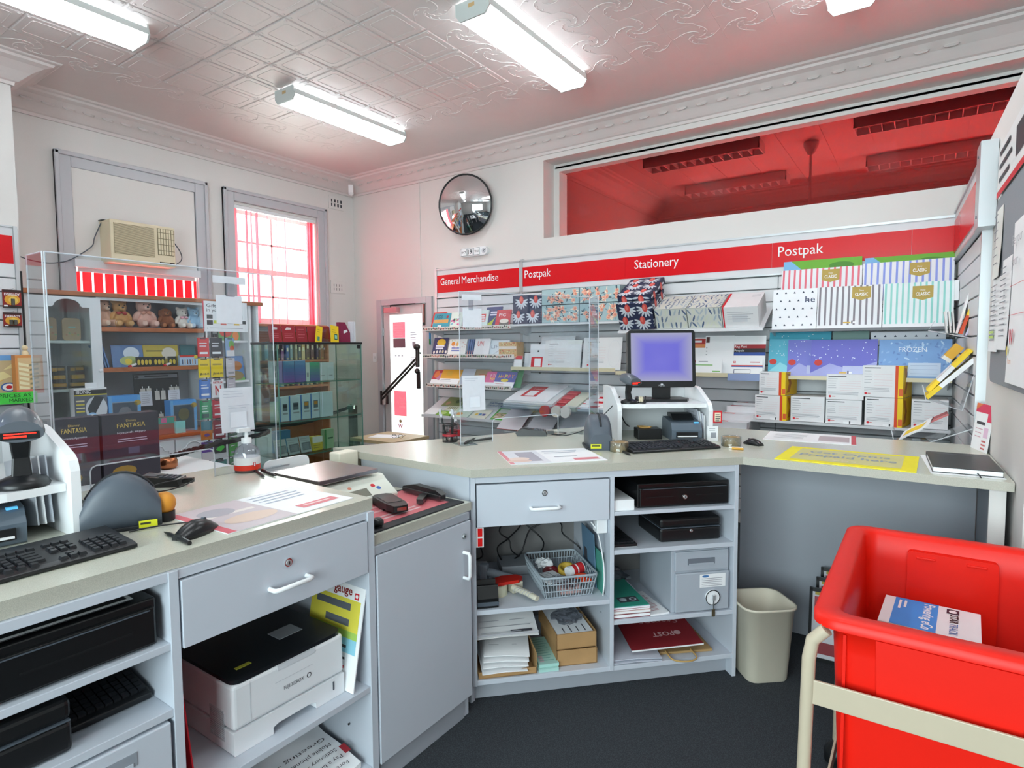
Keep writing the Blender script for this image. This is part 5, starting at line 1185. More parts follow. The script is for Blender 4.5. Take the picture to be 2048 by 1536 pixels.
# scanner cradles: dark humped shells
def cradle(label, loc, rz, s=1.0, side=False, ly=1):
    t = thing('scanner_cradle', label, 'scanner cradle', loc, rz); t.scale = (1, ly, 1)
    rings = []
    prof = [(-.11, .0, .035), (-.105, .045, .055), (-.08, .095, .065), (-.04, .135, .06), (.0, .155, .055), (.035, .15, .055), (.07, .115, .06), (.1, .06, .06), (.115, .015, .055), (.115, .0, .05)]
    for y, z, w in prof:
        pass
    n = 9
    for k in range(13):
        v = k/12; y = -.115+.235*v; top = .158*max(0.05, math.sin(math.pi*min(1, (.04+.9*v)))**.45); w = .06*math.sin(math.pi*(.2+.62*v))**.3
        rings.append([(w*s*(abs(math.cos(R(a)))**.4)*(1 if math.cos(R(a)) >= 0 else -1), y*s, top*s*(math.sin(R(a))**.5 if a not in (0, 180) else 0)) for a in range(0, 181, 15)])
    MB().loft(rings, grey_p, True).build('shell', t)
    b = MB(); b.tube([(.0, (-.10+.2*i/10)*s, (.159*math.sin(math.pi*min(1, .04+.9*(.06+.85*i/10)))**.45)*s) for i in range(11)], .005*s, mat('rubber_dark', '#1d2126', .6), 6); b.build('groove', t)
    b = MB(); b.box((-.068*s, -.06*s, .0), (.068*s, .11*s, .012), mat('rubber_dark')); b.build('foot', t, bevel=.003)
    b = MB(); b.prism([(-.13*s, .0), (-.06*s, .0), (-.055*s, .085*s), (-.115*s, .05*s)], -.03*s, .03*s, mat('rubber_dark'), 'x'); b.build('dock_slot', t, bevel=.003)
    b = MB()
    if side: b.box((.068*s, .05*s, .004), (.0695*s, .105*s, .024*s), C('#d6d820')); b.fr((.0695*s, .05*s, .004), (0, 1, 0), (0, 0, 1))
    else: b.box((-.0, .121*s, .01*s), (.05*s, .124*s, .03*s), C('#d6d820')); b.fr((.05*s, .124*s, .01*s), (-1, 0, 0), (0, 0, 1))
    b.lines(.005, .015*s, .045*s, 1, .01, .006, C('#3c3c20')); b.build('yellow_sticker', t)
    return t
cradle('big dark grey scanner cradle beside the near keyboard', (-2.0, .79, H), R(-22), 1.04, True, .84)
cradle('dark grey scanner cradle beside the monitor stand', (-1.43, 2.875, H), R(-145), 1.12)
b = MB(); b.cyl((-1.955, .895, H), (-1.955, .895, H+.03), .03, black); b.ell((-1.955, .895, H+.055), (.034, .034, .036), C('#d8902c')); b.build('finger_sponge', label='orange sponge knob peeping out behind the near scanner cradle', cat='sponge')

# monitor stands, monitors, barcode scanners, label printers
def stand_unit(label, loc, rz, W=.54, D=.46, zs=.185, hf=.0):
    t = thing('monitor_stand', label, 'stand', loc, rz)
    prof = [(0, 0), (0, .17+hf), (.012, .2+hf), (.03, .215+hf), (.2, .285+hf*.8), (.24, .292+hf*.8), (D, .292+hf*.8), (D, 0)]
    for x in (0, W-.024): MB().prism(prof, x, x+.024, white_p, 'x').build('side_panel', t, bevel=.004)
    pl = [(.024, .035), (W*.3, .02), (W*.5, .03), (W*.7, .02), (W-.024, .035), (W-.024, D-.02), (.024, D-.02)]
    MB().prism(pl, zs, zs+.023, white_p).build('shelf', t, bevel=.003)
    MB().box((.024, D-.02, 0), (W-.024, D-.005, .28), white_p).build('back_panel', t)
    return t
scr = bpy.data.materials.new('screen_glow'); scr.use_nodes = True; nt = scr.node_tree; p = nt.nodes['Principled BSDF']
tc = nt.nodes.new('ShaderNodeTexCoord'); sx = nt.nodes.new('ShaderNodeSeparateXYZ'); nt.links.new(tc.outputs['Generated'], sx.inputs[0])
def mth(op, a, b_=None, clampv=False):
    n = nt.nodes.new('ShaderNodeMath'); n.operation = op; n.use_clamp = clampv
    for i, v in enumerate((a, b_)):
        if v is None: continue
        if isinstance(v, (int, float)): n.inputs[i].default_value = v
        else: nt.links.new(v, n.inputs[i])
    return n.outputs[0]
ed = mth('MINIMUM', mth('MINIMUM', sx.outputs[0], mth('SUBTRACT', 1, sx.outputs[0])), mth('MINIMUM', sx.outputs[2], mth('SUBTRACT', 1, sx.outputs[2])))
fa = mth('MULTIPLY', ed, 4.2, True)
ns = nt.nodes.new('ShaderNodeTexNoise'); ns.inputs['Scale'].default_value = 3; nt.links.new(tc.outputs['Object'], ns.inputs['Vector'])
c1 = nt.nodes.new('ShaderNodeMix'); c1.data_type = 'RGBA'; c1.inputs[6].default_value = lin('#8480dc'); c1.inputs[7].default_value = lin('#4f4cd0'); nt.links.new(ns.outputs['Fac'], c1.inputs[0])
c2 = nt.nodes.new('ShaderNodeMix'); c2.data_type = 'RGBA'; c2.inputs[6].default_value = lin('#a4a4c4'); nt.links.new(c1.outputs[2], c2.inputs[7]); nt.links.new(fa, c2.inputs[0])
p.inputs['Base Color'].default_value = (.02, .02, .03, 1); p.inputs['Roughness'].default_value = .3
nt.links.new(c2.outputs[2], p.inputs['Emission Color']); p.inputs['Emission Strength'].default_value = .85
def monitor(label, loc, rz, lit=True):
    t = thing('monitor', label, 'monitor', loc, rz)
    b = MB(); b.prism([(-.13, -.1), (.13, -.1), (.16, -.02), (.14, .1), (-.14, .1), (-.16, -.02)], .0, .014, black); b.build('base', t, bevel=.004)
    MB().prism([(-.055, -.0), (.055, -.0), (.045, .06), (-.045, .06)], .012, .2, black).build('neck', t)
    o = MB(); W, Hh = .405, .345
    o.prism(rrect(W, Hh, .02, 4, 0, .25), -.022, .03, black, 'y'); o.prism(rrect(W*.7, Hh*.7, .02, 3, 0, .25), .03, .06, black, 'y')
    o = o.build('case', t, rot=(R(-6), 0, 0), bevel=.004)
    s = MB(); s.box((-.182, -.0245, .115), (.182, -.0225, .405), scr if lit else black); s.build('screen', o)
    b = MB(); b.fr((-.03, -.0225, .084)).pt('FUJITSU', .03, 0, .009, C('#c9ccd2'), .036, al='c'); b.disc(.03, .012, .008, .004, C('#c9ccd2')); b.build('maker_mark', o)
    return t
u2 = stand_unit('white desktop stand under the monitor on the angled counter', (-1.405, 3.075, H), R(36))
monitor('black monitor with glowing blue screen on the angled counter', (-1.295, 3.455, H+.209), R(33))
u1 = stand_unit('white desktop stand at the left edge of the near counter', (-2.0, .14, H), R(90), W=.55, D=.6, zs=.13, hf=.02)
monitor('black monitor cut off by the left picture edge', (-2.2, .325, H+.154), R(80))
def barcode_scanner(label, loc, rz, s=1, lean=0):
    t = thing('barcode_scanner', label, 'scanner', loc, rz)
    MB().lathe([(.055*s, 0), (.057*s, .006*s), (.05*s, .018*s), (.025*s, .028*s)], black, n=20).build('base', t)
    MB().loft([[(x*.021*s, (y*.014)*s, .02*s) for x, y in ((-1, -1), (1, -1), (1, 1), (-1, 1))], [(x*.017*s, (y*.012+.012)*s, .07*s) for x, y in ((-1, -1), (1, -1), (1, 1), (-1, 1))], [(x*.022*s, (y*.016-.004)*s, .125*s) for x, y in ((-1, -1), (1, -1), (1, 1), (-1, 1))]], black, False).build('stem', t, bevel=.004)
    rings = []
    for k in range(9):
        v = k/8; y = (-.07+.13*v)*s; w = (.05-.012*v**2)*s*(.72+.28*math.sin(math.pi*min(1, .25+v*.6))); hh = (.026+.022*math.sin(math.pi*(.1+.75*v)))*s; zc = (.135+.022*v)*s
        rings.append([(w*math.cos(R(a)), y, zc+hh*math.sin(R(a))*(1 if math.sin(R(a)) > 0 else .55)) for a in range(0, 360, 20)])
    hd = MB().loft(rings, mat('scanner_shell', '#565c64', .3, noise=.05), True).build('head', t)
    b = MB(); b.box((-.036*s, -.0715*s, .124*s), (.036*s, -.0695*s, .142*s), blackm); b.build('window', hd)
    gl = mat('scan_red', '#ff2418', .3, noise=0, emit=3.0)
    b = MB(); b.box((-.03*s, -.0728*s, .129*s), (.012*s, -.0714*s, .133*s), gl); b.box((-.03*s, -.0728*s, .1365*s), (.03*s, -.0714*s, .139*s), gl); b.build('scan_light', hd)
    b = MB(); b.tube([(.03*s*math.cos(R(a)), (-.052+.03*math.sin(R(a)))*s, (.166+.012*math.sin(R(a)))*s) for a in range(0, 181, 20)], .003*s, alu, 5); b.build('trim_arc', hd)
    return t
s1 = barcode_scanner('large dark barcode scanner on a stand at the left edge', (-2.09, .58, H+.154), R(75), 1.15)
MB().tube(curve([(.0, .05, .14), (.03, .1, .16), (.06, .16, .12), (.05, .2, .06), (-.02, .22, .02)]), .007, C('#8a8f96'), 6).build('cord', s1)
s2 = barcode_scanner('dark barcode scanner with red light left of the monitor', (-1.385, 3.185, H+.209), R(62), .88)
def label_printer(label, loc, rz):
    t = thing('label_printer', label, 'printer', loc, rz)
    b = MB(); b.prism([(-.11, 0), (-.115, .06), (-.09, .1), (.1, .12), (.12, .1), (.12, 0)], -.085, .085, mat('printer_slate', '#5a6672', .4, noise=.05), 'x'); b.build('body', t, bevel=.012, seg=3)
    b = MB(); b.prism([(-.04, .108), (.1, .122), (.1, .142), (.02, .14)], -.06, .06, black, 'x'); b.build('lid', t, bevel=.008)
    b = MB(); b.box((-.06, -.122, .018), (.06, -.11, .05), black); b.box((-.055, -.13, .024), (.055, -.112, .03), white); b.build('paper_slot', t)
    b = MB(); b.box((.045, -.1, .098), (.07, -.085, .104), mat('lcd_blue', '#58b4e8', .3, emit=.6)); b.build('display', t)
    return t
label_printer('slate label printer under the monitor on the angled counter', (-1.15, 3.40, H), R(34))
label_printer('slate label printer under the left stand on the near counter', (-2.17, .50, H), R(84))
t = thing('rubber_band_box', 'small black tray with tan rubber bands inside the monitor stand', 'tray', (-1.335, 3.20, H), R(36))
b = MB(); b.box((0, 0, 0), (.14, .11, .06), black); b.build('tray', t, bevel=.004)
b = MB()
for k in range(8): b.tube([(.05+.03*math.cos(R(a)+k)*(1+.3*math.sin(k)), .06+.03*math.sin(R(a)+k*.5), .063+.003*(k % 3)) for a in range(0, 360, 40)], .0018, C('#c8a060'), 4, closed=True)
b.build('rubber_bands', t)
for i in range(4):
    slab_ = MB(); slab_.box((0, 0, 0), (.003, .21, .17-.01*i), white if i % 2 else C('#cfd2dc')); slab_.fr((0, .21, 0), (0, -1, 0), (0, 0, 1)).lines(.02, .15, .18, 5, .02, .004, inkl)
    slab_.build('paper_folder', loc=(-1.045+.012*i, 3.44-.02*i, H), rot=(R(0), R(-10+3*i), R(36)), label=['outer white sheet leaning inside the stand beside the printer', 'grey sheet leaning inside the stand, second from the printer', 'white sheet leaning inside the stand, third from the printer', 'grey sheet leaning against the right stand cheek'][i], cat='paper')
b = MB(); b.box((0, -.003, 0), (.05, 0, .07), redp); b.fr((0, -.003, 0)).pr(.008, .01, .042, .06, C('#e8d8c0')).lines(.012, .05, .04, 5, .01, .004, ink); b.build('barcode_card', loc=(-.965, 3.385, H+.10), rot=R(36), label='red barcode card stuck on the right stand cheek', cat='card')
b = MB(); b.box((0, -.002, 0), (.06, 0, .085), white); b.fr((0, -.002, 0)).pr(.02, .02, .05, .05, C('#9a9ca4')).lines(.01, .075, .05, 2, .01, .004, inkl); b.build('price_card', loc=(-.985, 3.345, H), rot=R(36), label='white barcode card standing at the foot of the stand', cat='card')
b = MB(); 
for i in range(2): b.ell((.012*i, 0, .02), (.008, .012, .02), C('#d8ccb0'), 8, 6)
b.tube([(-.02, 0, .0), (-.018, 0, .04)], .004, black, 5); b.tube([(.03, 0, .0), (.032, 0, .042)], .004, black, 5); b.box((-.02, -.012, 0), (.032, .012, .006), black); b.build('clip_holder', loc=(-1.335, 3.225, H+.209), label='tiny black and cream clip holder before the monitor foot', cat='clip')
for i in range(3):
    b = MB(); b.box((0, 0, 0), (.004, .2, .2), [C('#d2d6de'), white, C('#b9bec8')][i]); b.build('binder', loc=(-2.28, .605+.018*i, H), rot=(R(10), 0, R(-88)), label=['grey folder beside the near label printer', 'white folder leaning beside the near label printer', 'blue-grey folder leaning on the near stand cheek'][i], cat='folder')
MB().tube(curve([(-1.66, 3.52, H+.27), (-1.55, 3.45, H+.1), (-1.5, 3.40, H+.06), (-1.46, 3.36, H+.05)]), .004, black, 6).build('cable', label='black cable hanging inside the monitor stand', cat='cable')

# scales and neighbours on the low worktop
t = thing('postal_scale', 'white postal scales with steel plate between the counters', 'scales')
b = MB(); b.prism([(-2.36, .825), (-1.93, .825), (-1.925, .85), (-2.0, .905), (-2.02, .925), (-2.36, .925)], 1.53, 1.875, mat('scale_white', '#e2e6da', .45), 'y'); b.build('body', t, bevel=.008)
MB().box((-2.36, 1.515, .937), (-2.005, 1.835, .957), steel).build('weighing_plate', t, bevel=.003)
MB().box((-2.3, 1.55, .924), (-2.06, 1.8, .938), black).build('plate_support', t)
sl = V(.075, 0, -.055).normalized()
b = MB(); b.fr((-2.0, 1.60, .905), (0, 1, 0), (-sl.x, 0, -sl.z)); b.o = V(-1.93, 1.60, .8535); b.pr(.02, .015, .14, .06, C('#7a7a6c')); b.disc(.18, .065, .012, .01, redp); b.disc(.2, .045, .012, .01, C('#3c6ab8')); b.disc(.06, .078, .01, .008, C('#d88a70')); b.lines(.02, .012, .1, 1, .01, .004, inkl); b.build('display_panel', t)
b = MB(); b.prism(rrect(.24, .17, .03, 4, 1.66, .905), -2.43, -2.424, white_p, 'x'); b.fr((-2.424, 1.56, .98), (0, 1, 0), (0, 0, 1)).lines(.02, -.02, .13, 2, .02, .007, inkl); b.build('standing_sign', label='white rounded card sign standing behind the scales', cat='sign')
MB().box((-2.46, 1.925, .82), (-2.38, 2.045, .972), mat('box_cream', '#e4e0ce', .5)).build('receipt_box', bevel=.006, label='plain cream box behind the scales against the angled counter', cat='box')
t = thing('black_mat', 'black mat with pink printed sheet on the low worktop', 'mat', (0, 0, .8203))
MB().prism([(-1.63, 1.47), (-1.63, 1.985), (-2.02, 2.0), (-2.04, 1.88), (-1.92, 1.48)], 0, .006, mat('rubber_mat', '#26272b', .7)).build('mat', t, bevel=.002)
b = MB(); b.prism([(-1.68, 1.49), (-1.68, 1.94), (-2.0, 1.975), (-1.99, 1.88), (-1.90, 1.50)], .006, .0072, C('#cf6a72')); b.fr((-1.70, 1.52, .0072), (0, 1, 0), (-1, 0, 0)).lines(.02, .25, .36, 3, .06, .02, C('#e0a0a4')).lines(.08, .06, .3, 2, .03, .014, C('#dcb4b8')); b.build('printed_sheet', t)
t = thing('mobile_scanner', 'black handheld terminal lying on the mat', 'handheld', (-1.815, 1.725, .827), R(-22))
b = MB(); b.prism([(-.115, -.025), (-.095, -.045), (.06, -.042), (.115, -.03), (.12, .0), (.115, .03), (.06, .042), (-.095, .045), (-.115, .025)], .012, .038, black); b.build('body', t, bevel=.008); b = MB(); b.box((-.06, -.032, .038), (.05, .032, .0395), blackm); b.build('screen', t)
b = MB(); b.box((.117, -.02, .018), (.122, .02, .032), chrome); b.build('port', t); MB().prism([(-.1, -.04), (.02, -.04), (.0, .04), (-.1, .04)], .0, .014, black).build('battery', t)
t = thing('plier_stapler', 'dark chrome stapler lying at the back of the mat', 'stapler', (-1.83, 1.945, .828), R(-8))
dc = mat('dark_chrome', '#5c5a5c', .25, .8, noise=.1)
MB().box((-.14, -.018, .006), (.13, .018, .03), dc).build('rail', t, bevel=.005); MB().prism([(-.14, .03), (-.05, .05), (.1, .046), (.14, .03)], -.016, .016, black, 'y').build('body', t, bevel=.005)
MB().prism([(.02, -.02), (.05, -.02), (.115, -.10), (.09, -.115), (.03, -.05)], .008, .026, dc).build('handle', t, bevel=.004)
b = MB(); b.ell((-1.665, 1.515, .845), (.024, .024, .02), blackm); b.cyl((-1.665, 1.515, .827), (-1.665, 1.515, .836), .018, black); b.build('hand_stamp', label='round black knob at the near corner of the mat', cat='stamp')
# ================================================================== things under the counters
A45 = R(45); A90 = R(90)
def w3(u, v, z=0): return (c0.x+(u-v)*.70711, c0.y+(u+v)*.70711, z)
def w1(u, v, z=0): return (-1.60-v, u, z)
def cash_drawer(label, loc, rz, w, d, h, off=.5):
    t = thing('cash_till', label, 'cash drawer', loc, rz)
    MB().box((0, .012, 0), (w, d, h), blackm).build('case', t, bevel=.004)
    f = MB(); f.box((.008, 0, .008), (w-.008, .014, h-.02), blackm); f = f.build('drawer', t, bevel=.003)
    b = MB()
    for a, c in ((w*.08, w*.38), (w*.62, w*.92)): b.box((a, -.002, h*.42), (c, .001, h*.46), black)
    b.box((.02, -.003, h*.78), (w-.02, .0, h*.80), grey_p); b.build('slot_line', f)
    lock(f, w*off, h*.40, 0, .012); return t
def cash_box(label, loc, rz, w, d, h):
    t = thing('cash_box', label, 'cash box', loc, rz)
    MB().box((0, 0, 0), (w, d, h*.58), black).build('body', t, bevel=.012, seg=3); MB().box((0, 0, h*.6), (w, d, h), black).build('lid', t, bevel=.014, seg=3)
    MB().box((.004, -.001, h*.575), (w-.004, d, h*.605), grey_p).build('seam', t); lock(t, w*.5, h*.45, 0, .009); return t
def stack(name, label, cat, loc, rz, w, d, h, m, deco=None, top=None):
    b = MB(); b.box((0, 0, 0), (w, d, h), m); b.fr((0, 0, h), (1, 0, 0), (0, 1, 0))
    if deco: deco(b, w, d)
    return b.build(name, loc=loc, rot=rz, label=label, cat=cat)
# --- near cabinet
cash_drawer('wide black cash drawer under the near counter edge', w1(-.05, .02, .729), A90, .765, .43, .125, .42)
b = MB(); b.box((0, 0, 0), (.42, .2, .002), C('#26282c')); b.fr((0, 0, .002), (1, 0, 0), (0, 1, 0)).pr(0, 0, .42, .012, white).pr(.41, 0, .42, .2, white).pt('at Docks, it Post', .12, .06, .04, C('#9a9aa0'), .26, .001)
b.build('flyer', loc=w1(.25, .05, .858), rot=(R(3), 0, A90), label='dark glossy flyer with white border on the near cash drawer', cat='flyer')
b = MB(); b.box((0, 0, 0), (.3, .18, .003), C('#a9a4a4')); b.build('sheet', loc=w1(.04, .04, .864), rot=(R(4), 0, R(94)), label='grey sheet tucked above the near cash drawer', cat='paper')
cash_box('black rounded cash box on the lower shelf at the left edge', w1(.02, .03, .552), A90, .50, .4, .13)
t = thing('spare_keyboard', 'black spare keyboard stored on the lower shelf', 'keyboard', w1(.53, .10, .552), (R(10), 0, A90))
MB().box((0, 0, 0), (.195, .3, .02), black).build('body', t, bevel=.004); k0 = None
for i in range(9):
    for j in range(5):
        if k0 is None: k0 = MB().box((0, 0, 0), (.017, .017, .007), keycap).build('key', t, (.01+i*.02, .02+j*.02, .02))
        else: share(k0, t, (.01+i*.02, .02+j*.02, .02))
# laser printer
t = thing('laser_printer', 'white laser printer with black top under the near counter', 'printer', w1(.925, .055, .281), R(90))
pw = mat('printer_white', '#e6e8ec', .42, noise=.02)
W_, D_, H_ = .41, .38, .215
MB().box((0, .0, .075), (W_, D_, H_), pw).build('body', t, bevel=.012, seg=3)
b = MB(); b.prism([(0, .0), (.13, .0), (.13, .022), (.15, .028), (.27, .028), (.29, .022), (.29, .0), (W_, .0), (W_, .072), (0, .072)], .0, D_, pw, 'y'); b.build('paper_tray', t, bevel=.004)
b = MB(); b.prism(rrect(W_-.004, D_-.004, .03, 4, W_/2, D_/2), H_, H_+.012, mat('printer_black', '#16191e', .3)); b.build('top_cover', t, bevel=.004)
b = MB(); b.box((.24, .12, H_+.0122), (.33, .19, H_+.014), C('#8a8f96')); b.build('top_label', t); b = MB(); b.box((.05, .06, H_+.0122), (.1, .075, H_+.0135), C('#a8a83c')); b.build('yellow_label', t)
b = MB(); b.fr((.0, -.0005, .08)).pt('FUJI XEROX', .17, .045, .012, C('#3c3e44'), .075); b.disc(.265, .051, .009, .009, C('#3c3e44')); b.disc(.265, .051, .006, .006, pw, .0012); b.pr(.14, .08, .28, .0815, C('#c2c5cb')); b.pr(.055, .0, .0565, .13, C('#c2c5cb')); b.build('front_print', t)
b = MB(); b.box((.15, -.002, H_-.018), (.29, .0, H_-.002), C('#cfd2d8')); b.build('front_pull', t)
b = MB(); b.box((W_-.05, -.0015, .03), (W_-.044, .0, .06), C('#5a5e66')); b.build('level_window', t)
b = MB()
for i in range(16): b.box((-.002, .05, .03+i*.006), (.0, .13, .0335+i*.006), C('#c4c7cd'))
b.build('side_vent', t); tag(t.children[-1], kind=None)
# gauge board leaning by the printer
b = MB(); b.box((0, 0, 0), (.285, .004, .36), white)
b.fr((0, 0, 0)).pr(.0, .255, .27, .31, C('#e0d44c')).pr(.03, .27, .22, .295, C('#5c6068')).pr(.0, .2, .27, .255, C('#e0d44c')).pr(.09, .215, .22, .24, C('#5c6068')).pr(0, .175, .27, .2, C('#a8cc60')).pr(0, .125, .27, .175, C('#90cce0')).pr(.1, .14, .22, .15, ink).pr(.1, .10, .22, .108, ink).pr(.1, .07, .22, .08, redp).pr(.16, .03, .19, .055, C('#e8d870'))
b.pt('gauge', .12, .325, .03, C('#8c2424'), .1, bold=True); logo(b, .235, .315, .022)
b.build('letter_gauge', loc=w1(1.339, .30, .282), rot=(R(-11), 0, 0), label='printed letter gauge board with yellow and blue bands beside the printer', cat='gauge board')
MB().box((0, 0, 0), (.004, .42, .35), redp).build('red_board', loc=w1(.79, .02, .282), rot=(0, R(-5), A90), label='red board leaning at the left of the printer', cat='board')
# crumpled paper bag on the bottom shelf
b = MB(); nx, ny = 10, 8; rr = random.Random(3); pts = []
for j in range(ny+1):
    for i in range(nx+1): pts.append((.5*i/nx, -.03+.42*j/ny, .02+.1*(j/ny)+.012*math.sin(i*1.3+j)*rr.uniform(.3, 1)))
b.add(pts, [(j*(nx+1)+i, j*(nx+1)+i+1, (j+1)*(nx+1)+i+1, (j+1)*(nx+1)+i) for j in range(ny) for i in range(nx)], white, True)
b.add([(p[0], p[1], p[2]-.02) for p in pts], [((j+1)*(nx+1)+i, (j+1)*(nx+1)+i+1, j*(nx+1)+i+1, j*(nx+1)+i) for j in range(ny) for i in range(nx)], offw, True)
ed_ = [i for i in range(nx+1)]; b.add([pts[i] for i in ed_]+[(pts[i][0], pts[i][1], pts[i][2]-.02) for i in ed_], [(i+1, i, nx+1+i, nx+2+i) for i in range(nx)], offw)
b.fr((0, .0, .042), (1, 0, 0), (0, 1, .25))
for i, s in enumerate(('Foreign cash and notes - Parking', 'Pay a bill and Banking services', 'Stationery - Office supplies - ID', 'Mobile phones - Gift cards', 'Greeting - Mail')): b.pt(s, .46, .0+.034*i, .016, C('#3c3036'), .36-.02*i, .004, a=math.pi)
b.pr(.47, .02, .495, .06, C('#a82430'), .01)
b.build('paper_bag', loc=w1(.88, .06, -.021), rot=A90, label='crumpled white printed bag on the lowest shelf below the printer', cat='bag')
# --- angled cabinet, left bay
wire = MB(); rr = random.Random(11)
t = thing('cable_tangle', 'tangle of black cables at the back of the open shelf', 'cables')
for k in range(7):
    p = [w3(.08+.5*k/7+.07*j*(1 if k % 2 else -1)*rr.uniform(.4, 1), rr.uniform(.45, .56), .66-.08*j+rr.uniform(-.04, .04)) for j in range(5)]
    p[0] = w3(rr.uniform(.1, .55), .56, .68)
    MB().tube(curve(p, 6), .0042, black, 5).build('cable', t)
t = thing('stamp_dispenser', 'black label dispenser at the corner of the open shelf', 'dispenser', w3(.03, .02, .3105), A45)
b = MB(); b.prism([(.0, .0), (.0, .045), (.02, .1), (.035, .1), (.05, .06), (.08, .06), (.1, .1), (.12, .085), (.13, .0)], .0, .095, blackm, 'x'); b.build('body', t, bevel=.004); MB().box((-.002, -.003, .012), (.097, .0, .03), grey_p).build('front_plate', t)
t = thing('tape_gun', 'red tape gun with cream roll and ribbed cream handle', 'tape gun', w3(.19, .14, .3105), R(70))
MB().lathe([(.05, 0), (.05, .05), (.036, .05), (.036, 0)], mat('cream_tape', '#d4d6bc', .35), n=24).build('tape', t, loc=(-.03, .05, 0))
MB().prism([(-.05, .02), (.06, -.005), (.1, .02), (.09, .06), (.02, .09), (-.05, .08)], .05, .065, mat('gun_red', '#cc2418', .4)).build('frame', t, bevel=.003)
b = MB(); b.tube([(.03, -.0, .035), (.05, -.08, .03), (.06, -.15, .022)], [.018, .017, .015], mat('gun_cream', '#d0cbb8', .5), 10, flat=.8); b.build('handle', t)
b = MB()
for i in range(6): b.tube([(.02+.005*i+.018*math.cos(R(a)), -.04-.017*i, .033+.015*math.sin(R(a))) for a in range(0, 181, 30)], .0015, inkl, 4)
b.build('handle_rib', t); MB().box((.03, .0, .0), (.09, .06, .05), mat('gun_cream')).build('roller_block', t, bevel=.004)
t = thing('heat_tool', 'grey pistol-shaped tool lying at the back of the open shelf', 'tool', w3(.12, .33, .3105), R(20))
MB().tube([(0, 0, .05), (.1, .0, .03), (.16, 0, .02)], [.022, .024, .018], mat('tool_grey', '#9aa2ac', .5), 10).build('handle', t); MB().box((-.04, -.02, .0), (.0, .02, .09), mat('tool_grey')).build('body', t, bevel=.006)
MB().box((0, 0, 0), (.1, .05, .06), C('#b9bcc0')).build('power_adaptor', bevel=.004, loc=w3(.03, .42, .3105), rot=R(40), label='grey power adaptor at the back left of the open shelf', cat='adaptor')
MB().box((0, 0, 0), (.16, .17, .05), mat('modem_grey', '#8f9399', .5)).build('modem_box', bevel=.006, loc=w3(.2, .38, .3105), rot=R(45), label='grey modem box behind the basket', cat='modem')
# plastic basket with slotted sides
t = thing('plastic_basket', 'grey slotted plastic basket full of oddments', 'basket', w3(.335, .045, .3105), R(47))
bk = mat('basket_grey', '#9ea8b0', .5, noise=.03); W_, D_, H_ = .275, .36, .105; fl_ = .02
b = MB(); b.box((fl_, fl_, .002), (W_-fl_, D_-fl_, .006), bk); b.build('base', t)
b = MB(); b.tube([(x, y, H_) for x, y in rrect(W_, D_, .025, 3, W_/2, D_/2)], .006, bk, 6, closed=True); b.build('rim', t)
for z, k in ((.035, .66), (.07, .33)):
    ww, dd = W_-2*fl_*k, D_-2*fl_*k; b = MB(); b.tube([(x, y, z) for x, y in rrect(ww, dd, .02, 3, W_/2, D_/2)], .003, bk, 5, closed=True); b.build('band', t)
b = MB(); top_ = rrect(W_, D_, .025, 2, W_/2, D_/2)
def per(w, d, n): 
    o = []
    for i in range(n): o += [(w*(i+.5)/n, 0), (w*(i+.5)/n, d)]
    return o
for i in range(18):
    f = (i+.5)/18
    for a, c in ((( W_*f, 0), (fl_+(W_-2*fl_)*f, fl_)), ((W_*f, D_), (fl_+(W_-2*fl_)*f, D_-fl_)), ((0, D_*f), (fl_, fl_+(D_-2*fl_)*f)), ((W_, D_*f), (W_-fl_, fl_+(D_-2*fl_)*f))): b.tube([(a[0], a[1], H_), (c[0], c[1], .004)], .0026, bk, 4)
b.build('slotted_sides', t)
B0 = Vector(w3(.335, .045, .3105)); RB = Matrix.Rotation(R(47), 3, 'Z')
def inb(x, y, z): return tuple(B0+RB @ Vector((x, y, z)))
crumple((.055, .035, .03), white, 7, 12, 8).build('cotton_wad', loc=inb(.09, .29, .04), label='white crumpled tissue in the basket', cat='tissue')
b = MB(); b.lathe([(.04, 0), (.04, .03), (.02, .03), (.02, 0)], mat('maroon_tape', '#6c1c22', .35)); b.build('tape_roll', loc=inb(.11, .23, .03), rot=(R(20), 0, 0), label='maroon tape roll in the basket', cat='tape roll')
b = MB(); b.lathe([(.042, 0), (.045, .006), (.045, .045), (.042, .05), (.03, .05), (.03, 0)], mat('yellow_sponge', '#cba83c', .6)); b.build('tape_roll', loc=inb(.185, .21, .03), rot=(R(14), R(10), 0), label='mustard tape roll in the basket', cat='tape roll')
t = thing('can_tube', 'red and white tube lying in the basket', 'tube', inb(.165, .13, .075), (R(0), R(0), R(60)))
MB().tube([(0, 0, 0), (.09, .01, .01)], .027, white, 16).build('tube', t); 
for a, c in ((.28, .5), (.58, .95)): MB().tube([(.09*a, .01*a, .01*a), (.09*c, .01*c, .01*c)], .0275, C('#c8242a'), 16).build('red_band', t)
t = thing('scissors', 'orange-handled scissors in the basket', 'scissors', inb(.215, .085, .07), R(50)); om = mat('orange_plastic', '#e8481c', .4)
MB().tube([(.03*math.cos(R(a)), .018*math.sin(R(a)), .0) for a in range(0, 360, 24)], .007, om, 7, closed=True).build('handle', t); MB().tube([(.02+.025*math.cos(R(a)), -.03+.015*math.sin(R(a)), -.012) for a in range(0, 360, 24)], .006, om, 7, closed=True).build('handle', t)
MB().prism([(-.03, 0), (-.1, .006), (-.03, .01)], -.002, .002, chrome).build('blade', t)
stack('form_pad', 'white form pad in the basket', 'pad', inb(.05, .06, .05), R(65), .11, .13, .008, white, lambda b, w, d: b.pr(.02, .03, .025, .12, ink).pr(.07, .02, .073, .12, ink).lines(.03, .12, .07, 5, .018, .003, inkl))
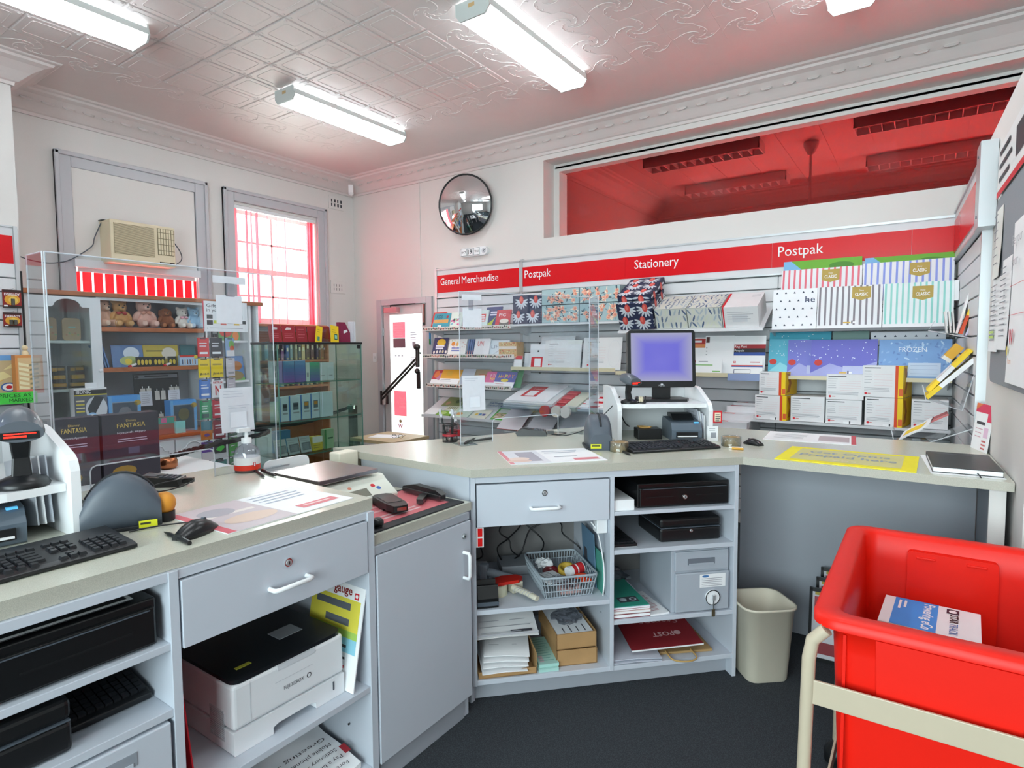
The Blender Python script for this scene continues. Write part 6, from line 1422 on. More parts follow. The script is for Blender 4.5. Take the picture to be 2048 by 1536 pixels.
crumple((.075, .05, .025), bag_clear, 4).build('plastic_bag', loc=inb(.12, .07, .03), label='crinkled clear plastic bag in the basket front', cat='bag')
b = MB(); b.box((0, 0, 0), (.1, .07, .03), C('#d0a8a4')); b.fr((0, 0, .03), (1, 0, 0), (0, 1, 0)).lines(.01, .06, .09, 4, .014, .005, C('#a86a6a')); b.build('sample_pack', loc=inb(.1, .03, .01), rot=R(50), label='pinkish pack at the bottom of the basket', cat='pack')
b = MB(); b.box((0, 0, 0), (.004, .2, .27), C('#5a7c96')); b.fr((0, .2, 0), (0, -1, 0), (0, 0, 1)); b.pr(.03, .1, .08, .16, ink); b.build('folder', loc=w3(.628, .14, .311), rot=(0, R(-3), A45), label='blue folder standing against the divider', cat='folder')
b = MB(); b.box((0, 0, 0), (.004, .18, .2), C('#4c9a8a')); b.build('folder', loc=w3(.636, .06, .311), rot=(0, R(-2), A45), label='green folder standing against the divider', cat='folder')
MB().tube(curve([w3(.575, .06, .67), w3(.605, .05, .62), w3(.628, .04, .5), w3(.632, .03, .4), w3(.622, .02, .325)]), .0035, white_p, 6).build('cable', label='white cable curving down from the socket', cat='cable')
# lower left bay
t = thing('open_tray', 'brown cardboard tray of forms on the bottom shelf', 'tray', w3(.03, .015, -.0145), A45)
b = MB(); b.box((0, 0, 0), (.27, .36, .004), carton); b.build('base', t); b = MB(); b.box((0, 0, 0), (.27, .004, .03), carton); b.build('front', t); b = MB(); b.box((.266, 0, 0), (.27, .36, .1), carton); b.build('side', t)
def curled(name, label, loc, rz, w, d, amp, m, deco=None, tip=0, lift=.0):
    b = MB(); n = 8; pts = []
    for k in range(n+1):
        y = d*k/n; zz = lift+amp*math.sin(math.pi*k/n)+tip*(1-k/n)**2; pts += [(0, y, zz), (w*.5, y, zz+.004), (w, y, zz-.002)]
    b.add(pts, [(3*k+i, 3*k+i+1, 3*k+i+4, 3*k+i+3) for k in range(n) for i in (0, 1)], m, True); b.add([(p[0], p[1], p[2]-.004) for p in pts], [(3*k+i+3, 3*k+i+4, 3*k+i+1, 3*k+i) for k in range(n) for i in (0, 1)], m, True)
    b.add([pts[0], pts[1], pts[2], (w, 0, pts[2][2]-.004), (w*.5, 0, pts[1][2]-.004), (0, 0, pts[0][2]-.004)], [(0, 5, 4, 1), (1, 4, 3, 2)], m)
    b.fr((0, 0, lift+amp*.3+tip*.6+.006), (1, 0, 0), (0, 1, 0))
    if deco: deco(b, w, d)
    b.build(name, loc=loc, rot=rz, label=label, cat='paper')
def d_form(b, w, d): b.lines(.02, d*.85, w-.02, 8, d*.08, .003, inkl, .002); [b.pr(w*(.2+.18*i), d*.55, w*(.2+.18*i)+.003, d*.95, inkl, .002) for i in range(4)]; b.pr(.01, d*.6, .03, d*.9, ink, .002)
for i in range(4): curled('form_sheet', ['lowest curled form sheet in the brown tray', 'second curled form sheet in the brown tray', 'third curled form sheet in the brown tray', 'top curled form sheet with ruled columns in the brown tray'][i], w3(.045+.004*i, .0+.012*i, .01+.022*i), R(45-3*i), .21, .3, .012, white, d_form if i == 3 else None, .0, .004)
curled('form_pad', 'wide form sheet hanging over the shelf front above the tray', w3(.025, .03, .165), (R(14), 0, A45), .29, .28, .012, offw, lambda b, w, d: (b.pr(.0, .0, w, .012, C('#c2c4ca'), .002), b.pr(w*.55, .015, w*.9, .03, ink, .002), b.lines(.02, .1, w-.03, 3, .04, .004, inkl, .004)))
for i in range(2): stack('form_bundle', ['lower bundle of aqua forms beside the tray', 'upper bundle of aqua forms beside the tray'][i], 'forms', w3(.312+.004*i, .015+.012*i, -.0145+.016*i), R(47), .095, .26, .015, C('#a8d4cc'), lambda b, w, d: b.lines(.01, d*.9, w*.9, 10, d*.085, .004, C('#6aa8a0')).pr(.01, .02, .03, .08, C('#c8b8c0')))
def open_carton(label, loc, rz, w, d, h):
    t = thing('open_carton', label, 'carton', loc, rz)
    MB().box((0, 0, 0), (w, d, .004), carton).build('base', t)
    for nm, a, c in (('front', (0, 0, 0), (w, .005, h)), ('back', (0, d-.005, 0), (w, d, h)), ('side', (0, 0, 0), (.005, d, h)), ('side', (w-.005, 0, 0), (w, d, h))): MB().box(a, c, carton).build(nm, t)
open_carton('lower brown carton at the right of the bottom shelf', w3(.405, .05, -.0145), R(45), .2, .33, .075)
open_carton('upper brown carton set askew on the lower one', w3(.405, .055, .062), R(47), .2, .33, .075)
stack('form_stack', 'white forms with dark ruled lines in the upper carton', 'forms', w3(.41, .065, .09), R(47), .18, .3, .045, white, lambda b, w, d: [b.pr(.04+.035*i, .01, .045+.035*i, .06+.02*(i % 2), ink) for i in range(4)])
crumple((.075, .09, .022), bag_clear, 5).build('plastic_bag', loc=w3(.50, .2, .135), label='clear crinkled film over the upper carton', cat='bag')
# right bay
stack('receipt_stack', 'stack of white forms beside the upper cash drawer', 'forms', w3(.675, .02, .7265), A45, .1, .25, .05, white, lambda b, w, d: None)
cash_drawer('black cash drawer on the upper shelf of the angled cabinet', w3(.80, .03, .7275), A45, .472, .42, .115)
t = thing('spare_keyboard', 'black compact keyboard stored on the second shelf', 'keyboard', w3(.672, .03, .545), A45)
MB().box((0, 0, 0), (.125, .36, .016), black).build('body', t, bevel=.003); MB().box((0, -.002, .0), (.125, .0, .004), C('#9a9ca0')).build('front_edge', t); k0 = None
for i in range(6):
    for j in range(14):
        if k0 is None: k0 = MB().box((0, 0, 0), (.016, .016, .005), keycap).build('key', t, (.008+i*.0185, .02+j*.0205, .016))
        else: share(k0, t, (.008+i*.0185, .02+j*.0205, .016))
cash_box('black lidded cash box on the second shelf of the angled cabinet', w3(.925, .06, .545), A45, .32, .28, .115)
# safe cabinet with key
t = thing('lock_cabinet', 'grey metal lock cabinet with drawer and keyed door', 'safe', w3(.97, .02, .2055), A45)
sg = mat('safe_grey', '#a9b0ba', .42, noise=.03)
MB().box((0, .012, 0), (.3, .4, .305), sg).build('body', t, bevel=.003)
d = MB().box((.015, .0, .205), (.295, .014, .3), sg).build('drawer', t, bevel=.004); b = MB(); b.box((.08, -.003, .235), (.22, .001, .265), C('#6c727c')); b.box((.085, -.006, .235), (.215, -.002, .242), sg); b.build('recessed_pull', d)
d = MB().box((.015, -.006, .005), (.295, .012, .195), sg).build('door', t, bevel=.004)
b = MB(); b.fr((.14, -.0062, .12)).pr(0, 0, .135, .065, white); b.disc(.03, .055, .018, .006, C('#4a7ab0'), .001); b.lines(.01, .045, .125, 5, .009, .003, inkl, .0012, .1); b.build('label_plate', d)
b = MB(); b.cyl((.205, -.016, .07), (.205, -.006, .07), .036, white_p, n=24); b.tube([(.205+.036*math.cos(R(a)), -.016, .07+.036*math.sin(R(a))) for a in range(0, 360, 20)], .0022, black, 5, closed=True); b.build('dial', d)
b = MB(); b.box((.198, -.03, .062), (.212, -.016, .085), alu); b.tube([(.205, -.025, .065), (.203, -.026, .04), (.207, -.022, .0)], .003, chrome, 6); b.box((.196, -.026, -.02), (.212, -.023, .015), mat('key_brass', '#8f8468', .35, .8)); b.build('key', d)
# books and papers
for i, (m, lab, th) in enumerate(((C('#7a2430'), 'maroon book at the foot of the pile on the third shelf', .022), (C('#e4ddd8'), 'cream-paged book in the pile on the third shelf', .012), (C('#a8283c'), 'red book in the pile on the third shelf', .01), (C('#d8d4e4'), 'lilac magazine in the pile on the third shelf', .008))):
    b = MB(); b.box((0, 0, 0), (.185, .3, th), m); b.box((.003, -.001, th*.2), (.183, .0, th*.8), white); b.build('book', loc=w3(.675, .02, .2055+[0, .0225, .035, .0455][i]), rot=R(45+[0, -1, 1, 0][i]), label=lab, cat='book')
b = MB(); b.box((0, 0, 0), (.18, .32, .008), C('#2f8f7c')); b.fr((0, 0, .008), (1, 0, 0), (0, 1, 0)).pr(.05, .04, .15, .1, C('#3c4046')).disc(.075, .07, .018, .018, C('#a9b4bc')).disc(.125, .07, .018, .018, C('#a9b4bc')).disc(.125, .07, .01, .01, ink, .001).pr(.0, .22, .06, .29, C('#a9c4c0')); b.build('magazine', loc=w3(.676, .022, .2545), rot=R(46), label='green magazine with camera picture on top of the pile', cat='magazine')
stack('booklet', 'white booklet with red print beside the green magazine', 'booklet', w3(.862, .015, .2055), R(52), .1, .26, .008, white, lambda b, w, d: b.lines(.012, d*.8, w-.015, 14, d*.05, .003, C('#b85a64')).pr(.01, d*.88, .03, d*.95, ink))
crumple((.1, .07, .05), bag_clear, 6).build('plastic_bag', loc=w3(.80, .40, .207), label='clear film bag at the back of the third shelf', cat='bag')
for i in range(2): curled('plastic_satchel', ['lower silvery plastic satchel on the bottom shelf', 'upper silvery plastic satchel on the bottom shelf'][i], w3(.675, .01+.01*i, -.0145+.012*i), R(44-3*i), .24, .36, .008, mat('satchel_silver', '#c6cbd8', .3, noise=.08), None, 0, .006)
t = thing('paper_carrier', 'brown paper carrier bag with rope handle on the bottom shelf', 'bag', w3(.87, .06, -.0145), R(42)); kraft = mat('kraft_paper', '#a98a5c', .75, noise=.1)
MB().box((0, 0, 0), (.33, .38, .012), kraft).build('bag', t, bevel=.003); MB().tube(curve([(.09, .01, .013), (.1, -.06, .006), (.16, -.085, .006), (.22, -.06, .006), (.22, .01, .013)]), .004, mat('twine', '#b89458', .8), 6).build('handle', t)
b = MB(); b.box((0, 0, 0), (.36, .28, .006), C('#7c1c24')); b.box((-.002, -.002, -.003), (.362, .0, .004), white); b.fr((0, 0, .006), (1, 0, 0), (0, 1, 0)); b.pt('Stamps', .31, .24, .055, C('#b8868a'), .2, a=math.pi); b.pt('POST', .25, .12, .035, C('#c09a9c'), .11, a=math.pi, bold=True); b.disc(.27, .105, .018, .018, C('#c09a9c'))
b.build('stamp_poster', loc=w3(.775, .035, .03), rot=(R(6), R(-2), R(42)), label='dark red Stamps poster lying on the brown bag', cat='poster')
# ================================================================== window wall: air conditioner
t = thing('air_conditioner', 'old beige window air conditioner in the boarded window', 'air conditioner', (-6.50, 0, 0))
be = mat('ac_beige', '#d9cdb0', .5, noise=.04); bed = mat('ac_recess', '#857a60', .6)
MB().box((0, 2.50, 2.315), (.235, 3.085, 2.715), be).build('case', t, bevel=.01)
b = MB(); b.box((.235, 2.53, 2.40), (.238, 2.885, 2.685), bed)
for i in range(28): b.box((.237, 2.53, 2.404+i*.0102), (.246, 2.885, 2.409+i*.0102), be)
b.build('front_grille', t)
b = MB(); b.box((.235, 2.915, 2.43), (.239, 3.07, 2.69), bed)
for i in range(6): b.box((.238, 2.92+i*.025, 2.435), (.247, 2.937+i*.025, 2.685), be)
for j in range(4): b.box((.246, 2.915, 2.47+j*.058), (.249, 3.07, 2.476+j*.058), bed)
b.build('outlet_vanes', t)
MB().box((.235, 2.93, 2.345), (.24, 3.07, 2.362), black).fr((.24, 2.93, 2.345), (0, 1, 0), (0, 0, 1)).lines(.01, .012, .12, 1, .01, .006, C('#b9b4a0')).build('badge_strip', t)
MB().box((-.02, 2.49, 2.715), (.1, 3.05, 2.722), black).build('top_gap', t)
MB().tube(curve([(.05, 2.51, 2.72), (.05, 2.44, 2.55), (.05, 2.41, 2.46), (.05, 2.26, 2.335), (.05, 2.15, 2.285), (.05, 2.01, 2.272), (.06, 1.85, 2.31), (.2, 1.7, 2.40), (.62, 1.69, 2.44)]), .005, grey_p, 6).build('mains_lead', t)
MB().tube(curve([(.1, 3.085, 2.66), (.1, 3.19, 2.52), (.1, 3.21, 2.43), (.1, 3.15, 2.37), (.1, 3.085, 2.36)]), .005, grey_p, 6).build('side_lead', t)

# ------------------------------------------------------------------ slats on the chimney breast
slatL = struct('wall_slat_chimney')
MB().box((-5.899, -.6, FLOOR), (-5.885, 1.69, 2.11), slat_gap).build('backing', slatL)
s0 = None; z = .3
while z < 2.08:
    if s0 is None: s0 = MB().box((0, -.6, .004), (.028, 1.66, SP-.006), slat_grey).build('slat', slatL, (-5.893, 0, z), bevel=.003)
    else: share(s0, slatL, (-5.893, 0, z))
    z += SP
MB().box((-5.9, 1.66, FLOOR), (-5.85, 1.685, 2.46), alu).build('upright', slatL); MB().box((-5.9, 1.69, FLOOR), (-5.88, 1.708, 2.12), black).build('edge_strip', slatL)
t = thing('sign_board', 'red sign panel end on the chimney breast at the left edge', 'sign'); MB().box((-5.898, -.6, 2.10), (-5.87, 1.66, 2.46), mat('sign_ground')).build('backboard', t); MB().box((-5.87, -.6, 2.17), (-5.866, 1.655, 2.385), red).build('red_panel', t); MB().box((-5.87, -.6, 2.45), (-5.86, 1.66, 2.462), alu).build('frame', t)
def pack(label, y0, y1, z0, z1, n):
    t = thing('battery_pack', label, 'battery pack', (-5.845, y0, z0)); w, h = y1-y0, z1-z0; b = MB(); b.box((0, 0, 0), (.012, w, h), C('#8c1c18')); b.fr((.012, 0, 0), (0, 1, 0), (0, 0, 1)).pr(0, 0, w, h*.12, C('#2c2420')).disc(w*.5, h*.45, w*.42, h*.3, C('#e0a030')).disc(w*.55, h*.42, w*.25, h*.2, C('#e8c860'), .001).pr(0, h*.85, w, h, C('#3c1c1c')); b.pt('EVEREADY', w*.08, h*.68, h*.14, white, w*.84, .0015, bold=True).pr(.005, .01, w*.25, h*.15, white, .0015); b.build('card', t)
    for k in range(n): MB().cyl((.02, w*.52+(k-(n-1)/2)*.026, .02), (.02, w*.52+(k-(n-1)/2)*.026, h*.5), .012, C('#4c4840'), n=10).build('battery', t)
    MB().tube([(-.05, w*.5, h+.006), (.05, w*.5, h+.006)], .003, chrome, 6).build('peg_hook', t)
pack('upper red battery pack hanging on the chimney slats', 1.565, 1.68, 1.825, 1.965, 1); pack('lower red battery pack hanging on the chimney slats', 1.562, 1.675, 1.675, 1.79, 2)
t = thing('wall_shelf', 'clear shelf holding the boxed games on the chimney slats', 'shelf'); MB().box((-5.85, .9, 1.14), (-5.55, 1.74, 1.148), acry).build('board', t); MB().box((-5.553, .9, 1.14), (-5.547, 1.74, 1.17), acry_edge).build('front_edge', t)
b = MB(); b.box((-5.78, 1.2, 1.149), (-5.68, 1.60, 1.46), C('#8a86c4')); b.fr((-5.68, 1.2, 1.149), (0, 1, 0), (0, 0, 1)).pr(0, .0, .4, .27, C('#c9b48a')).pr(0, .27, .4, .31, C('#6ca4dc')); 
for k in range(7): b.pp([(.1+.05*k, .02+.03*k), (.2+.05*k, .06+.03*k), (.15+.05*k, .10+.03*k), (.05+.05*k, .06+.03*k)] if .2+.05*k < .4 else [(.3, .2), (.38, .22), (.36, .25)], C(['#e4d8a0', '#a8b070', '#d8b060'][k % 3]), .001)
b.disc(.33, .07, .05, .035, C('#3c64a8'), .0012).disc(.33, .07, .04, .026, white, .0015).disc(.33, .07, .02, .014, redp, .0018); b.build('board_game', label='boxed board game with purple lid at the left edge', cat='game')
b = MB(); b.box((-5.67, 1.55, 1.149), (-5.59, 1.72, 1.46), C('#d89050')); b.fr((-5.59, 1.55, 1.149), (0, 1, 0), (0, 0, 1)).pr(.015, .04, .155, .29, C('#d8b888')); [b.pp([(.02, .06+.035*k), (.08, .045+.035*k), (.08, .065+.035*k), (.02, .08+.035*k)], C('#ece0b8'), .001) for k in range(6)]; [b.pp([(.085, .05+.035*k), (.14, .06+.035*k), (.14, .075+.035*k), (.085, .065+.035*k)], C('#8f8464'), .001) for k in range(6)]; b.pr(0, 0, .17, .05, C('#d87868'), .0012); b.build('tower_game', label='orange boxed wooden tower game beside the board game', cat='game')
t = thing('wooden_figure', 'small pale wooden peg behind the tower game', 'toy', (-5.7, 1.645, 1.149)); MB().lathe([(.022, 0), (.022, .33), (.014, .345)], C('#dccba4')).build('body', t); MB().ell((0, 0, .365), (.02, .02, .022), C('#dccba4')).build('head', t)
b = MB(); b.box((-5.545, 1.3, 1.10), (-5.543, 1.66, 1.185), C('#4cd04c')); b.fr((-5.543, 1.3, 1.10), (0, 1, 0), (0, 0, 1)); b.pt('PRICES AS', .13, .048, .027, C('#174a1c'), .19); b.pt('MARKED', .19, .012, .027, C('#174a1c'), .14); b.build('price_sign', label='green sign reading PRICES AS MARKED', cat='sign')

# ------------------------------------------------------------------ hutch with toys
FX = -6.08
h = thing('display_hutch', 'white and timber display hutch under the air conditioner', 'hutch')
MB().box((-6.47, 1.74, 1.965), (FX+.03, 3.90, 2.005), brown).build('top_board', h, bevel=.006)
MB().box((-6.47, 1.77, .69), (-6.455, 3.86, 1.965), mat('hutch_back', '#b9bdc4', .5)).build('back_panel', h)
for y in (1.77, 2.285, 3.25, 3.74, 3.83): MB().box((-6.455, y, .69), (FX, y+.028, 1.965), cabw).build('upright', h)
for y0, y1, z, m in ((2.313, 3.25, 1.66, brown), (2.313, 3.25, 1.29, brown), (1.80, 2.285, 1.555, cabw), (1.80, 2.285, 1.13, cabw), (3.278, 3.74, 1.56, cabw), (3.278, 3.74, 1.13, cabw), (3.278, 3.74, .9, cabw)):
    MB().box((-6.455, y0, z), (FX+(.01 if m is brown else -.03), y1, z+(.04 if m is brown else .022)), m).build('shelf', h, bevel=.003)
MB().box((FX-.01, 2.31, 1.94), (FX+.005, 3.25, 1.965), cabw).build('rail', h)
# arched glass door
d = struct('tmp'); d.name = 'glass_door'; d.parent = h; 
try: del d['kind']
except Exception: pass
def arch(y0, y1, z0, zs, rise, n=10):
    o = [(y0, z0), (y1, z0), (y1, zs)]; w = y1-y0; o += [(y1-w*.16, zs+.004)]
    for i in range(n+1):
        a = math.pi*i/n; o.append(((y0+y1)/2+w*.30*math.cos(a), zs+.01+rise*math.sin(a)))
    return o+[(y0+w*.16, zs+.004), (y0, zs)]
inner = arch(1.895, 2.225, .78, 1.865, .06); dw = MB()
outer = [(1.80, .70), (2.31, .70), (2.31, 1.955)]+[(2.31-.51*i/12, 1.955) for i in range(1, 13)]+[(1.80, 1.2)]
dw.box((FX, 1.80, .70), (FX+.02, 1.895, 1.955), cabw); dw.box((FX, 2.225, .70), (FX+.02, 2.31, 1.955), cabw); dw.box((FX, 1.895, .70), (FX+.02, 2.225, .78), cabw)
tp = inner[3:-1]
for (ya, za), (yb_, zb) in zip(tp, tp[1:]): dw.add([(FX, ya, za), (FX, yb_, zb), (FX, yb_, 1.955), (FX, ya, 1.955), (FX+.02, ya, za), (FX+.02, yb_, zb), (FX+.02, yb_, 1.955), (FX+.02, ya, 1.955)], [(0, 1, 2, 3), (7, 6, 5, 4), (0, 4, 5, 1)], cabw)
dw.box((FX, 2.17, 1.865), (FX+.02, 2.225, 1.955), cabw); dw.box((FX, 1.895, 1.865), (FX+.02, 1.95, 1.955), cabw); dw.build('door_frame', d)
MB().box((FX+.008, 1.895, .78), (FX+.012, 2.225, 1.94), glass).build('door_pane', d)
MB().ell((FX+.03, 2.285, 1.31), (.015, .015, .015), white_p).build('door_knob', d)
sb = thing('sideboard', 'low white sideboard with arched door panels below the hutch', 'sideboard'); SX = -5.88
MB().box((-6.47, 1.74, .65), (SX+.02, 3.88, .685), brown).build('top_board', sb, bevel=.005); MB().box((-6.47, 1.77, FLOOR), (SX-.02, 3.85, .65), cabw).build('body', sb)
for i in range(6):
    y0 = 1.79+i*.345; dd = MB().box((SX-.02, y0, FLOOR+.06), (SX, y0+.33, .63), cabw).build('door', sb, bevel=.004)
    b = MB(); pth = arch(y0+.05, y0+.28, FLOOR+.12, .53, .05); b.tube([(SX+.001, y, zz) for y, zz in pth], .006, cabw, 6, closed=True); b.build('arched_moulding', dd)

# plush toys
def plush(label, y, col, s=1.0, turn=0, bow=None, muzzle=None, kindp='bear', x=-6.2, z=1.701):
    t = thing('plush_toy', label, 'plush toy', (x, y, z), R(90+turn), 'plush toys on the top shelf'); s *= 1.07
    m = mat('plush_'+col.strip('#'), col, .95, noise=.12, nscale=60, bump=.5, bscale=220); mz = mat('plush_'+muzzle.strip('#'), muzzle, .95, noise=.1, nscale=60) if muzzle else m
    b = MB()
    b.ell((0, 0, .075*s), (.062*s, .055*s, .075*s), m, 16, 10); b.ell((0, -.008*s, .175*s), (.056*s, .052*s, .052*s), m, 16, 10)
    for q in (-1, 1):
        if kindp == 'dog': b.ell((q*.052*s, .0, .165*s), (.018*s, .02*s, .045*s), m, 10, 7)
        else: b.ell((q*.044*s, .0, .22*s), (.022*s, .014*s, .022*s), m, 10, 7)
        b.ell((q*.062*s, -.02*s, .095*s), (.024*s, .03*s, .05*s), m, 10, 8, Matrix.Rotation(q*R(-28), 3, 'Y'))
        b.ell((q*.045*s, -.07*s, .034*s), (.032*s, .055*s, .032*s), m, 12, 8)
    b.ell((0, -.052*s, .162*s), (.028*s, .024*s, .022*s), m, 12, 8)
    o = b.build('body', t); r = o.modifiers.new('merge', 'REMESH'); r.mode = 'VOXEL'; r.voxel_size = .006*s; r.use_smooth_shade = True
    MB().ell((0, -.056*s, .160*s), (.024*s, .023*s, .018*s), mz, 10, 7).build('muzzle', t)
    b = MB(); b.ell((0, -.08*s, .168*s), (.010*s, .007*s, .008*s), black, 8, 6); b.build('nose', t)
    for q in (-1, 1): MB().ell((q*.02*s, -.057*s, .188*s), (.005*s, .004*s, .006*s), blackm, 8, 6).build('eye', t)
    for q in (-1, 1): MB().ell((q*.045*s, -.119*s, .036*s), (.022*s, .008*s, .022*s), mz, 10, 6).build('foot_pad', t)
    if bow:
        bm = mat('ribbon_'+bow.strip('#'), bow, .5); b = MB(); b.tube([(.045*s*math.cos(R(a)), -.005*s+.04*s*math.sin(R(a)), .128*s) for a in range(0, 360, 24)], .008*s, bm, 6, closed=True)
        for q in (-1, 1): b.ell((q*.022*s, -.052*s, .122*s), (.02*s, .008*s, .014*s), bm, 8, 6, Matrix.Rotation(q*R(20), 3, 'Y'))
        b.build('bow', t)
plush('pale peach plush bear at the end of the toy row by the door', 2.375, '#cfa58c', 1.02, 18, None, '#d9bba6')
plush('golden plush bear with red bow on the top shelf', 2.515, '#c08f55', 1.02, 0, '#a8302c', '#c89c66')
plush('large pink-beige plush bear in the middle of the toy row', 2.725, '#d6a898', 1.1, 2, '#c88a74', '#dfb8a8')
plush('dark brown plush dog slumped beside the large bear', 2.925, '#8c5230', .82, -8, None, '#a86a40', 'dog')
plush('small white plush bear with pink scarf', 3.085, '#e4dcd2', .85, 4, '#e8a8b4', '#efe8e0')
plush('pale blue plush bear half behind the gift sign', 3.20, '#9fc0d8', .88, -4, None, '#c0d6e6')
# shelf with picture books
def upright(name, label, cat, y0, y1, z0, z1, x, m, deco=None, th=.012, tilt=6, skew=0):
    b = MB(); w, hh = y1-y0, z1-z0; b.box((0, 0, 0), (w, th, hh), m); b.fr((0, 0, 0))
    if deco: deco(b, w, hh)
    return b.build(name, loc=(x, y0, z0), rot=(R(-tilt), R(skew), R(90)), label=label, cat=cat)
for i in range(3): upright('book', ['first thin blue book leaning by the hutch door', 'second thin blue book leaning by the hutch door', 'third thin blue book leaning by the hutch door'][i], 'book', 2.33+i*.022, 2.342+i*.022, 1.332, 1.54, -6.12, C('#5c82b4'), th=.16, tilt=0, skew=-14)
upright('picture_book', 'large blue picture book with pale animal on the second shelf', 'book', 2.42, 2.69, 1.332, 1.54, -6.14, C('#5d7aa4'), lambda b, w, h_: (b.disc(w*.62, h_*.62, .07, .06, C('#c9d2dc')), b.disc(w*.55, h_*.28, .09, .045, C('#a9b478')), b.disc(w*.5, h_*.25, .03, .03, C('#e0c848'), .001)), tilt=10)
upright('picture_book', 'yellow picture book with pale animal on the second shelf', 'book', 2.70, 3.03, 1.332, 1.54, -6.16, C('#c4b04c'), lambda b, w, h_: (b.disc(w*.72, h_*.6, .07, .06, C('#d8d0c0')), b.lines(.03, h_*.76, .2, 1, .02, .016, C('#8a7c3c'))), tilt=10)
upright('picture_book', 'dark green picture book at the right of the second shelf', 'book', 3.05, 3.2, 1.332, 1.54, -6.16, C('#3f6c70'), tilt=8)
for i, (y0, y1) in enumerate(((2.60, 2.745), (2.75, 2.86), (2.89, 2.97))): upright('toy_pack', ['black pack with four yellow toys on the second shelf', 'black pack with three yellow toys on the second shelf', 'narrow black pack with one yellow toy on the second shelf'][i], 'toy pack', y0, y1, 1.332, 1.425, -6.095, C('#23241f'), lambda b, w, h_: [b.disc(.022+.033*k, h_*.45, .013, .026, C('#c8b03c')) for k in range(int(w/.033))], tilt=4)
upright('figure_pack', 'red and blue boxed figure set on the second shelf', 'toy pack', 3.0, 3.18, 1.332, 1.435, -6.095, C('#a9c4dc'), lambda b, w, h_: (b.pr(0, h_*.8, w, h_, C('#c83a30')), [b.pr(.02+.025*k, .01, .03+.025*k, .06, C(['#2c3c5c', '#c8a070', '#6c4030'][k % 3])) for k in range(6)], b.disc(w-.02, h_*.82, .02, .018, C('#d8cc40'), .001)), tilt=3, th=.04)
for i, (y, lab) in enumerate(((2.55, 'red and white pen set lying at the shelf front'), (2.86, 'red and white pen set lying beside the toy packs'))): MB().cyl((-6.09, y, 1.34), (-6.11, y+.06, 1.36), .012, C('#d8d4d4'), n=8).cyl((-6.085, y-.02, 1.335), (-6.09, y, 1.34), .0125, redp, n=8).build('pen_set', label=lab, cat='pen set')
# behind the arched glass
for i, (y0, y1) in enumerate(((1.92, 2.05), (2.09, 2.23))):
    b = MB(); b.prism(rrect(y1-y0, .2, .03, 4, (y0+y1)/2, 1.68), -6.3, -6.285, mat('ply_board', '#cfa983', .55, noise=.12), 'x'); b.fr((-6.285, y0, 1.58), (0, 1, 0), (0, 0, 1)); b.pr(.045, .11, .1, .125, C('#a8d0cc')); [b.disc(.03+.022*k, .05+.015*(k % 2), .008, .006, C(['#c87a5c', '#7cae78', '#d8b04c'][k % 3])) for k in range(5)]; b.build('wooden_plaque', label=['rounded wooden plaque half hidden behind the screen edge', 'rounded wooden plaque in the middle of the glass cupboard'][i], cat='plaque')
for i, (y0, y1) in enumerate(((1.97, 2.09), (2.105, 2.235))):
    t = thing('toy_truck_pack', ['yellow and black toy truck pack by the screen edge', 'yellow and black toy truck pack by the door knob'][i], 'toy pack', (-6.27, y0, 1.153)); w = y1-y0
    MB().box((0, 0, .14), (.01, w, .2), C('#2c2a24')).fr((.01, 0, .14), (0, 1, 0), (0, 0, 1)).pr(.02, .015, .055, .045, C('#d8a02c')).pr(.06, .02, w-.01, .045, C('#c8942c')).build('header_card', t); MB().box((0, 0, 0), (.006, w, .14), C('#3a372e')).build('back_card', t)
    b = MB(); b.box((.008, .015, .085), (.05, w-.015, .12), C('#d09c2c')); b.box((.008, .01, .02), (.06, w-.01, .05), C('#c8922c')); b.box((.01, .02, .05), (.045, w-.03, .085), C('#2c2a28')); b.cyl((.06, .03, .02), (.06, .03, .02+.001), .01, black); b.build('truck', t, bevel=.004)
# key-tag display and boxes on the sideboard
t = thing('key_tag_display', 'black display card of name key tags under the second shelf', 'display', (-6.2, 2.63, .687), (R(-5), 0, R(90)))
b = MB(); b.box((0, 0, 0), (.42, .01, .575), C('#2b2b30')); b.fr((0, 0, 0)).pr(.01, .525, .41, .56, C('#8f9096')).lines(.1, .552, .33, 1, .02, .013, ink, .001); b.disc(.03, .542, .02, .014, ink, .001); b.build('board', t)
for k, (x, z0) in enumerate(((.05, .43), (.105, .43), (.18, .40), (.235, .40), (.32, .43), (.37, .43), (.07, .17), (.13, .17), (.2, .17), (.26, .17))):
    b = MB(); b.box((x, -.012, z0-.09), (x+.042, -.006, z0), C('#cfc8c0')); b.tube([(x+.02, -.01, z0+.02), (x+.02, -.012, z0)], .006, chrome, 6); b.build('key_tag', t)
for k, x in enumerate((.035, .30)): b = MB(); b.box((x, -.02, .26), (x+.11, -.016, .40), C('#dcdde4')); b.fr((x, -.02, .26)).lines(.015, .12, .095, 6, .018, .004, inkl); b.build('name_list', t)
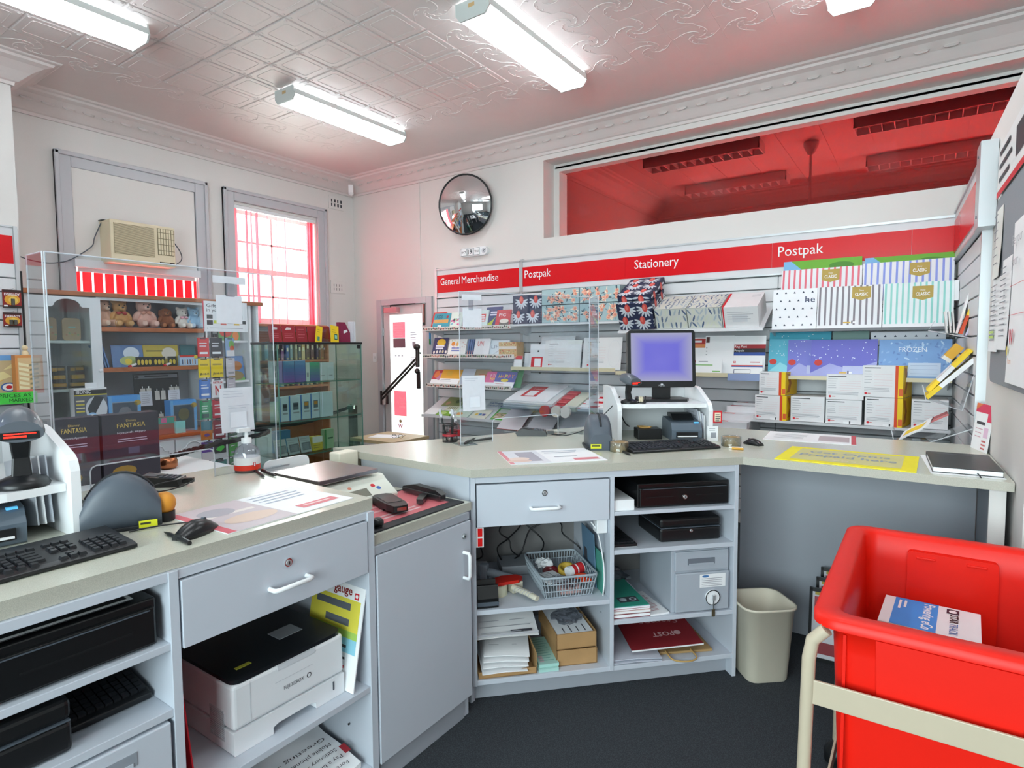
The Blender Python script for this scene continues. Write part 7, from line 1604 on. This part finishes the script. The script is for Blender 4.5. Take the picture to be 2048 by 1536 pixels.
def d_bio(b, w, h_):
    b.pr(0, h_*.82, w, h_*.95, C('#26282c')); b.pt('BIONIC', .015, h_*.85, .03, white, .11, bold=True); b.pr(0, h_*.79, w, h_*.82, C('#d8c82c')); b.pr(0, .0, w, h_*.79, C('#5f6672')); b.pr(.0, .0, w, h_*.12, white, .001); b.disc(w*.66, h_*.4, .085, .11, C('#d4d8de'), .001)
    b.pp([(w*.38, h_*.42), (w*.62, h_*.78), (w*.9, h_*.72), (w*.6, h_*.22), (w*.45, h_*.2)], C('#33373e'), .0014); b.disc(w*.52, h_*.2, .035, .03, C('#9cc8f0'), .0018); b.disc(w*.52, h_*.2, .018, .014, white, .002)
    for k in range(4): b.pr(.012, h_*(.62-.1*k), .075, h_*(.66-.1*k), C(['#e0d8a8', '#d8c83c', '#e0d8a8', '#d8c83c'][k]), .0014)
t = thing('spotlight_box', 'grey and white torch box with yellow line on the sideboard', 'box', (-5.99, 2.05, .686), R(90)); b = MB(); b.box((0, 0, 0), (.25, .1, .475), white); b.fr((0, 0, .17)); d_bio(b, .25, .305); b.build('carton', t); MB().box((.1, .04, .475), (.19, .045, .52), white_p).build('hang_tab', t)
def toybox(label, y0, y1, z1, tint):
    t = thing('window_box', label, 'toy box', (-5.99, y0, .686), R(90)); w, hh = y1-y0, z1-.686
    b = MB(); b.box((0, 0, 0), (w, .12, hh), C('#4f9ade'), front=C('#8f98a8')); b.fr((0, 0, 0)).pr(0, hh*.86, w, hh, C('#4f9ade')).pr(0, 0, w*.1, hh, C('#6aa8dc')).pr(w*.9, 0, w, hh, C('#6aa8dc')).disc(w*.9, hh*.82, .03, .025, C('#b09440'), .001); b.build('carton', t)
    b = MB(); b.prism([(w*.12, .02), (w*.88, .02), (w*.88, hh*.84), (w*.12, hh*.84)], -.003, -.001, bag_clear, 'y'); b.build('clear_window', t)
    b = MB(); b.ell((w*.5, .0, hh*.55), (w*.22, .001, hh*.2), C(tint), 14, 8); b.build('contents_print', t)
toybox('blue window box with pale round shape next to the torch box', 2.31, 2.575, 1.075, '#d8d4d4')
toybox('blue and orange toy box at the right of the sideboard', 2.84, 3.09, .995, '#d8c088')
b = MB(); b.box((-6.0, 2.66, .686), (-5.93, 2.86, .85), C('#9c6a5c')); b.box((-5.93, 2.84, .686), (-5.90, 2.93, .80), C('#8cd0cc')); b.fr((-5.93, 2.66, .686), (0, 1, 0), (0, 0, 1)).pr(.0, .1, .18, .16, C('#4c9c88')).pr(.06, .11, .11, .155, C('#d86a98')); b.build('craft_pack', label='brown and teal craft pack between the toy boxes', cat='pack')
# goods in the right-hand bay of the hutch
upright('picture_book', 'blue book with orange kangaroo behind the card rack', 'book', 3.5, 3.7, 1.153, 1.42, -6.12, C('#5a84b8'), lambda b, w, h_: (b.disc(w*.6, h_*.6, .06, .05, C('#b8743c')), b.disc(w*.5, h_*.2, .09, .05, C('#8f7a4c')), b.pr(0, 0, w, .03, C('#6cae54'))), tilt=8)
upright('picture_book', 'red and green picture book high behind the card rack', 'book', 3.42, 3.66, 1.583, 1.76, -6.12, C('#5c9a58'), lambda b, w, h_: (b.disc(w*.35, h_*.5, .07, .05, C('#c83c34')), b.disc(w*.8, h_*.3, .035, .05, C('#e0803c'))), tilt=8)

# ------------------------------------------------------------------ timber bookcase behind the glass cabinet
bc = thing('timber_bookcase', 'brown timber bookcase with rows of books under the tall window', 'bookcase')
for y in (3.88, 4.83): MB().box((-6.47, y, FLOOR), (-6.15, y+.022, 1.77), brown).build('side_panel', bc)
for z in (1.75, 1.33, 1.02, .7, .3): MB().box((-6.47, 3.9, z), (-6.15, 4.83, z+.025), brown).build('shelf', bc)
MB().box((-6.475, 3.88, FLOOR), (-6.465, 4.85, 1.77), brown).build('back_panel', bc)
BC = ['#c8b088', '#8a5c8c', '#3c3c4c', '#5c3c5c', '#6ca0b8', '#3c5c9c', '#c8a878', '#a86c4c', '#40484c', '#7c94a0', '#583c34', '#c8482c', '#30343c', '#988c74', '#6c3c44']
BN = {'#c8b088': 'sand', '#8a5c8c': 'mauve', '#3c3c4c': 'slate', '#5c3c5c': 'plum', '#6ca0b8': 'sky blue', '#3c5c9c': 'blue', '#c8a878': 'tan', '#a86c4c': 'rust', '#40484c': 'charcoal', '#7c94a0': 'grey-blue', '#583c34': 'brown', '#c8482c': 'orange-red', '#30343c': 'black', '#988c74': 'khaki', '#6c3c44': 'wine'}
for zi, (z, nm) in enumerate(((1.356, 'upper'), (1.046, 'middle'))):
    y = 3.92; rr = random.Random(5+zi); k = 0
    while y < 4.78:
        th = rr.uniform(.022, .045); hh = rr.uniform(.17, .23); c = BC[(k*4+zi*3) % 15] if k < 15 else BC[k % 15]
        b = MB(); b.box((-6.42, y, z), (-6.2, y+th, z+hh), C(c)); b.fr((-6.2, y, z), (0, 1, 0), (0, 0, 1)).pr(th*.2, hh*.6, th*.8, hh*.85, C('#d8d0b8')).pr(th*.2, .01, th*.8, .025, C('#c0a860'))
        b.build('book', label='%s spine, book %s on the %s bookcase shelf' % (BN[c], ['beside the hutch upright', 'second from the hutch', 'third from the hutch', 'fourth from the hutch', 'fifth from the hutch', 'sixth from the hutch', 'seventh from the hutch', 'eighth from the hutch', 'ninth from the hutch', 'tenth from the hutch', 'eleventh from the hutch', 'twelfth from the hutch', 'thirteenth from the hutch', 'fourteenth from the hutch', 'fifteenth from the hutch'][min(k, 14)], nm), cat='book', group='books in the timber bookcase')
        y += th+rr.uniform(.012, .05); k += 1
# ------------------------------------------------------------------ glass display cabinet
gc = thing('glass_cabinet', 'tall glass display cabinet with black top', 'display cabinet'); X0, X1, Y0, Y1 = -4.87, -4.5, 3.02, 3.93
MB().box((X0-.01, Y0-.01, 1.53), (X1+.01, Y1+.01, 1.55), black).build('top', gc, bevel=.002); MB().box((X0, Y0, FLOOR), (X1, Y1, .0), black).build('base', gc)
for nm, a, c in (('side_glass', (X0, Y0, 0), (X1, Y0+.005, 1.53)), ('side_glass', (X0, Y1-.005, 0), (X1, Y1, 1.53)), ('back_glass', (X0, Y0, 0), (X0+.005, Y1, 1.53)), ('door', (X1-.005, Y0+.01, .01), (X1, 3.46, 1.525)), ('door', (X1-.005, 3.47, .01), (X1, Y1-.01, 1.525))): MB().box(a, c, glassg).build(nm, gc)
for x, y in ((X0, Y0), (X1, Y0), (X0, Y1), (X1, Y1)): MB().box((x-.004, y-.004, 0), (x+.004, y+.004, 1.53), glass_edge).build('corner_edge', gc)
for z in (.545, .85, 1.19):
    s = MB().box((X0+.006, Y0+.006, z-.004), (X1-.008, Y1-.006, z+.004), glassg).build('shelf', gc)
    b = MB(); b.box((X1-.011, Y0+.006, z-.005), (X1-.008, Y1-.006, z+.005), glass_edge); b.box((X0+.006, Y0+.006, z-.005), (X1-.008, Y0+.009, z+.005), glass_edge); b.build('shelf_edge', s)
for y in (3.44, 3.49): MB().cyl((X1, y, 1.49), (X1+.012, y, 1.49), .01, chrome, n=10).build('lock', gc)
for y in (Y0+.02, Y1-.04): MB().box((X1-.01, y, 1.49), (X1+.004, y+.03, 1.525), black).build('hinge', gc)
def gbox(label, y0, y1, z0, h_, m, deco=None, x=-4.60, d=.06, name='phone_box', cat='box'):
    b = MB(); b.box((x-d, y0, z0), (x, y1, z0+h_), m); b.fr((x, y0, z0), (0, 1, 0), (0, 0, 1))
    if deco: deco(b, y1-y0, h_)
    b.build(name, label=label, cat=cat)
def grad(c1, c2):
    def f(b, w, h_):
        a, c = lin(c1), lin(c2)
        for k in range(6):
            t_ = k/5; hx = '#'+''.join('%02x' % int(int(c1[1+2*i:3+2*i], 16)*(1-t_)+int(c2[1+2*i:3+2*i], 16)*t_) for i in range(3)); b.pr(0, h_*k/6, w, h_*(k+1)/6, C(hx), .0006)
    return f
gbox('white phone box with grey code at the left of the upper glass shelf', 3.035, 3.075, 1.195, .19, C('#dfe0e8'), lambda b, w, h_: b.pr(.008, .05, .03, .09, inkl).pr(.008, .11, .03, .15, inkl))
gbox('mauve phone box second on the upper glass shelf', 3.08, 3.13, 1.195, .19, C('#9a8ac0'))
gbox('violet-blue gradient phone box on the upper glass shelf', 3.14, 3.25, 1.195, .19, C('#6f78b8'), grad('#8a64b0', '#4f90c0'))
gbox('second violet-blue gradient phone box on the upper glass shelf', 3.255, 3.365, 1.195, .19, C('#6f78b8'), grad('#7f68b4', '#508cc4'))
gbox('white phone box spine between the gradient boxes', 3.37, 3.41, 1.195, .17, C('#dce4e4'), lambda b, w, h_: b.pr(.008, .04, .03, .08, inkl))
gbox('teal-violet gradient phone box on the upper glass shelf', 3.415, 3.52, 1.195, .17, C('#5c9c9c'), grad('#6c6cb0', '#58b08c'))
gbox('pale twin phone boxes at the right of the upper glass shelf', 3.525, 3.68, 1.195, .165, C('#d4dce4'), lambda b, w, h_: b.pr(w*.48, 0, w*.5, h_, inkl).lines(.01, .05, .06, 1, .02, .008, inkl).lines(.1, .05, .15, 1, .02, .008, inkl))
def phone(c):
    def f(b, w, h_): b.pr(0, 0, w*.12, h_, C('#3f78c4')); b.pr(w*.35, h_*.42, w*.85, h_*.72, C('#6c7480')); b.pr(w*.4, h_*.55, w*.8, h_*.68, C(c), .001); b.pr(w*.35, h_*.28, w*.9, h_*.34, inkl)
    return f
gbox('small pale green box at the left of the lower glass shelf', 3.035, 3.08, .855, .18, C('#c4e0d0'))
for i, (y0, y1, c, lab) in enumerate(((3.09, 3.18, '#30343c', 'blue-edged phone box first on the lower glass shelf'), (3.185, 3.30, '#3c4450', 'blue-edged phone box second on the lower glass shelf'), (3.305, 3.405, '#d0923c', 'white phone box with amber screen third on the lower glass shelf'), (3.41, 3.505, '#c88830', 'white phone box with amber screen fourth on the lower glass shelf'), (3.515, 3.66, '#c9d4dc', 'large pale blue phone box last on the lower glass shelf'))): gbox(lab, y0, y1, .855, .215+.004*i, C('#cfe0ec'), phone(c) if i < 4 else None)
for i, (y0, y1, c, lab) in enumerate(((3.04, 3.16, '#c4ccd0', 'clear blister pack leaning at the left of the bottom glass shelf'), (3.17, 3.29, '#b8c4cc', 'second clear blister pack on the bottom glass shelf'), (3.30, 3.41, '#bcc8d0', 'third clear blister pack on the bottom glass shelf'))):
    t = thing('blister_pack', lab, 'pack', (-4.6, y0, .551), (R(-14), 0, R(90))); MB().box((0, 0, 0), (y1-y0, .003, .15), C(c)).fr((0, 0, 0)).lines(.01, .13, .09, 4, .02, .005, inkl).build('card', t); MB().box((.015, -.02, .02), (y1-y0-.015, 0, .09), bag_clear).build('bubble', t, bevel=.006)
gbox('yellow and white pack on the bottom glass shelf', 3.42, 3.53, .551, .13, C('#e0c83c'), lambda b, w, h_: b.pr(0, h_*.55, w, h_, white).lines(.01, .05, .09, 2, .02, .008, C('#a8943c')))
gbox('green boxed adaptor at the right of the bottom glass shelf', 3.56, 3.66, .551, .18, C('#a8c8a0'), lambda b, w, h_: b.pr(0, 0, w*.15, h_, C('#3f8c48')).pr(w*.3, h_*.5, w*.9, h_*.58, C('#2c5c34')))
gbox('blue flat packet at the back of the bottom glass shelf', 3.15, 3.3, .551, .2, C('#4f94c8'), None, -4.76)
def gcard(label, y0, y1, hh, c, deco=None, skew=0, x=-4.6):
    b = MB(); w = y1-y0; b.box((0, 0, 0), (w, .004, hh), C(c)); b.fr((0, 0, 0))
    if deco: deco(b, w, hh)
    b.build('gift_card_pack', loc=(x, y0, 1.551), rot=(R(-10), R(skew), R(90)), label=label, cat='card pack')
rd = lambda b, w, h_: (b.pp([(.03, h_*.72), (w*.7, h_*.75), (w*.72, h_*.85), (.05, h_*.88)], C('#d8c8cc'), .001), b.lines(.02, h_*.5, w-.02, 3, .015, .004, C('#c86a74')))
gcard('first dark red card pack on the glass cabinet top', 3.02, 3.14, .15, '#96202c', rd); gcard('second dark red card pack on the glass cabinet top', 3.15, 3.28, .15, '#96202c', rd); gcard('third dark red card pack on the glass cabinet top', 3.29, 3.40, .148, '#8f1e2a', lambda b, w, h_: b.lines(.02, h_*.8, w-.02, 4, .025, .004, C('#c86a74'))); gcard('fourth dark red card pack on the glass cabinet top', 3.41, 3.52, .148, '#8f1e2a'); gcard('fifth dark red card pack behind the clear stand', 3.54, 3.66, .15, '#7c1a26')
gcard('yellow sim card pack leaning on the glass cabinet top', 3.435, 3.505, .16, '#ecca1c', lambda b, w, h_: b.pr(.02, .02, .045, .06, C('#3f8c7c')).lines(.015, h_*.8, .05, 2, .02, .006, C('#a8902c')), 14, -4.54)
gcard('yellow sim card pack with phone picture near the cabinet end', 3.61, 3.70, .165, '#ecca1c', lambda b, w, h_: b.pr(.04, .03, .075, .085, C('#20584c')).pr(.045, .04, .07, .075, C('#8cd0c0'), .001).lines(.015, h_*.75, .06, 2, .02, .006, C('#a8902c')), 8, -4.54)
b = MB(); b.prism([(0, 0), (.13, 0), (.13, .09), (.07, .19), (0, .19)], -.02, .02, C('#8c2248'), 'y'); b.fr((0, -.02, 0)).pp([(.05, .08), (.1, .1), (.09, .12), (.05, .11)], white, .001); b.build('card_box', loc=(-4.6, 3.74, 1.551), rot=R(90), label='maroon slope-topped card box at the end of the cabinet top', cat='box')
t = thing('acrylic_stand', 'empty clear brochure stand on the glass cabinet top', 'stand', (-4.56, 3.53, 1.551), R(90)); MB().box((0, 0, 0), (.09, .05, .004), acry_edge).build('foot', t); MB().box((0, .03, 0), (.09, .034, .12), acry).build('back', t); MB().box((0, -.002, .0), (.09, .002, .03), acry).build('lip', t)
for i, lab in enumerate(('tall clear holder at the very end of the cabinet top', 'narrow clear holder beside the maroon card box')): MB().box((-4.62, 3.88+.025*i, 1.551), (-4.55, 3.885+.025*i, 1.75), acry_edge).build('clear_holder', label=lab, cat='holder')

# ------------------------------------------------------------------ rope barrier, post, small table
t = thing('barrier_post', 'black barrier post with chrome hook seen through the glass cabinet', 'post', (-5.1, 4.32, FLOOR)); MB().box((-.035, -.035, 0), (.035, .035, 1.0), black).build('post', t, bevel=.004); MB().lathe([(.15, 0), (.15, .015), (.04, .03)], black).build('base', t); b = MB(); b.tube([(0, 0, .99), (.08, -.05, 1.01), (.12, -.09, .97)], .008, chrome, 6); b.tube([(-.08, .04, 1.0), (0, 0, 1.0)], .008, chrome, 6); b.build('hook', t)
t = thing('barrier_rope', 'black braided barrier rope with copper end', 'rope')
path = curve([(-3.64, 1.72, .865), (-3.79, 1.99, .868), (-4.05, 2.62, .87), (-4.96, 2.9, .80), (-5.02, 3.6, .76), (-5.06, 4.25, .86)], 14)
for k in range(3):
    pts = []
    for i, p in enumerate(path): a = i*.9+k*2.094; pts.append(p+V(math.cos(a)*.007, math.cos(a)*.004, math.sin(a)*.009))
    MB().tube(pts, .010, mat('rope_black', '#1a1716', .9), 6).build('strand', t)
MB().lathe([(.035, .0), (.05, .01), (.05, .045), (.04, .06), (.03, .06)], mat('copper', '#b0704c', .25, .9, noise=.1)).build('copper_cap', t, loc=(-3.62, 1.69, .802))
t = thing('display_table', 'white display table behind the near counter', 'table'); MB().box((-3.95, .75, .775), (-3.05, 1.95, .80), cabw).build('table_top', t); 
for x, y in ((-3.9, .8), (-3.1, .8), (-3.9, 1.9), (-3.1, 1.9)): MB().box((x-.02, y-.02, FLOOR), (x+.02, y+.02, .775), cabw).build('leg', t)
def fant(b, w, h_):
    b.pr(0, 0, w, h_, C('#2f2a34'), .0004); b.pr(0, h_*.36, w, h_*.7, C('#352d3a'), .0006); b.disc(w*.35, h_*.12, .06, .03, C('#8a6a28'), .001)
    b.pt('Disney', w*.5, h_*.88, .012, C('#d0ac60'), .05, al='c'); b.pt('FANTASIA', w*.5, h_*.79, .024, C('#dcb858'), w*.5, al='c'); b.lines(w*.25, h_*.62, w*.78, 2, .012, .004, C('#b8b0c0'), .001, .1); b.pr(w*.43, h_*.38, w*.63, h_*.48, C('#5c5468'), .001)
for i, (y0, y1, z1, s_, lab) in enumerate(((1.09, 1.31, 1.15, "Sorcerer's Apprentice", 'dark purple gift box with gold title, half behind the screen edge'), (1.325, 1.605, 1.15, 'Hyacinth Hippo', 'dark purple gift box with gold title, standing nearest the rope'))):
    b = MB(); b.box((0, 0, 0), (y1-y0, .1, z1-.8), C('#2f2838')); b.fr((0, 0, 0)); fant(b, y1-y0, z1-.8); b.pt(s_, (y1-y0)/2, (z1-.8)*.7, .011, C('#d8d4dc'), (y1-y0)*.5, .0014, al='c'); b.build('gift_set_box', loc=(-3.53, y0, .801), rot=R(90), label=lab, cat='box')
t = thing('side_table', 'small timber writing table by the street door', 'table'); MB().box((-4.75, 3.98, .56), (-4.15, 4.5, .59), mat('timber_pale', '#b9a27c', .5, noise=.15)).build('table_top', t)
for x, y in ((-4.7, 4.03), (-4.2, 4.03), (-4.7, 4.45), (-4.2, 4.45)): MB().box((x-.02, y-.02, FLOOR), (x+.02, y+.02, .56), black).build('leg', t)
MB().box((0, 0, 0), (.3, .21, .002), white).build('form_sheet', loc=(-4.6, 4.08, .591), rot=R(20), label='white form lying on the small writing table', cat='paper')
t = thing('eyeglasses', 'folded dark spectacles on the small writing table', 'spectacles', (-4.3, 4.2, .592), R(20))
for q_ in (-1, 1): MB().tube([(q_*.035+.025*math.cos(R(a)), 0, .02+.018*math.sin(R(a))) for a in range(0, 360, 30)], .002, black, 5, closed=True).build('lens_rim', t); MB().tube([(q_*.06, 0, .025), (q_*.06, .06, .02), (q_*.02, .1, .005)], .002, black, 5).build('temple', t)

# ------------------------------------------------------------------ revolving gift-card rack
sr = thing('card_rack', 'black revolving rack of gift cards', 'card rack', (-4.42, 2.44, FLOOR)); MB().lathe([(.26, 0), (.26, .02), (.03, .05)], black).build('base', sr); MB().cyl((0, 0, .03), (0, 0, 1.74), .018, black, n=10).build('pole', sr)
b = MB(); 
for a in (0, 90, 180, 270): b.box((.07*math.cos(R(a+45))-.004, .07*math.sin(R(a+45))-.004, .65), (.07*math.cos(R(a+45))+.004, .07*math.sin(R(a+45))+.004, 1.76), black)
b.box((-.10, -.10, .62), (.10, .10, .64), black); b.build('frame', sr)
cards = [[('#d83a3c', 'red and white'), ('#f0d018', 'yellow'), ('#4a7cc8', 'blue and white'), ('#3c9c6c', 'green'), ('#c87a34', 'teal and orange'), ('#6c50a0', 'purple and grey'), ('#2f84c8', 'bright blue')],
         [('#2c2c34', 'black'), ('#f0d018', 'yellow'), ('#ece8ea', 'white with red letter'), ('#c0283c', 'crimson'), ('#8c2434', 'dark red'), ('#3c3c40', 'black and green'), ('#2f7c74', 'teal')],
         [('#8fb4dc', 'rainbow'), ('#e2dfe6', 'plain white'), ('#cfcbd6', 'pale grey'), ('#b8b4c0', 'grey'), ('#5c7c6c', 'grey-green'), ('#5cb458', 'leaf green'), ('#3c8c50', 'dark green')]]
rown = ['top', 'second', 'third', 'fourth', 'fifth', 'sixth', 'lowest']
for ci, (x, y, rz, w) in enumerate(((-4.30, 2.245, 90, .082), (-4.30, 2.338, 90, .09), (-4.315, 2.465, 112, .09))):
    for ri, (c, nm) in enumerate(cards[ci]):
        zt = 1.578-.152*ri; b = MB(); b.box((0, 0, -.138), (w, .006, 0), C(c)); b.fr((0, 0, -.138))
        b.pr(w*.2, .128, w*.75, .135, ink, .001)
        if nm == 'yellow': b.lines(.01, .1, w-.01, 1, .02, .012, C('#a8901c'), .001, .1); b.pt('JB HI-FI', w*.5, .02, .014, ink, w*.8, .0014, al='c', bold=True)
        elif 'letter' in nm: b.pt('NETFLIX', w*.5, .105, .014, C('#c8202c'), w*.8, .0014, al='c', bold=True); b.pt('N', w*.5, .02, .07, C('#c8202c'), w*.5, .0014, al='c', bold=True)
        elif nm == 'rainbow': b.disc(w*.65, .09, .03, .03, C('#7cc060'), .001).disc(w*.7, .06, .025, .02, C('#e0704c'), .0012).pr(0, 0, w, .045, white, .0014)
        elif nm in ('green', 'teal', 'bright blue'): b.lines(.012, .1, w-.02, 3, .02, .008, C('#d8ece0'), .001, .3); b.pr(.012, .01, w-.02, .04, C('#24504c'), .001)
        elif 'grey' in nm and ci < 2: b.pr(0, 0, w, .06, C('#cfccd2'), .001)
        elif 'black and green' in nm: b.pp([(.01, .07), (w*.6, .11), (w*.9, .08), (w*.5, .05)], C('#4cd048'), .001); b.pr(0, 0, w, .04, C('#d4d4d4'), .001)
        elif nm == 'teal and orange': b.pr(0, .07, w, .138, C('#3c7c8c'), .001); b.disc(w*.5, .035, .02, .012, C('#3c5c9c'), .001)
        else: b.lines(.012, .1, w-.012, 2, .02, .006, white, .001, .3); b.pr(.012, .02, w-.012, .035, white if ci < 2 else inkl, .001)
        b.build('gift_card', loc=(x, y, zt), rot=R(rz), label='%s gift card, %s in the %s column of the revolving rack' % (nm, rown[ri], ('first', 'second', 'third')[ci]), cat='gift card', group='gift cards on the revolving rack')
for ci, (x, y) in enumerate(((.10, -.155), (.10, -.06), (.085, .055))):
    for ri in range(7): MB().tube([(x-.12, y, 1.708-.152*ri), (x+.035, y, 1.712-.152*ri)], .0025, chrome, 5).build('peg', sr)
b = MB(); b.box((0, 0, 0), (.34, .006, .225), white); b.box((-.004, -.001, 0), (.0, .007, .225), C('#c8203c')); b.fr((0, 0, 0)).pt('Gifts for all', .02, .18, .026, ink, .22).pt('in your post', .02, .148, .026, ink, .2)
for k, c in enumerate(('#2c2c34', '#d0d83c', '#d86a5c', '#2c2838', '#e0b83c', '#3c4044')): b.pr(.02+.052*k, .06 if k % 2 else .05, .065+.052*k, .085, C(c))
b.pr(.02, .095, .065, .125, C('#3c4044')).pr(.26, .095, .30, .125, C('#8a8c96')); b.pt('u', .02, .02, .012, ink).pr(.04, .024, .3, .028, inkl)
b.build('header_sign', loc=(-4.35, 2.325, 1.625), rot=R(90), label='white Gifts header sign on top of the revolving rack', cat='sign')
# ================================================================== trolley tub, bin and frames on the floor
t = thing('mail_trolley', 'beige steel trolley frame carrying the red tub', 'trolley', (0, 0, 0))
TX0, TX1, TY0, TY1, TZ = -.215, .42, 1.63, 2.56, .82
for x, y in ((TX0+.005, TY0+.012), (TX1-.03, TY0+.012), (TX0+.005, TY1-.03), (TX1-.03, TY1-.03)):
    s = -1 if x < 0 else 1
    MB().tube([(x+.03, y, TZ-.035), (x+.0, y, TZ-.07), (x-.008, y, TZ-.12), (x-.02*1, y, .1), (x-.02, y, FLOOR+.1)], .0165, beige_m, 12).build('leg', t)
    MB().lathe([(.02, 0), (.045, .02), (.045, .06), (.02, .09)], black).build('castor', t, loc=(x-.02, y, FLOOR))
for y in (TY0+.008, TY1-.03): MB().box((TX0+.005, y-.004, .585), (TX1-.03, y+.004, .648), beige_m).build('cross_bar', t, bevel=.002)
for x in (TX0-.004, TX1-.03): MB().box((x, TY0+.01, .06), (x+.008, TY1-.03, .11), beige_m).build('side_bar', t, bevel=.002)
for y in (TY0+.008, TY1-.03): MB().box((TX0+.0, y-.004, .06), (TX1-.03, y+.004, .11), beige_m).build('cross_bar', t, bevel=.002)
# tub
tb = thing('mail_tub', 'big bright red plastic mail tub on the trolley', 'tub', (0, 0, 0))
cx, cy = (TX0+TX1)/2, (TY0+TY1)/2; W, D = TX1-TX0, TY1-TY0
def ring(w, d, r, z, n=5): return [(x, y, z) for x, y in rrect(w, d, r, n, cx, cy)]
b = MB()
# rolled rim, then inner wall to the floor, then outer wall back up
prof = [(.0, TZ-.028, .06), (.0, TZ-.006, .06), (-.008, TZ, .058), (-.05, TZ, .045), (-.06, TZ-.012, .042), (-.064, TZ-.1, .04), (-.08, TZ-.66, .04), (-.095, TZ-.675, .035)]
b.loft([ring(W+2*o, D+2*o, r, z) for o, z, r in prof], tub_red, True, False); b.add(ring(W-.19, D-.19, .035, TZ-.675), [tuple(range(24))], tub_red)
b.build('inner_shell', tb)
b = MB(); prof = [(.0, TZ-.028, .06), (-.012, TZ-.03, .055), (-.04, TZ-.034, .05), (-.044, TZ-.1, .05), (-.07, TZ-.69, .045)]
b.loft([ring(W+2*o, D+2*o, r, z) for o, z, r in prof], tub_red, True, False); b.add(ring(W-.14, D-.14, .045, TZ-.69)[::-1], [tuple(range(24))], tub_red); b.build('outer_shell', tb)
# raised panels: inside the far wall, outside the near wall
yb_ = TY1-.068
b = MB(); b.prism([(-.02, TZ-.045), (.22, TZ-.045), (.225, TZ-.055), (.225, TZ-.42), (-.025, TZ-.42), (-.025, TZ-.055)], yb_-.022, yb_+.02, tub_red, 'y'); b.build('inner_panel', tb, bevel=.008)
for x in (.0, .14): MB().box((x, yb_-.028, TZ-.068), (x+.055, yb_-.02, TZ-.06), tub_red).build('grip_slot', tb, bevel=.002)
b = MB(); b.prism([(-.075, TZ-.045), (.21, TZ-.045), (.205, TZ-.185), (-.07, TZ-.185)], TY0+.034, TY0+.07, tub_red, 'y'); b.build('outer_panel', tb, bevel=.01)
b = MB(); b.box((-.145, TY0+.036, TZ-.45), (-.138, TY0+.05, TZ-.05), tub_red); b.build('rib', tb)
# parcel inside the tub
PZ = .625
p = thing('parcel', 'white parcel with blue panel lying in the red tub', 'parcel', (-.095, 2.17, PZ-.13), R(-3))
b = MB(); b.box((0, 0, 0), (.26, .24, .13), C('#e9e9ec')); b.fr((0, 0, .13), (1, 0, 0), (0, 1, 0)); b.pr(.03, .0, .15, .24, C('#2f8fe0'))
b.pt('Powering eCo', .112, .225, .03, white, .215, a=-math.pi/2, bold=True); b.pr(.057, .16, .064, .22, white, .001).pr(.042, .14, .049, .22, white, .001)
b.pr(.172, .185, .205, .225, C('#2c1c34'), .001); b.disc(.1885, .205, .011, .013, white, .0013); b.pt('STAR', .182, .178, .022, C('#1c1c24'), .07, a=-math.pi/2, bold=True); b.pt('TRACK', .182, .105, .022, C('#3f78b8'), .09, a=-math.pi/2); b.build('carton', p, bevel=.002)
stack('parcel', 'plain brown carton under the white parcel in the tub', 'parcel', (-.11, 1.95, .148), 0, .38, .5, .345, carton)
# waste bin
wb = thing('waste_bin', 'beige plastic waste bin beside the angled cabinet', 'bin', (-.625, 3.06, FLOOR), R(40))
b = MB(); o = [[(x, y, z) for x, y in rrect(w, d, r, 4)] for w, d, r, z in ((.20, .19, .04, .0), (.21, .20, .045, .01), (.255, .25, .06, .36), (.272, .267, .065, .363), (.272, .267, .065, .374), (.25, .245, .058, .372), (.2, .19, .04, .02))]
b.loft(o, bin_beige, True, False); b.add(o[-1], [tuple(range(20))], bin_beige); b.add(o[0][::-1], [tuple(range(20))], bin_beige); b.build('body', wb)
# picture frames leaning under the counter
for i, (x, y, rz, lab) in enumerate(((-.45, 3.33, 2, 'black picture frame with red poster in front of the stack'), (-.43, 3.41, 3, 'second black picture frame leaning behind the red poster'), (-.42, 3.49, 2, 'rearmost black picture frame leaning on the panel'))):
    f = thing('framed_poster', lab, 'picture frame', (x, y, FLOOR), (R(-6), 0, R(rz))); w, hh = .36, .37+.03*i
    for a, c in (((0, 0, 0), (w, .018, .018)), ((0, 0, hh-.018), (w, .018, hh)), ((0, 0, 0), (.014, .018, hh)), ((w-.014, 0, 0), (w, .018, hh))): MB().box(a, c, blackm).build('frame_bar', f)
    b = MB(); b.box((.014, .006, .018), (w-.014, .012, hh-.018), C('#c9c9cf')); b.fr((.014, .006, .018)).pr(.01, .02, w-.04, .08, C('#8c3038')).pr(.01, .2, w-.04, hh-.06, C('#a84850')).lines(.15, .18, .3, 4, .02, .006, inkl).pr(.012, hh-.052, .035, hh-.035, C('#b09a3c')).pr(.05, hh-.052, .08, hh-.035, white); b.build('poster', f)
